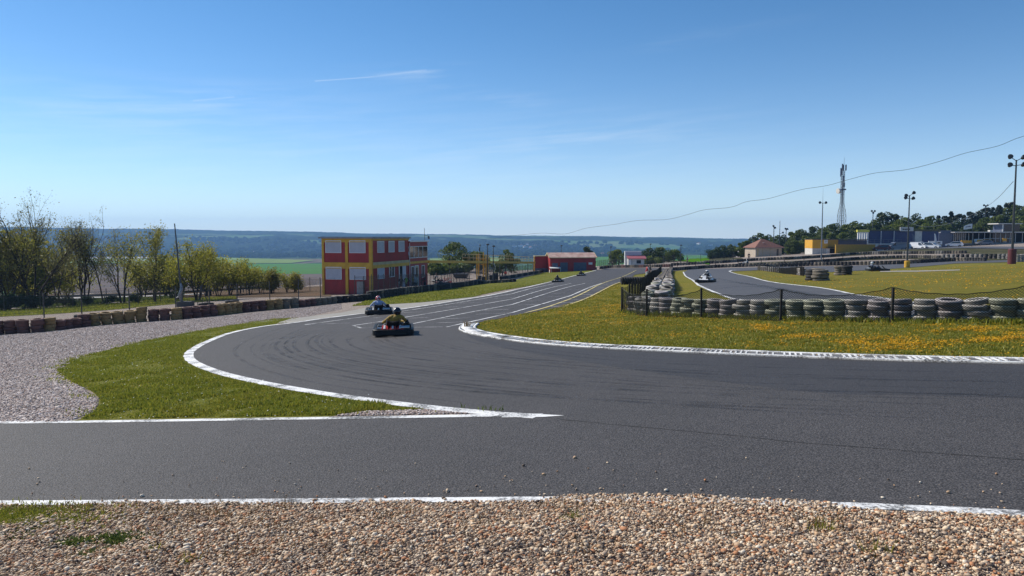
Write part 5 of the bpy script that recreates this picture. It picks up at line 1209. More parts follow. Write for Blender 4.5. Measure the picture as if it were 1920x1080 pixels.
    mb = MB(); mb.loft([[(x, -1.6, 1.05), (x, 0, 1.25), (x, 0, 1.31), (x, -1.6, 1.11)] for x in (-.2, 2.0)]); mb.cyl((0, -1.5, -.3), (0, -1.5, 1.05), .03); mb.cyl((1.9, -1.5, -.3), (1.9, -1.5, 1.05), .03); mb.build('canopy', M['white'], g)
    w = thing('flat_roof_shed', 'flat-roofed red shed with a yellow corner at the garage\'s left end', 'shed', (K2.x - 3.0, K2.y + 3.2, Tz(K2.x, K2.y) - .1), R(6))
    bx(w, 'wall', 'redpaint', (0, 2.8, 0, 2.2, .9, 3.35)); bx(w, 'lower_wall', 'bluegrey', (0.02, 2.8, .02, 2.2, -.5, .9)); bx(w, 'roof', 'beige', (-.1, 2.9, -.1, 2.3, 3.35, 3.5)); bx(w, 'corner_post', 'yellowpaint', (-.22, 0, -.05, .25, -.5, 3.34))
    # --- white hut
    p = P(1178, 498, 168); g = thing('hut', 'small white hut with a red awning roof and dark window', 'hut', (p.x, p.y, Tz(p.x, p.y)), R(-3))
    bx(g, 'wall', 'offwhite', (0, 3.55, 0, 2.4, -.4, 1.95)); bx(g, 'back_wall', 'white', (-.55, 3.2, 2.4, 3.6, -.4, 3.55)); bx(g, 'parapet_trim', 'shutter', (-.3, 3.15, 2.36, 2.4, 2.5, 3.35))
    mb = MB(); mb.loft([[(x, -.35, 1.85), (x, 2.4, 2.5), (x, 2.4, 2.6), (x, -.35, 1.95)] for x in (-.2, 4.0)]); mb.build('roof', pmat('red_awning', (.33, .09, .11), (.27, .08, .09), 2, .6), g)
    f = bx(g, 'window', 'white', (1.75, 1.82, -.03, .02, .8, 1.6), (2.85, 2.92, -.03, .02, .8, 1.6), (1.75, 2.92, -.03, .02, 1.6, 1.66), (1.75, 2.92, -.03, .02, .74, .8)); bx(f, 'pane', 'glass', (1.82, 2.85, -.015, .005, .8, 1.6)); bx(g, 'door', 'white', (.12, .62, -.03, .01, 0, 1.7)); bx(g, 'stripe', 'bluegrey', (.75, .85, -.01, .002, 0, 1.8))
    # --- tan hut with hipped roof
    p = P(1416.5, 481, 198); g = thing('pavilion', 'tan single-storey pavilion with a brown hipped roof', 'pavilion', (p.x, p.y, Tz(p.x, p.y)), R(14))
    bx(g, 'wall', 'tan', (0, 7.2, 0, 5.2, -.6, 2.45)); bx(g, 'porch_post', 'tan', (7.2, 7.9, .1, .3, -.6, 2.45), (7.2, 7.9, 4.6, 5.0, -.6, 2.45))
    mb = MB(); e = .4; mb.loft([[(-e, -e, 2.4), (8.1 + e, -e, 2.4), (8.1 + e, 5.2 + e, 2.4), (-e, 5.2 + e, 2.4)], [(-e, -e, 2.52), (8.1 + e, -e, 2.52), (8.1 + e, 5.2 + e, 2.52), (-e, 5.2 + e, 2.52)], [(3.2, 2.5, 4.75), (4.0, 2.5, 4.75), (4.0, 2.7, 4.75), (3.2, 2.7, 4.75)]]); mb.build('roof', M['tile'], g)
    bx(g, 'shutter', 'beige', (.4, .9, -.03, 0, .3, 2.2), (2.0, 2.1, -.03, 0, 0, 2.3), (4.3, 4.4, -.03, 0, 0, 2.3)); bx(g, 'gutter', 'roofgrey', (-.45, 8.55, -.48, -.4, 2.36, 2.46)); bx(g, 'door', 'dark_metal', (6.3, 6.9, -.02, 0, 0, 2.1)); bx(g, 'skylight', 'white', (2.7, 3.1, .9, 1.1, 3.72, 3.8))
    # --- yellow workshop
    p = P(1523, 476.5, 192); z = Tz(p.x, p.y) - .4; g = thing('workshop', 'flat-roofed workshop with a bright yellow upper front', 'workshop', (p.x, p.y, z), R(-4))
    bx(g, 'wall', 'offwhite', (0, 6.0, 0, 6, -.8, 1.95)); bx(g, 'upper_wall', 'orange_yellow', (-.05, 3.85, -.08, 6, 1.95, 4.15)); bx(g, 'side_wall', 'ochre', (3.852, 6.4, .05, 6, 2.3, 4.15)); bx(g, 'end_wall', 'dark_cladding', (6.402, 13.6, .2, 6, 2.3, 4.05)); bx(g, 'roof', 'dark_metal', (-.1, 13.7, -.15, 6.1, 4.15, 4.3))
    bx(g, 'canopy', 'dark_metal', (3.3, 6.6, -1.2, .2, 2.15, 2.3)); bx(g, 'doorway', 'dark_in', (4.3, 5.95, -.02, 0, 0, 1.9)); f = bx(g, 'notice_board', 'white', (2.85, 3.75, -.13, -.085, 3.2, 4.1)); bx(f, 'print', 'dark_metal', (3.0, 3.6, -.14, -.132, 3.75, 3.85), (3.0, 3.45, -.14, -.132, 3.5, 3.57)); bx(g, 'white_panel', 'white', (3.4, 4.25, -.3, -.1, .4, 1.9)); bx(g, 'door_line', 'bluegrey', (2.3, 2.4, -.02, 0, 0, 1.9), (2.8, 2.86, -.02, 0, 0, 1.9))
    p = P(1567, 472, 186); g = thing('retaining_wall', 'long ochre yellow wall between the workshop and the parked dark red car', 'wall', (p.x, p.y, Tz(p.x, p.y)), R(11))
    bx(g, 'wall', 'ochre', (0, 11.0, 0, .35, -.8, 2.1)); bx(g, 'coping', 'ochre', (-.05, 11.05, -.04, .39, 2.1, 2.2))
    # --- blue clubhouse
    p = P(1609, 456.5, 200); z = p.z; g = thing('clubhouse', 'long blue clubhouse with white columns and a lemon yellow corner fascia', 'clubhouse', (p.x, p.y, z), R(6))
    bx(g, 'wall', 'blue', (3.4, 16.6, .8, 3.4, 0, 3.35), (18.6, 23.5, .8, 3.4, 0, 3.3)); bx(g, 'plinth', 'offwhite', (-.1, 24, .6, 3.4, -3.5, 0)); bx(g, 'corner_wall', 'bluegrey', (2.2, 3.4, .95, 3.4, 0, 3.3)); bx(g, 'fascia', 'lemon', (-.3, 3.1, 0, .5, 3.05, 3.65)); bx(g, 'roof', 'scrub_roof', (2.6, 24, .5, 3.6, 3.35, 3.75))
    for k in range(5): bx(g, 'column', 'white', (-.1 + k * .66, .30 + k * .66, .1, .4, 0, 3.05))
    for x in (6.6, 10.3): bx(g, 'column', 'white', (x, x + .12, .3, .42, -1, 3.35))
    bx(g, 'white_bay', 'offwhite', (16.6, 18.6, .7, 3.4, 0, 3.3)); b_ = bx(g, 'roof_sign', 'offwhite', (12.0, 15.8, .25, .45, 3.3, 4.4)); bx(b_, 'lettering', 'dark_metal', (12.7, 13.2, .23, .25, 3.6, 4.0), (13.3, 13.8, .23, .25, 3.6, 4.0), (13.9, 14.2, .23, .25, 3.6, 4.0), (14.3, 14.8, .23, .25, 3.6, 4.0))
    mb = MB()
    for z0 in (.5, 1.0): mb.cyl((-2.2, -.6, z0), (12, -.6, z0), .03, n=5)
    for k in range(12): mb.cyl((-2.2 + k * 1.29, -.6, -1.2), (-2.2 + k * 1.29, -.6, 1.0), .03, n=5)
    mb.build('railing', M['grey_metal'], g)
    # --- glazed paddock building
    p = P(1788, 454.5, 212); z = p.z; g = thing('paddock_building', 'glazed paddock building with a flat grey roof and a small tower room', 'building', (p.x, p.y, z), R(2))
    bx(g, 'end_wall', 'bluegrey', (-4.0, 0, .5, 8, -3, 2.6)); bx(g, 'room_back', 'dark_in', (0, 27, 4, 8, -.5, 2.7)); bx(g, 'floor_slab', 'concrete', (-.2, 28, -.6, 4, -3, 0))
    gl = bx(g, 'glazing', 'glass', (.2, 3.6, .3, .34, .1, 2.6), ); bx(g, 'glazing', 'glass', (11.5, 17.5, .3, .34, .1, 2.6))
    mb = MB()
    for k in range(7): mb.box(.1 + k * .58, .17 + k * .58, .26, .299, 0, 2.62)
    for x in (4.4, 5.6, 7.3, 9.0, 10.6, 12.2, 13.6, 15.1, 16.4, 18.0, 20.0, 22.0, 24.0): mb.box(x, x + .1, .15, .28, 0, 2.62)
    mb.box(8.6, 17.5, .1, .145, 1.05, 1.15); mb.build('mullion', M['white'], g)
    bx(g, 'counter', 'white', (5.9, 8.3, -.2, .1, 0, .95)); rf = bx(g, 'roof', 'roofgrey', (-.6, 28, -1.2, 8.2, 2.7, 3.0)); bx(rf, 'edge_trim', 'offwhite', (-.6, 28, -1.26, -1.2, 2.78, 3.02)); bx(rf, 'roof_unit', 'offwhite', (11.8, 12.6, 2, 3, 3.0, 3.5)); bx(rf, 'roof_sign', 'bluegrey', (-3.2, -.2, .9, 1.05, 2.6, 3.4))
    tw = bx(g, 'tower_room', 'bluegrey', (15.4, 15.8, 2, 6, 3.0, 5.2), (15.8, 20.5, 5, 6, 3.0, 5.2)); bx(tw, 'pane', 'glass', (15.8, 20.5, 2, 2.05, 3.2, 5.0)); bx(tw, 'tower_roof', 'offwhite', (13.9, 21, 1.6, 6.2, 5.2, 5.45)); bx(tw, 'pillar', 'offwhite', (15.3, 15.6, 1.8, 1.98, 3.0, 5.2))
    for i, (x0, x1, q) in enumerate(((1.2, 4.3, 'nearest the white estate car'), (5.6, 9.6, 'in front of the white counter'), (12.5, 13.6, 'left of the yellow barrels'))):
        o = thing('barrier_block', f'yellow barrier block before the paddock building, {q}', 'barrier', g.location + Vector((x0, -1.6 - .3 * i, -.1 + .05 * x0))); bx(o, 'block', 'orange_yellow', (0, x1 - x0, 0, .35, -.4, .62), b=.05); bx(o, 'foot', 'concrete', (.1, x1 - x0 - .1, -.08, .43, -.45, -.2))
# ------------------------------------------------------------------ poles, masts, cables
def lamp_pole(px, top, base_y, d, label, base_mat, base_h, base_r, heads, hs=1.0, group='floodlight poles', spike=0.0, pole='dark_metal'):
    g = G(px, base_y) if d is None else P(px, base_y, d); d = g.y; z = Tz(g.x, g.y); topz = P(px, top, d).z - z
    t = thing('floodlight_pole', label, 'floodlight', (g.x, g.y, z), 0, group)
    mb = MB(); mb.cyl((0, 0, -.3), (0, 0, topz), .13 * hs, .07 * hs, 12); mb.build('pole', M[pole], t, True, 40)
    if base_mat: mb = MB(); mb.lathe([(base_r, -.4), (base_r, base_h - .06), (base_r - .06, base_h), (.05, base_h)], 18); mb.build('base', M[base_mat], t, True, 40)
    if spike: mb = MB(); mb.cyl((0, 0, topz - .1), (0, 0, topz + spike), .03, .012); mb.build('spike', M[pole], t)
    mb = MB()
    for dx, dz in heads: mb.cyl((0, 0, topz + min(dz, .0) - .1), (dx, -.05, topz + dz), .035 * hs, n=6)
    mb.build('arm', M[pole], t)
    for dx, dz in heads:
        mb = MB(); Mx = Matrix.Translation((dx, -.1, topz + dz)) @ Matrix.Rotation(R(62), 4, 'X') @ Matrix.Rotation(.25 * (1 if dx > 0 else -1), 4, 'Y')
        r = .235 * hs; mb.lathe([(.06 * hs, -.30 * hs), (r * .6, -.22 * hs), (r, .04 * hs), (r, .10 * hs), (r * .9, .11 * hs), (.02, .10 * hs)], 16, Mx); mb.build('lamp_head', M['dark_metal'], t, True, 40)
    return t
def build_poles():
    H4 = [(-.42, .0), (.40, .12), (-.32, -.55), (.36, -.5)]
    lamp_pole(1897, 300, 493, 84, 'tallest floodlight pole standing in a dark red drum', 'maroon_drum', 1.75, .42, [(-.75, .35), (.75, .3), (-.75, -.55), (.8, -.5)], 1.15)
    lamp_pole(1701, 366, 492, 98, 'floodlight pole in a yellow drum near the grey van', 'yellowpaint', .95, .35, [(-.5, -.05), (.5, .32), (-.55, -.35), (.45, -.4)], .95)
    lamp_pole(1540, 380, 477, 150, 'grey floodlight pole in front of the yellow workshop front', None, 0, 0, [(-.6, 0), (.6, 0)], 1.1, spike=2.9, pole='grey_metal')
    lamp_pole(1635, 398, 462, 225, 'distant floodlight pole above the trees by the lattice mast', None, 0, 0, [(-.45, .35), (.45, .35), (0, -.2)], 1.3)
    lamp_pole(1845, 385, 457, 238, 'distant floodlight pole against the dark evergreens', None, 0, 0, [(-.6, 0), (.6, 0), (0, -.3)], 1.3)
    lamp_pole(1450, 424, 476, 225, 'thin floodlight pole left of the bare mast behind the pavilion', None, 0, 0, [(-.2, 0), (.3, -.5)], 1.3)
    lamp_pole(1473, 429, 476, 228, 'thin floodlight pole right of the bare mast behind the pavilion', None, 0, 0, [(-.25, 0), (.3, -.1)], 1.3)
    lamp_pole(1413, 446, 478, 215, 'short floodlight pole at the pavilion\'s left roof edge', None, 0, 0, [(-.35, 0), (.35, 0)], 1.2)
    g = P(1461, 474, 220); z = Tz(g.x, g.y); t = thing('mast', 'bare thin mast rising between two floodlights behind the pavilion', 'mast', (g.x, g.y, z)); h = P(1461, 414, 220).z - z
    mb = MB(); mb.cyl((0, 0, -.3), (0, 0, h), .14, .06); mb.build('pole', M['dark_metal'], t); mb = MB(); mb.cyl((0, 0, h * .62), (.9, 0, h * .66), .05); mb.sphere((.95, 0, h * .66), .3, 8, 6); mb.build('lamp_head', M['dark_metal'], t)
    for px, y0, y1, d, lab in ((1276, 460, 497, 170, 'dark post right of the white hut'), (1145, 463, 497, 172, 'dark lamp post left of the white hut'), (1052, 461, 503, 175, 'thin post behind the red garage roof'), (1219, 458, 495, 200, 'thin dark pole in the trees right of the white hut'), (914, 459, 512, 116, 'dark post right of the yellow stair tower'), (925, 462, 511, 118, 'second dark post right of the yellow stair tower')):
        p = P(px, y1, d); z = Tz(p.x, p.y); h = P(px, y0, d).z - z; t = thing('lamp_post', lab, 'lamp post', (p.x, p.y, z)); mb = MB(); mb.cyl((0, 0, -.3), (0, 0, h), .09, .06); mb.build('pole', M['dark_metal'], t); mb = MB(); mb.bbox(-.16, .3, -.14, .14, h - .08, h + .14, .04); mb.build('lamp_head', M['dark_metal'], t)
    # lattice mast
    p = P(1577, 446, 262); z = Tz(p.x, p.y); H = P(1580, 309, 262).z - z; t = thing('lattice_mast', 'tall steel lattice radio mast rising above the trees', 'radio mast', (p.x, p.y, z))
    def wd(h): return max(.45, 1.05 - .6 * max(0, (h / H - .42)) / .12) if h / H > .42 else 1.05
    mb = MB(); lv = np.linspace(-.5, H * .93, 17)
    for sx, sy in ((-1, -1), (1, -1), (1, 1), (-1, 1)): mb.tube([(sx * wd(h), sy * wd(h), h) for h in lv], .075, 5)
    for i in range(len(lv) - 1):
        a, b = lv[i], lv[i + 1]; wa, wb = wd(a), wd(b); c = [(-1, -1), (1, -1), (1, 1), (-1, 1)]
        for k in range(4):
            q, r = c[k], c[(k + 1) % 4]
            mb.cyl((q[0] * wa, q[1] * wa, a), (r[0] * wb, r[1] * wb, b), .038, n=4); mb.cyl((r[0] * wa, r[1] * wa, a), (q[0] * wb, q[1] * wb, b), .038, n=4); mb.cyl((q[0] * wb, q[1] * wb, b), (r[0] * wb, r[1] * wb, b), .038, n=4)
    mb.cyl((.0, 0, 0), (0, 0, H * .8), .15, n=6); mb.build('lattice', M['grey_metal'], t)
    mb = MB()
    for k, (x, y, z0, z1) in enumerate(((-.95, -.5, .86, .96), (.7, -.6, .93, 1.0), (0, .8, .88, .96), (-.1, -.7, .80, .87), (.5, -.2, .74, .79), (.2, .4, .93, 1.0), (-.4, -.4, .95, 1.01))): mb.bbox(x - .22, x + .22, y - .15, y + .15, H * z0, H * z1, .05)
    mb.box(-.9, .9, -.9, .9, H * .70, H * .715); mb.build('panel_antenna', M['bluegrey'], t)
    mb = MB(); mb.cyl((.3, 0, H * .93), (.3, 0, H + 2.6), .06, .03); mb.build('whip_aerial', M['dark_metal'], t)
    mb = MB(); mb.cyl((-1.75, -.25, H * .69), (-.95, -.05, H * .69), .95, .85, 18); mb.build('dish', M['offwhite'], t, True, 40)
    # leaning mast on the left with its ballast block, and a tripod frame
    g = G(342, 575); h = P(342, 419, g.y).z - g.z; t = thing('leaning_mast', 'bare dark mast leaning slightly left on a concrete block', 'mast', g)
    mb = MB(); mb.cyl((0, 0, .2), (-.45, 0, h), .085, .045, 10); mb.build('pole', M['dark_metal'], t); bx(t, 'ballast_block', 'concrete_dark', (-.3, .85, -.5, .5, -.2, .45), b=.04)
    mb = MB(); mb.tube([(.0, -.1, .4), (-.1, -.25, 1.0), (.05, -.2, 1.5), (-.02, -.1, 2.0)], [.10, .16, .13, .07], 8); mb.tube([(0, 0, 1.0), (-.45, -.1, .75)], .06, 6); mb.build('winch', M['grey_metal'], t, True, 50); mb = MB(); mb.cyl((-.2, 0, h * .72), (.12, 0, h * .74), .03); mb.cyl((-.32, 0, h * .73), (-.28, 0, h * .66), .07); mb.build('bracket', M['dark_metal'], t)
    g = G(379, 573.5); t = thing('tripod_frame', 'thin metal tripod frame beside the concrete block of the leaning mast', 'tripod', g)
    for x, y in ((-.35, -.2), (.1, -.1), (.5, .3)): mb = MB(); mb.cyl((x, y, -.1), (-.05, 0, 1.75), .03); mb.build('leg', M['dark_metal'], t)
    # overhead cables
    path = [(900, 450, 100), (940, 445.5, 97), (965, 441.5, 95), (990, 439, 93), (1018, 437, 90), (1060, 438.5, 87), (1098, 428, 84), (1150, 421, 80), (1195, 413.5, 77), (1250, 411.5, 73), (1290, 402, 70), (1320, 393.5, 68), (1370, 388.5, 65), (1400, 378, 63), (1440, 372.5, 61), (1500, 356, 58), (1550, 348, 56), (1590, 337, 54), (1640, 324.5, 52), (1700, 318, 50), (1760, 303, 48), (1810, 287, 46), (1870, 274, 44), (1920, 255, 42), (2050, 222, 38), (2300, 120, 30)]
    pts = smooth_path([tuple(P(*q)) for q in path], 5); mb = MB(); mb.tube(pts, .013, 5); o = mb.build('cable', M['black']); tag(o, 'long dark overhead cable sagging unevenly across the sky', 'cable')
    pts = smooth_path([tuple(P(*q)) for q in ((1900, 340, 84), (1870, 372, 110), (1845, 390, 135), (1800, 413, 160), (1760, 423, 185), (1725, 424, 200), (1690, 410, 225))], 6); mb = MB(); mb.tube(pts, .03, 4); tag(mb.build('cable', M['grey_metal']), 'pale thin wire dipping from the tallest floodlight to the trees', 'cable')
# ------------------------------------------------------------------ cars, banners, cones
def car(name, label, px, y, d, rz, paint, kind='car', group='vehicles parked by the clubhouse'):
    p = P(px, y, d); z = Tz(p.x, p.y) + .02; t = thing(name, label, 'van' if 'van' in name else 'car', (p.x, p.y, z), rz, group)
    if kind == 'van': prof = [(-2.5, .35), (-2.55, .9), (-2.5, 1.75), (-2.3, 1.98), (1.0, 1.98), (1.35, 1.85), (1.95, 1.2), (2.5, 1.02), (2.6, .75), (2.6, .35)]; hw = .93; win = [(1.0, 1.2), (1.82, 1.2), (1.33, 1.72), (1.0, 1.76)]; ws = ((1.98, 1.23), (1.40, 1.80))
    elif kind == 'small_van': prof = [(-2.1, .32), (-2.15, .9), (-2.05, 1.6), (-1.9, 1.8), (.5, 1.8), (.8, 1.72), (1.45, 1.1), (2.05, .92), (2.15, .65), (2.15, .32)]; hw = .88; win = [(.3, 1.08), (1.25, 1.08), (.78, 1.58), (.3, 1.62)]; ws = ((1.45, 1.13), (.85, 1.68))
    else: prof = [(-2.0, .32), (-2.08, .75), (-1.95, 1.0), (-1.6, 1.42), (-1.2, 1.5), (.1, 1.5), (.35, 1.44), (1.05, .98), (1.85, .82), (2.08, .62), (2.08, .32)]; hw = .86; win = [(-1.5, .98), (.85, .98), (.28, 1.36), (-1.25, 1.38)]; ws = ((1.02, 1.02), (.38, 1.43))
    mb = MB(); n = len(prof)
    def ring(x, k, tk): return [(x * (1 if z_ < 1.0 else tk), y_ , z_) for y_, z_ in k]
    mb.loft([ring(-hw + .06, [(y_ * .985, max(.34, z_ * .985)) for y_, z_ in prof], .86), ring(-hw, prof, .88), ring(hw, prof, .88), ring(hw - .06, [(y_ * .985, max(.34, z_ * .985)) for y_, z_ in prof], .86)]); mb.build('body', M[paint], t, False)
    mb = MB()
    for s in (-1, 1): mb.loft([[(s * hw * (.985 if z_ < 1.1 else .90) , y_, z_) for y_, z_ in win], [(s * (hw * (.985 if z_ < 1.1 else .90) + .02), y_, z_) for y_, z_ in win]])
    (ya, za), (yb, zb) = ws; mb.loft([[(-hw * .82, ya, za), (hw * .82, ya, za), (hw * .76, yb, zb), (-hw * .76, yb, zb)], [(-hw * .82, ya + .02, za + .02), (hw * .82, ya + .02, za + .02), (hw * .76, yb + .02, zb + .02), (-hw * .76, yb + .02, zb + .02)]])
    yr = prof[1][0] - .03; zt = 1.35 if kind == 'car' else 1.6; mb.loft([[(-hw * .7, yr + (.45 if kind == 'car' else .0), zt), (hw * .7, yr + (.45 if kind == 'car' else 0), zt), (hw * .75, yr + .09, 1.02), (-hw * .75, yr + .09, 1.02)], [(-hw * .7, yr + (.42 if kind == 'car' else -.03), zt + .02), (hw * .7, yr + (.42 if kind == 'car' else -.03), zt + .02), (hw * .75, yr + .05, 1.03), (-hw * .75, yr + .05, 1.03)]])
    mb.build('window', M['glass'], t)
    for s in (-1, 1):
        for y_ in (prof[0][0] + .75, prof[-1][0] - .75):
            mb = MB(); Mx = Matrix.Translation((s * (hw - .1), y_, .31)) @ Matrix.Rotation(R(90), 4, 'Y'); mb.lathe([(.02, -.1), (.22, -.1), (.31, -.09), (.33, 0), (.31, .09), (.22, .1), (.02, .1)], 16, Mx); w = mb.build('wheel', M['rubber'], t, True, 40); mb = MB(); mb.lathe([(.02, -.11), (.19, -.105), (.19, .105), (.02, .11)], 12, Mx); mb.build('rim', M['grey_metal'], w)
        mb = MB(); yf = prof[-1][0]; mb.bbox(s * hw * .72 - .16, s * hw * .72 + .16, yf - .10, yf + .012, .6, .76, .02); mb.build('headlight', M['silver'], t); mb = MB(); yb_ = prof[0][0]; mb.bbox(s * hw * .82 - .08, s * hw * .82 + .08, yb_ - .07, yb_ + .02, .8, 1.05, .02); mb.build('tail_light', M['kart_red'], t)
    mb = MB(); mb.bbox(-hw * .95, hw * .95, prof[-1][0] - .05, prof[-1][0] + .05, .3, .5, .03); mb.bbox(-hw * .95, hw * .95, prof[0][0] - .06, prof[0][0] + .05, .3, .52, .03); mb.build('bumper', M['black'], t)
    return t
def build_vehicles():
    car('car', 'dark red car parked at the foot of the steps beside the grey van', 1652, 468.5, 188, R(80), 'car_red')
    car('van', 'grey panel van parked in front of the blue clubhouse', 1683, 467.5, 190, R(95), 'car_grey', 'van')
    car('small_van', 'white delivery van parked right of the grey van', 1723, 465, 188, R(-150), 'car_white', 'small_van')
    car('car', 'white car parked close to the right of the white delivery van', 1746, 464, 186, R(-140), 'car_white')
    car('car', 'white estate car parked alone before the glazed building', 1789, 461.5, 196, R(60), 'car_white')
    car('car', 'dark car parked deep among the yellow barrier blocks', 1845, 459, 208, R(85), 'car_grey')
    p = P(1759, 462, 196); t = thing('trailer', 'low white trailer side behind the two white vehicles', 'trailer', (p.x, p.y, Tz(p.x, p.y))); bx(t, 'side', 'white', (-2.6, 1.0, -.1, .1, .9, 1.8), b=.03); bx(t, 'print', 'dark_metal', (-1.0, -.4, -.12, -.102, 1.2, 1.5), (-.2, .5, -.12, -.102, 1.2, 1.5)); mb = MB(); mb.cyl((-.8, -.1, .32), (-.8, .1, .32), .32, n=14); mb.build('wheel', M['rubber'], t); bx(t, 'chassis', 'dark_metal', (-2.5, 1.0, -.05, .6, .55, .9))
    # feather banners and the flag
    for px, d, lab, m in ((1755, 195, 'white feather banner with a reddish foot beside the trailer', 'white'), (1714, 196, 'dark blue feather banner behind the white delivery van', 'bluegrey')):
        p = P(px, 462, d); t = thing('feather_banner', lab, 'banner', (p.x, p.y, Tz(p.x, p.y))); mb = MB(); mb.tube([(.25, 0, 0), (.1, 0, 2.2), (-.2, 0, 3.6), (-.55, 0, 3.9)], .03, 6); mb.build('pole', M['grey_metal'], t)
        mb = MB(); A_ = []
        for k in range(9): z_ = .8 + k * .37; x1 = np.interp(z_, [0, 2.2, 3.6, 3.9], [.25, .1, -.2, -.5]); A_.append([(x1 - .62 * math.sin(math.pi * min(1, .35 + k / 9 * .62)), .03 * math.sin(k), z_), (x1, 0, z_), (x1, .02, z_), (x1 - .62 * math.sin(math.pi * min(1, .35 + k / 9 * .62)), .05 * math.sin(k) + .02, z_)])
        mb.loft(A_); mb.build('sail', M[m], t)
    p = P(1823, 428, 175); t = thing('flag', 'white flag blowing left from its pole above the glazed building', 'flag', (p.x, p.y, Tz(p.x, p.y))); h = p.z - Tz(p.x, p.y)
    mb = MB(); mb.cyl((.05, 0, -.3), (.05, 0, h + 1.2), .035); mb.build('pole', M['dark_metal'], t); mb = MB(); RG = []
    for k in range(11): u = k / 10; x = -1.95 * u; RG.append([(x, .12 * math.sin(u * 7), h - .05 - .28 * u), (x, .12 * math.sin(u * 7), h + 1.05 - .55 * u * u), (x, .12 * math.sin(u * 7) + .015, h + 1.05 - .55 * u * u), (x, .12 * math.sin(u * 7) + .015, h - .05 - .28 * u)])
    mb.loft(RG); o = mb.build('cloth', M['white'], t); mb = MB()
    for k in range(4): u = .25 + k * .17; mb.box(-1.95 * u - .1, -1.95 * u + .12, .12 * math.sin(u * 7) - .08, .12 * math.sin(u * 7) - .02, h + .42 - .3 * u, h + .62 - .3 * u)
    mb.build('emblem', M['bluegrey'], o)
    # cones
    cm = None; pos = [((833, 530.5), 'red'), ((836.5, 532), 'red'), ((840.5, 531), 'red'), ((845.5, 530), 'red')] + [((x, y), 'w') for x, y in ((742.5, 544.5), (748, 544), (753.5, 543), (769, 539.5), (774.5, 538.8), (780, 538.2), (789.5, 537), (805, 534))]
    first = {}
    for (px, y), k in pos:
        g = G(px, y) if k == 'red' else on((px - 960) / F * (78 + (px - 742) * .09), 78 + (px - 742) * .09)
        if k in first: dup(first[k], g, 0.0); continue
        t = thing('traffic_cone', 'orange-red traffic cone in the row beside the parked karts' if k == 'red' else 'small pale traffic cone in the row along the shaded cabin wall', 'traffic cone', g, 0, 'red cones by the parked karts' if k == 'red' else 'pale cones by the cabin wall')
        hh = .9 if k == 'red' else .6; mb = MB(); mb.lathe([(.17, .03), (.11, hh * .4), (.035, hh), (.01, hh)], 14); mb.build('cone', M['cone_red' if k == 'red' else 'shutter'], t, True, 40); bx(t, 'base', 'cone_red' if k == 'red' else 'shutter', (-.2, .2, -.2, .2, 0, .03)); mb = MB(); mb.lathe([(.128, hh * .36), (.10, hh * .56), (.095, hh * .56), (.12, hh * .36)], 14, None, True); mb.build('band', M['white'], t); first[k] = t
def px_of(x, y): return 960 + F * x / y
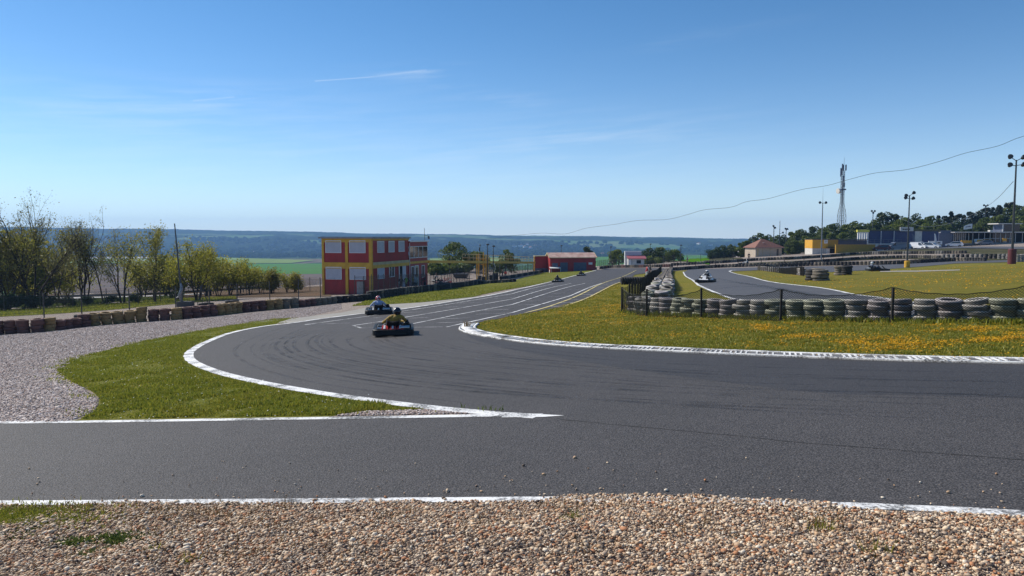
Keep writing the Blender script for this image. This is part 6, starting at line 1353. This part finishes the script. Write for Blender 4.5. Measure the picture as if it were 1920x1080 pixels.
def build_barriers():
    tyre_mats()
    M['scrub_roof'] = pmat('mossy_roof', (.12, .115, .06), (.09, .08, .05), .6, .95); M['maroon_drum'] = pmat('dark_red_drum', (.12, .02, .022), (.09, .016, .018), 2, .55); M['concrete_dark'] = pmat('stained_concrete', (.10, .095, .09), (.07, .065, .06), 4, .9)
    # wall along the left of the gravel bed, on past the cabins to the pit lane
    wp = smooth_path(G2([(-120, 637), (0, 627), (78, 622), (166, 611.5), (259, 603.7), (337, 598.5), (420, 590), (452, 586), (533, 578.7), (559, 576.5), (640, 567.6), (689, 563.5), (766, 551.5), (831, 543), (897, 532.5)]), 6)
    pts = along(wp, .60); POLY['wall_left'] = wp
    def colour(px):
        for lim, c, n in ((-50, 'maroon', 3), (75, 'maroon', 3), (98, 'yellow', 3), (145, 'maroon', 2), (168, 'maroon', 3), (222, 'yellow', 3), (240, 'yellow', 3), (280, 'yellow', 4), (314, 'maroon', 3), (337, 'yellow', 3), (398, 'maroon', 3), (452, 'yellow', 3), (497, 'maroon', 3), (533, 'yellow', 3), (559, 'tan', 3), (585, 'maroon', 2), (625, 'tan', 2), (690, 'dark', 2), (9999, 'dark', 3)):
            if px < lim: return c, n
    words = {'maroon': 'maroon painted', 'yellow': 'faded yellow', 'tan': 'dusty tan', 'dark': 'dark unpainted'}
    k = -1
    for i, (x, y) in enumerate(pts):
        c, n = colour(px_of(x, y)); k += px_of(x, y) >= -5
        if c == 'dark': lab = 'dark unpainted tyre stack in the wall between the cabins and the trackside lawn'
        elif px_of(x, y) < -5: lab = 'maroon painted tyre stack just outside the left edge of the view'
        else: lab = f'{words[c]} tyre stack, {ordn(max(k, 0))} from the left along the wall behind the gravel bed'
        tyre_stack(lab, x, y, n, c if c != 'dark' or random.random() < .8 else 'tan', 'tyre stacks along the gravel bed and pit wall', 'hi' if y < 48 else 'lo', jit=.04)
        if c != 'dark' and random.random() < .0: pass
    # loose second row lying behind
    for px, y, n, c in ((170, 604, 2, 'dark'), (150, 606, 2, 'dark'), (185, 602, 2, 'dark'), (430, 582, 3, 'dark'), (440, 581, 3, 'dark'), (380, 587, 3, 'dark'), (392, 586, 3, 'dark')):
        g = G(px, y); tyre_stack('low dark tyre stack lying loose behind the painted tyre wall', g.x, g.y, n, c, 'loose tyre stacks behind the gravel wall', 'lo')
    # taller pile beside the yellow tower and the spur in front
    for px, y, n in ((899, 527, 4), (906, 526.6, 3), (913, 526.2, 4), (920, 526, 4), (926, 525.6, 6), (931, 525.3, 6)):
        g = G(px, y); tyre_stack('tall dark tyre pile at the foot of the yellow stair tower' if n > 4 else 'dark tyre stack at the foot of the yellow stair tower', g.x, g.y, n, 'dark', 'tyre piles by the stair tower', 'lo')
    sp = along(G2([(900, 533), (930, 531.5), (966, 529)]), .62)
    for x, y in sp: tyre_stack('dusty tyre stack in the short spur in front of the stair tower', x, y, 2, 'tan' if random.random() < .5 else 'dark', 'spur of tyres before the stair tower', 'lo')
    stack_row_mesh('pit_tyre_wall', smooth_path(G2([(940, 525), (960, 521.5), (1007, 513), (1039, 508.5), (1075, 507), (1118, 506.5)]), 6), 3, ['dark', 'dark', 'tan'], .6)
    # near wall behind the net
    kn = ['pinkish', 'white', 'white', 'white', 'pinkish', 'green', 'green', 'green', 'pinkish', 'pinkish', 'white', 'white', 'green', 'green', 'green', 'green', 'white', 'pinkish', 'pinkish', 'white', 'pinkish', 'white', 'green', 'green', 'green', 'white', 'pinkish', 'white', 'green', 'white', 'white', 'green']
    wr = smooth_path(G2([(1190, 585), (1230, 588.5), (1330, 594), (1463, 598.5), (1672, 601.5), (1920, 603), (2150, 603)]), 6)
    cw = {'pinkish': 'pinkish grey', 'white': 'chalky white', 'green': 'greenish white'}
    for i, (x, y) in enumerate(along(wr, .612)):
        c = kn[i % len(kn)]
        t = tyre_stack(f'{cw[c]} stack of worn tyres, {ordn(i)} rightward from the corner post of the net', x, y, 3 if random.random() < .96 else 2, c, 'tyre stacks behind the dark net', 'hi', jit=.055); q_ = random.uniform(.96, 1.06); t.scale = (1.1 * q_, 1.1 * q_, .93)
        if random.random() < .5: list(kids(t))[-1].rotation_euler.x += random.choice((-.13, .12, .1))
    # two-wide wall running away from the corner
    wrr = smooth_path(G2([(1212, 577), (1222, 566), (1228, 556), (1233, 546), (1238, 534), (1243, 523), (1247, 515), (1251, 509.5)]), 6); P_ = np.array(wrr)
    near_part = [q for q in wrr if q[1] < 57]; far_part = [q for q in wrr if q[1] >= 56]
    for s in (0, 1):
        for i, (x, y) in enumerate(along(offset_path(np.array(near_part), -.68 * s), .64)):
            c = random.choice(['white', 'pinkish', 'tan', 'tan', 'pinkish', 'green'])
            t = tyre_stack('weathered pale tyre stack in the double wall running away from the net corner', x, y, 3 if random.random() < .7 else 2, c, 'double tyre wall running away from the corner', 'lo', jit=.1)
            for k in kids(t): k.rotation_euler.x += random.gauss(0, .14); k.rotation_euler.y += random.gauss(0, .12)
        stack_row_mesh('far_tyre_wall', [tuple(q) for q in offset_path(np.array(far_part), -.68 * s)], 3, ['tan', 'dark', 'pinkish', 'tan'], .63)
    g = G(1254, 519); tyre_stack('lone low tyre stack on the grass right of the double tyre wall', g.x, g.y, 3, 'tan', 'lone tyre stacks on the infield', 'lo')
    # far rows
    stack_row_mesh('end_tyre_wall', smooth_path(G2([(1126, 504.6), (1141, 502.6), (1176, 502), (1218, 501.5), (1260, 500.5)]), 5), 3, ['dark', 'tan', 'dark', 'maroon'])
    stack_row_mesh('outer_tyre_wall', smooth_path(G2([(1260, 498.5), (1352, 493.5), (1415, 489), (1482, 486.5), (1556, 482), (1605, 478), (1660, 477), (1705, 476.5), (1760, 476), (1812, 475.5)]), 6), 3, ['dark', 'tan', 'dark', 'white'])
    stack_row_mesh('inner_tyre_wall', smooth_path(G2([(1258, 508), (1334, 502.6), (1408, 500), (1464, 498), (1538, 492.5), (1600, 488), (1660, 485.5), (1707, 484.5), (1769, 485.5)]), 6), 3, ['dark', 'tan', 'dark', 'tan'])
    stack_row_mesh('white_tyre_row', smooth_path(G2([(1769, 485.6), (1830, 485.6), (1889, 486), (1940, 487)]), 6), 4, ['white', 'dark', 'white', 'dark'], .85)
    stack_row_mesh('lane_tyre_wall', smooth_path(G2([(1424, 502.5), (1470, 500.5), (1520, 498.5), (1609, 497), (1660, 496), (1700, 494.5), (1757, 491.5), (1798, 490), (1851, 490.5)]), 6), 3, ['dark', 'tan', 'dark', 'dark'])
    for i, (px, y) in enumerate(((1908, 492), (1915, 491.5))):
        g = G(px, y); tyre_stack('pale tyre stack standing just right of the dark red drum', g.x, g.y, 5, 'white', 'pale tyre stacks by the red drum', 'lo')
    for i, (x, y) in enumerate(along(smooth_path(G2([(1424, 506.5), (1440, 509), (1460, 511.5), (1480, 513.5), (1506, 517)]), 6), .62)):
        tyre_stack('grey tyre stack in the short netted barrier at the tip of the golden infield', x, y, 3, random.choice(['pinkish', 'white', 'tan']), 'short netted barrier on the infield', 'lo')
    # bundles of tyres strapped side by side
    def bundle(label, px, y, n, r, kind, ang=0.0, tilt=0):
        g = G(px, y); t = thing('tyre_bundle', label, 'tyre bundle', g, ang)
        for k in range(n):
            o = bpy.data.objects.new('tyre', TY['hi', kind]); COL.objects.link(o); setparent(o, t); s = r / .3; o.scale = (s, s, 1.05)
            o.location = ((k - (n - 1) / 2) * .215, random.uniform(-.01, .01), r * .98); o.rotation_euler = (random.uniform(0, 6), R(90), 0); o.rotation_mode = 'XYZ'
            o.matrix_basis = Matrix.Translation(o.location) @ Matrix.Rotation(R(90), 4, 'Y') @ Matrix.Rotation(random.uniform(0, 6.28), 4, 'Z') @ Matrix.Diagonal((s, s, 1.05, 1))
        mb = MB(); w = n * .215
        for q in (-.35, .35): mb.cyl((-w / 2, q * r, r), (w / 2, q * r, r), .012, n=5)
        mb.build('strap', M['dark_metal'], t); return t
    bundle('black row of tyres strapped side by side behind the netting corner', 1185, 533.5, 9, .34, 'dark', R(3))
    for px, y, n, c, rr, lab in ((1538, 527, 3, 'tan', 1.75, 'broad pale truck tyre stack in front of the group on the golden infield'), (1524, 526, 3, 'dark', 1.6, 'broad dark truck tyre stack left of the pale one on the golden infield'), (1533, 522.5, 3, 'tan', 1.7, 'broad truck tyre stack behind the pale one on the golden infield'),
                                (1575, 516.5, 3, 'tan', 1.5, 'left of two broad tyre stacks standing behind the group of three'), (1587, 516.2, 3, 'dark', 1.5, 'right of two broad tyre stacks standing behind the group of three')):
        g = G(px, y); tyre_stack(lab, g.x, g.y, n, c, 'broad tyre stacks on the golden infield', 'hi', r=rr, h=1.15)
    # ---------------- fences
    def wire_fence(name, label, path, spacing, h, posts_w, cell, wire, seg_net=True, lean=.02, mat='dark_metal'):
        t = thing(name, label, 'fence', on(*path[0][:2])); o0 = t.location; ps = along(path, spacing)
        for x, y in ps:
            z = Tz(x, y); mb = MB(); a = Vector((x, y, z - .2)) - o0; b = Vector((x + random.uniform(-lean, lean) * h, y, z + h * random.uniform(.97, 1.04))) - o0; mb.cyl(a, b, posts_w, posts_w * .9, 7); mb.build('post', M[mat], t)
        mb = MB(); q = along(path, cell); nv = int(h / cell)
        z = T(q[:, 0], q[:, 1]); n = len(q)
        A, B = [], []
        for i in range(n):
            for s in (1, -1):
                j = i + s * nv
                if 0 <= j < n: A.append((q[i, 0] - o0.x, q[i, 1] - o0.y, z[i] + .03 - o0.z)); B.append((q[j, 0] - o0.x, q[j, 1] - o0.y, z[j] + h * .96 - o0.z))
        strips(mb, A, B, wire)
        for hh in (.05, .5, .96):
            k = max(1, int(1 / cell)); idx = list(range(0, n, k)); A = [(q[i, 0] - o0.x, q[i, 1] - o0.y, z[i] + h * hh - o0.z) for i in idx]; strips(mb, A[:-1], A[1:], wire * 2)
        mb.build('wire_mesh', M['dark_metal'], t); return t
    fl = offset_path(np.array(along(wp, 1.5)), 1.0); fl = [tuple(p) for p in fl]
    wire_fence('wire_fence', 'tall thin-posted wire fence standing behind the painted tyre wall', [p for p in fl if p[1] < 56], 2.45, 1.9, .035, .12, .006)
    wire_fence('wire_fence', 'close-posted wire fence running in front of the red and yellow cabins', [p for p in fl if p[1] >= 56], 1.9, 1.9, .03, .16, .008)
    wire_fence('wire_fence', 'pit lane wire fence running behind the footbridge to the red garage', G2([(898, 524), (945, 521.5), (985, 514.5), (1007, 511), (1019, 508.5)]), 2.6, 1.9, .035, .2, .008)
    wire_fence('wire_fence', 'inner pit lane fence further back under the footbridge', G2([(846, 520), (890, 515), (940, 509), (1000, 503.5)]), 2.8, 1.9, .035, .2, .008)
    wire_fence('wire_fence', 'back fence between the gravel yard and the roadside trees', smooth_path(G2([(-60, 590), (60, 583), (130, 578), (250, 570.5), (330, 564), (420, 557.5), (500, 551), (560, 547.5), (606, 544.5)]), 5), 3.0, 1.8, .04, .2, .007)
    wire_fence('wire_fence', 'wire fence between the red garage and the white hut', G2([(1120, 499.5), (1150, 499), (1172, 498.5)]), 2.4, 1.8, .05, .3, .012)
    wire_fence('wire_fence', 'wire fence right of the white hut along the far yard', smooth_path(G2([(1212, 497.5), (1260, 496), (1300, 494), (1350, 490.5), (1385, 487.5)]), 5), 3.0, 2.0, .05, .3, .012)
    t = thing('guard_rail', 'dark guard rail along the road behind the roadside trees', 'guard rail', on(*G2([(-60, 569)])[0])); o0 = t.location; mb = MB(); rp = along(smooth_path(G2([(-60, 569), (100, 563.5), (200, 561), (300, 558.5), (400, 552.5), (530, 544.5)]), 5), 2.0)
    for (x0, y0), (x1, y1) in zip(rp[:-1], rp[1:]):
        a, b = on(x0, y0, .62) - o0, on(x1, y1, .62) - o0; mb.loft([[a + Vector((0, q, w)) for q, w in ((0, -.16), (.04, -.16), (.04, .16), (0, .16))], [b + Vector((0, q, w)) for q, w in ((0, -.16), (.04, -.16), (.04, .16), (0, .16))]])
    mb.build('rail', M['dark_metal'], t)
    for x, y in rp[::2]: mb = MB(); c = on(x, y) - o0; mb.box(c.x - .06, c.x + .06, c.y + .045, c.y + .15, c.z - .2, c.z + .75); mb.build('post', M['dark_metal'], t)
    # ---------------- dark netting on short posts
    def net_fence(label, posts, h, sag, cell, w, pr=.036):
        t = thing('net_fence', label, 'fence', on(*posts[0])); o0 = t.location.copy()
        for x, y in posts: mb = MB(); z = Tz(x, y) - o0.z; mb.cyl((x - o0.x, y - o0.y, z - .2), (x - o0.x + random.uniform(-.02, .02), y - o0.y, z + h * random.uniform(.98, 1.06)), pr, pr * .95, 10); mb.build('post', M['wood_post'], t)
        for a, b in zip(posts[:-1], posts[1:]):
            mb = MB(); net_panel(mb, on(*a), on(*b), h * .97, h * .97, sag, cell, w); mb.v = [(x - o0.x, y + .05 - o0.y, z - o0.z) for x, y, z in mb.v]; mb.build('net', M['net'], t)
        return t
    front = G2([(1166, 587), (1212, 595.5), (1315, 598), (1463, 604), (1672, 607), (1927, 609), (2200, 611)])
    net_fence('dark sagging net on short posts in front of the chalky tyre stacks', front, 1.02, .22, .075, .010, .04)
    side = smooth_path(G2([(1166, 586), (1178, 580), (1186, 572), (1195, 564), (1203, 556), (1210, 548), (1216, 540), (1222, 532), (1229, 523.5), (1235, 516.5), (1240, 511)]), 5)
    net_fence('close-posted dark net fence running away along the double tyre wall', [tuple(p) for p in along(side, 2.1)], 1.05, .08, .12, .007, .045)
    net_fence('short net fence round the tip of the golden infield', [tuple(p) for p in along(smooth_path(G2([(1421, 507.5), (1440, 510), (1460, 512.5), (1480, 515), (1508, 519)]), 5), 1.25)], .8, .05, .16, .006, .05)
    # low posts between the far rows
    t = thing('post_fence', 'line of short posts between the two far tyre walls', 'fence', on(*G2([(1300, 501)])[0])); o0 = t.location
    for x, y in along(smooth_path(G2([(1270, 503), (1334, 499), (1400, 496.5), (1464, 494), (1538, 489.5), (1620, 485), (1700, 483.5)]), 5), 4.2): mb = MB(); c = on(x, y) - o0; mb.cyl((c.x, c.y, c.z - .1), (c.x, c.y, c.z + 1.15), .06, n=7); mb.build('post', M['wood_post'], t)
def build_karts_people():
    def D(kt, label, mats, hm, **kw): return driver('person', label, kt.location.copy(), kt.rotation_euler[2], mats, M[hm], **kw)
    def mt(top, leg='navy', sl=None, skin='skin'): return [M[top], M[leg], M['black'], M[skin], M['hair'], M[sl or top]]
    def K(label, px, y, rz, shell, acc, group='rental karts on the track'): g = G(px, y); t = kart('kart', label, (g.x, g.y, g.z + .035), rz, M[shell], M[acc], group); return t
    a = K('nearest black kart with red rear cowls, seen from behind', 738, 627.5, R(8), 'black', 'kart_red'); D(a, 'kart driver in a mustard jacket and black helmet, leaning right', mt('mustard', skin='black'), 'helmet_black', lean=.13, tilt=.2, voxel=.009)
    b = K('second nearest black kart, leaving the bend beside the gravel', 711, 589.4, R(9), 'black', 'black'); D(b, 'kart driver in a pale blue shirt and red and white helmet', mt('lightblue', skin='black'), 'helmet_red', lean=-.03, tilt=-.15, voxel=.009)
    c = K('dark kart on the left edge of the straight, nearer of the far two', 1046, 530, R(-12), 'black', 'black'); D(c, 'dark-clothed kart driver on the straight, nearer of the far two', mt('shirt_dark', skin='black'), 'helmet_black')
    d = K('dark kart furthest along the straight', 1090, 518, R(-14), 'black', 'black'); D(d, 'dark-clothed kart driver furthest along the straight', mt('shirt_dark', skin='black'), 'helmet_black')
    e = K('white-fronted kart coming round the bend towards the net', 1323, 530.5, R(155), 'kart_white', 'kart_white'); D(e, 'kart driver in dark clothes and white helmet, facing the net', mt('shirt_dark', 'navy', 'shirt_white'), 'helmet_white')
    f = K('dark kart crossing side-on at the edge of the golden infield', 1645, 509.6, R(-98), 'black', 'black'); D(f, 'kart driver with a white helmet crossing the golden infield edge', mt('bluegrey', skin='black'), 'helmet_white')
    h = K('small dark kart with a white nose between the two far tyre walls', 1395, 495.5, R(70), 'kart_white', 'black'); D(h, 'kart driver in a white top between the two far tyre walls', mt('shirt_white'), 'helmet_black')
    K('parked red and white kart nearest to the row of red cones', 829, 532.5, R(-60), 'kart_white', 'kart_red', 'karts parked beside the cabins'); K('parked red kart behind the other parked kart by the cones', 823, 529, R(-50), 'kart_red', 'kart_white', 'karts parked beside the cabins')
    def S(label, px, y, rz, mats, pose='stand', s=1.0, stoop=0.0, d=None): g = G(px, y) if d is None else on((px - 960) / F * d, d); return standing('person', label, g, rz, mats, None, pose, None, s, .015, stoop)
    S('marshal in a lime vest standing before the cabin doorway', 762, 541.2, R(150), mt('hivis', sl='shirt_dark'), 'hips', d=79.5); S('person in a white shirt standing by the annex door', 779.5, 538.8, R(200), mt('shirt_white'), 'phone', d=81)
    S('person in a dark red top standing below the annex window', 796, 536.2, R(120), mt('shirt_red', sl='shirt_dark'), 'hold', .97, d=84); S('person in dark clothes with white gloves beside the parked karts', 816, 533, R(-100), mt('shirt_dark', sl='shirt_white'), 'hold', .95, .12); S('person in black standing in shade near the pale cones', 751, 543.6, R(170), mt('shirt_dark'), 'stand', .96, d=78)
    S('person in black behind the tyre wall holding a red board', 942, 523.2, R(-110), mt('shirt_dark'), 'hold', .93)
    g = G(942, 523.2); t = thing('board', 'small red board held by the person in black by the stair tower', 'board', g + Vector((.42, -.14, .95)), R(-20)); bx(t, 'plate', 'cone_red', (-.1, .36, -.02, .02, -.05, .33), b=.01); bx(t, 'handle', 'wood_post', (-.14, -.1, -.015, .015, -.12, .34))
    S('person in a red and white top at the fence by the black tyre row', 1212, 525.5, R(-70), mt('shirt_red', 'shirt_white', 'shirt_white'), 'hold', 1.0, .08); S('person in a black coat standing at the fence by the black tyre row', 1218, 524.5, R(110), mt('shirt_dark'), 'stand', 1.03)
    S('small dark-clothed person left of the pair near the white hut', 1142, 501.2, R(170), mt('shirt_dark'), 'stand', .72); S('dark-clothed person on the right of the pair near the white hut', 1148.5, 501.2, R(190), mt('shirt_dark'), 'hips', .75)
    S('dark-clothed person near the tan pavilion beyond the tyre walls', 1404, 488.5, R(160), mt('shirt_dark'), 'walk', 1.0); S('person in dark clothes by the yard fence right of the hut', 1289, 495.5, R(100), mt('shirt_dark', 'shirt_dark'), 'stand', .9)
    g = G(884, 515.5)
    p = P(864, 507, 124); t = thing('skip', 'dark metal skip standing on the yard beyond the fence', 'skip', (p.x, p.y, Tz(p.x, p.y)), R(-10)); mb = MB(); mb.loft([[(-1.0, -.6, .15), (1.0, -.6, .15), (1.0, .6, .15), (-1.0, .6, .15)], [(-1.25, -.7, .75), (1.25, -.7, .75), (1.25, .7, .75), (-1.25, .7, .75)]]); mb.build('tub', M['dark_metal'], t); bx(t, 'rim', 'grey_metal', (-1.3, 1.3, -.75, -.7, .68, .77), (-1.3, 1.3, .7, .75, .68, .77)); bx(t, 'skid', 'dark_metal', (-.9, .9, -.5, -.4, -.05, .15), (-.9, .9, .4, .5, -.05, .15))
def build_haze():
    m = bpy.data.materials.new('haze'); m.use_nodes = True; nt = m.node_tree; nt.nodes.remove(nt.nodes['Principled BSDF']); v = nt.nodes.new('ShaderNodeVolumePrincipled')
    v.inputs['Color'].default_value = (.31, .57, 1, 1); v.inputs['Density'].default_value = HAZE; v.inputs['Anisotropy'].default_value = .2
    nt.links.new(v.outputs[0], nt.nodes['Material Output'].inputs['Volume'])
    mb = MB(); mb.box(-5700, 5700, -1300, 5700, -85, 140); o = mb.build('haze', m); tag(o, kind='stuff')
HAZE = 1.4e-4
def build_objects():
    build_barriers(); build_trees(); build_buildings(); build_poles(); build_vehicles(); build_karts_people(); build_haze()
# ------------------------------------------------------------------ light, sky, camera
SUN_AZ = R(-60); SUN_EL = R(41)          # from the forward direction, towards the left
def clouds(nt, col, bg):
    # thin cirrus and two short contrails, placed by direction in the sky
    L = nt.links; tc = nt.nodes.new('ShaderNodeTexCoord'); sp_ = N(nt, 'ShaderNodeSeparateXYZ'); L.new(tc.outputs['Generated'], sp_.inputs[0])
    def mth(op, a, b=None, c=None):
        n = N(nt, 'ShaderNodeMath', operation=op)
        for i, v in enumerate((a, b, c)):
            if v is None: continue
            if isinstance(v, (int, float)): n.inputs[i].default_value = v
            else: L.new(v, n.inputs[i])
        return n.outputs[0]
    az = mth('ARCTAN2', sp_.outputs[0], sp_.outputs[1]); el = mth('ARCSINE', sp_.outputs[2])
    cb = N(nt, 'ShaderNodeCombineXYZ'); L.new(mth('MULTIPLY', az, 1.0), cb.inputs[0]); L.new(mth('MULTIPLY', el, 4.5), cb.inputs[1])
    rot = nt.nodes.new('ShaderNodeMapping'); rot.inputs['Rotation'].default_value = (0, 0, -.35); L.new(cb.outputs[0], rot.inputs['Vector'])
    st = nt.nodes.new('ShaderNodeMapping'); st.inputs['Scale'].default_value = (2.2, 6.5, 1); L.new(rot.outputs[0], st.inputs['Vector'])
    n1 = ramp(nt, noise(nt, st.outputs[0], 2.6, 6, .62), .42, .78)
    tot = None
    for px, py, la, lb, ang, amp in ((190, 205, .30, .035, .02, .13), (420, 182, .10, .012, .10, .2), (790, 133, .045, .008, .1, .35), (1100, 262, .14, .022, .10, .2), (1320, 70, .10, .008, .12, .08), (700, 300, .5, .06, .0, .12), (880, 172, .10, .012, -.15, .18)):
        r = ray(px, py); a0 = math.atan2(r[0], r[1]); e0 = math.asin(r[2] / np.linalg.norm(r)); da = mth('SUBTRACT', az, a0); de = mth('SUBTRACT', el, e0)
        u = mth('MULTIPLY_ADD', de, math.sin(ang) / la, mth('MULTIPLY', da, math.cos(ang) / la)); v = mth('MULTIPLY_ADD', de, math.cos(ang) / lb, mth('MULTIPLY', da, -math.sin(ang) / lb))
        g = mth('MULTIPLY', mth('EXPONENT', mth('MULTIPLY', mth('ADD', mth('MULTIPLY', u, u), mth('MULTIPLY', v, v)), -1)), amp); g = mth('MULTIPLY', g, n1)
        tot = g if tot is None else mth('ADD', tot, g)
    for (x0, y0, x1, y1, w, amp) in ((590, 152, 700, 144, .0007, .2), (700, 144, 800, 131, .0012, .09), (362, 189, 440, 182, .0010, .12), (1225, 80, 1395, 64, .0010, .0)):
        r0, r1 = ray(x0, y0), ray(x1, y1); a0, a1 = math.atan2(r0[0], r0[1]), math.atan2(r1[0], r1[1]); e0, e1 = math.asin(r0[2] / np.linalg.norm(r0)), math.asin(r1[2] / np.linalg.norm(r1))
        t = N(nt, 'ShaderNodeMapRange'); t.clamp = True; L.new(az, t.inputs[0]); t.inputs[1].default_value = a0; t.inputs[2].default_value = a1; t.inputs[3].default_value = 0; t.inputs[4].default_value = 1
        dv = mth('DIVIDE', mth('SUBTRACT', el, mth('MULTIPLY_ADD', t.outputs[0], e1 - e0, e0)), w)
        ins = mth('MULTIPLY', mth('GREATER_THAN', az, a0), mth('LESS_THAN', az, a1)); g = mth('MULTIPLY', mth('MULTIPLY', mth('EXPONENT', mth('MULTIPLY', mth('MULTIPLY', dv, dv), -1)), amp), ins); tot = mth('ADD', tot, g)
    tn = nt.nodes.new('ShaderNodeMix'); tn.data_type = 'RGBA'; tn.blend_type = 'MULTIPLY'; tn.inputs[0].default_value = 1; L.new(col, tn.inputs[6]); tn.inputs[7].default_value = (.95, 1.04, .965, 1)
    hs = nt.nodes.new('ShaderNodeHueSaturation'); hs.inputs['Saturation'].default_value = 1.13; L.new(tn.outputs[2], hs.inputs['Color'])
    veil = mth('MULTIPLY', mth('EXPONENT', mth('MULTIPLY', mth('ABSOLUTE', el), -13.0)), .92)
    c = mixc(nt, veil, hs.outputs[0], (6.1, 6.5, 6.1)); c = mixc(nt, tot, c, (6.6, 7.0, 7.4)); L.new(c, bg.inputs['Color'])
def build_light():
    w = bpy.data.worlds.new('World'); sc.world = w; w.use_nodes = True; nt = w.node_tree
    bg = nt.nodes['Background']; sky = nt.nodes.new('ShaderNodeTexSky'); sky.sky_type = 'NISHITA'; sky.sun_disc = False
    sky.sun_elevation = SUN_EL; sky.sun_rotation = SUN_AZ; sky.altitude = 150; sky.air_density = .62; sky.dust_density = .12; sky.ozone_density = 5.5
    clouds(nt, sky.outputs[0], bg); bg.inputs['Strength'].default_value = .1397
    l = bpy.data.lights.new('sun', 'SUN'); l.energy = 5.0; l.angle = R(.53); l.color = (1, .93, .82)
    o = bpy.data.objects.new('sun', l); COL.objects.link(o)
    d = Vector((math.sin(SUN_AZ) * math.cos(SUN_EL), math.cos(SUN_AZ) * math.cos(SUN_EL), math.sin(SUN_EL)))
    o.rotation_euler = d.to_track_quat('Z', 'Y').to_euler(); o.location = d * 60
def build_camera():
    c = bpy.data.cameras.new('camera'); c.sensor_width = 36; c.lens = 36 * F / 1920; c.clip_start = .1; c.clip_end = 20000
    o = bpy.data.objects.new('camera', c); COL.objects.link(o); o.location = (0, 0, CZ); o.rotation_euler = (math.pi / 2 - PITCH, 0, 0); sc.camera = o
def settings():
    sc.view_settings.view_transform = 'Standard'; sc.view_settings.look = 'None'; sc.view_settings.exposure = .13; sc.view_settings.gamma = 1
    sc.cycles.use_denoising = True; sc.cycles.max_bounces = 6; sc.cycles.transparent_max_bounces = 12; sc.cycles.volume_bounces = 1
def main():
    build_mats(); ground_mats(); build_ground(); build_cover()
    if 'build_objects' in globals(): build_objects()
    build_light(); build_camera(); settings()
main()
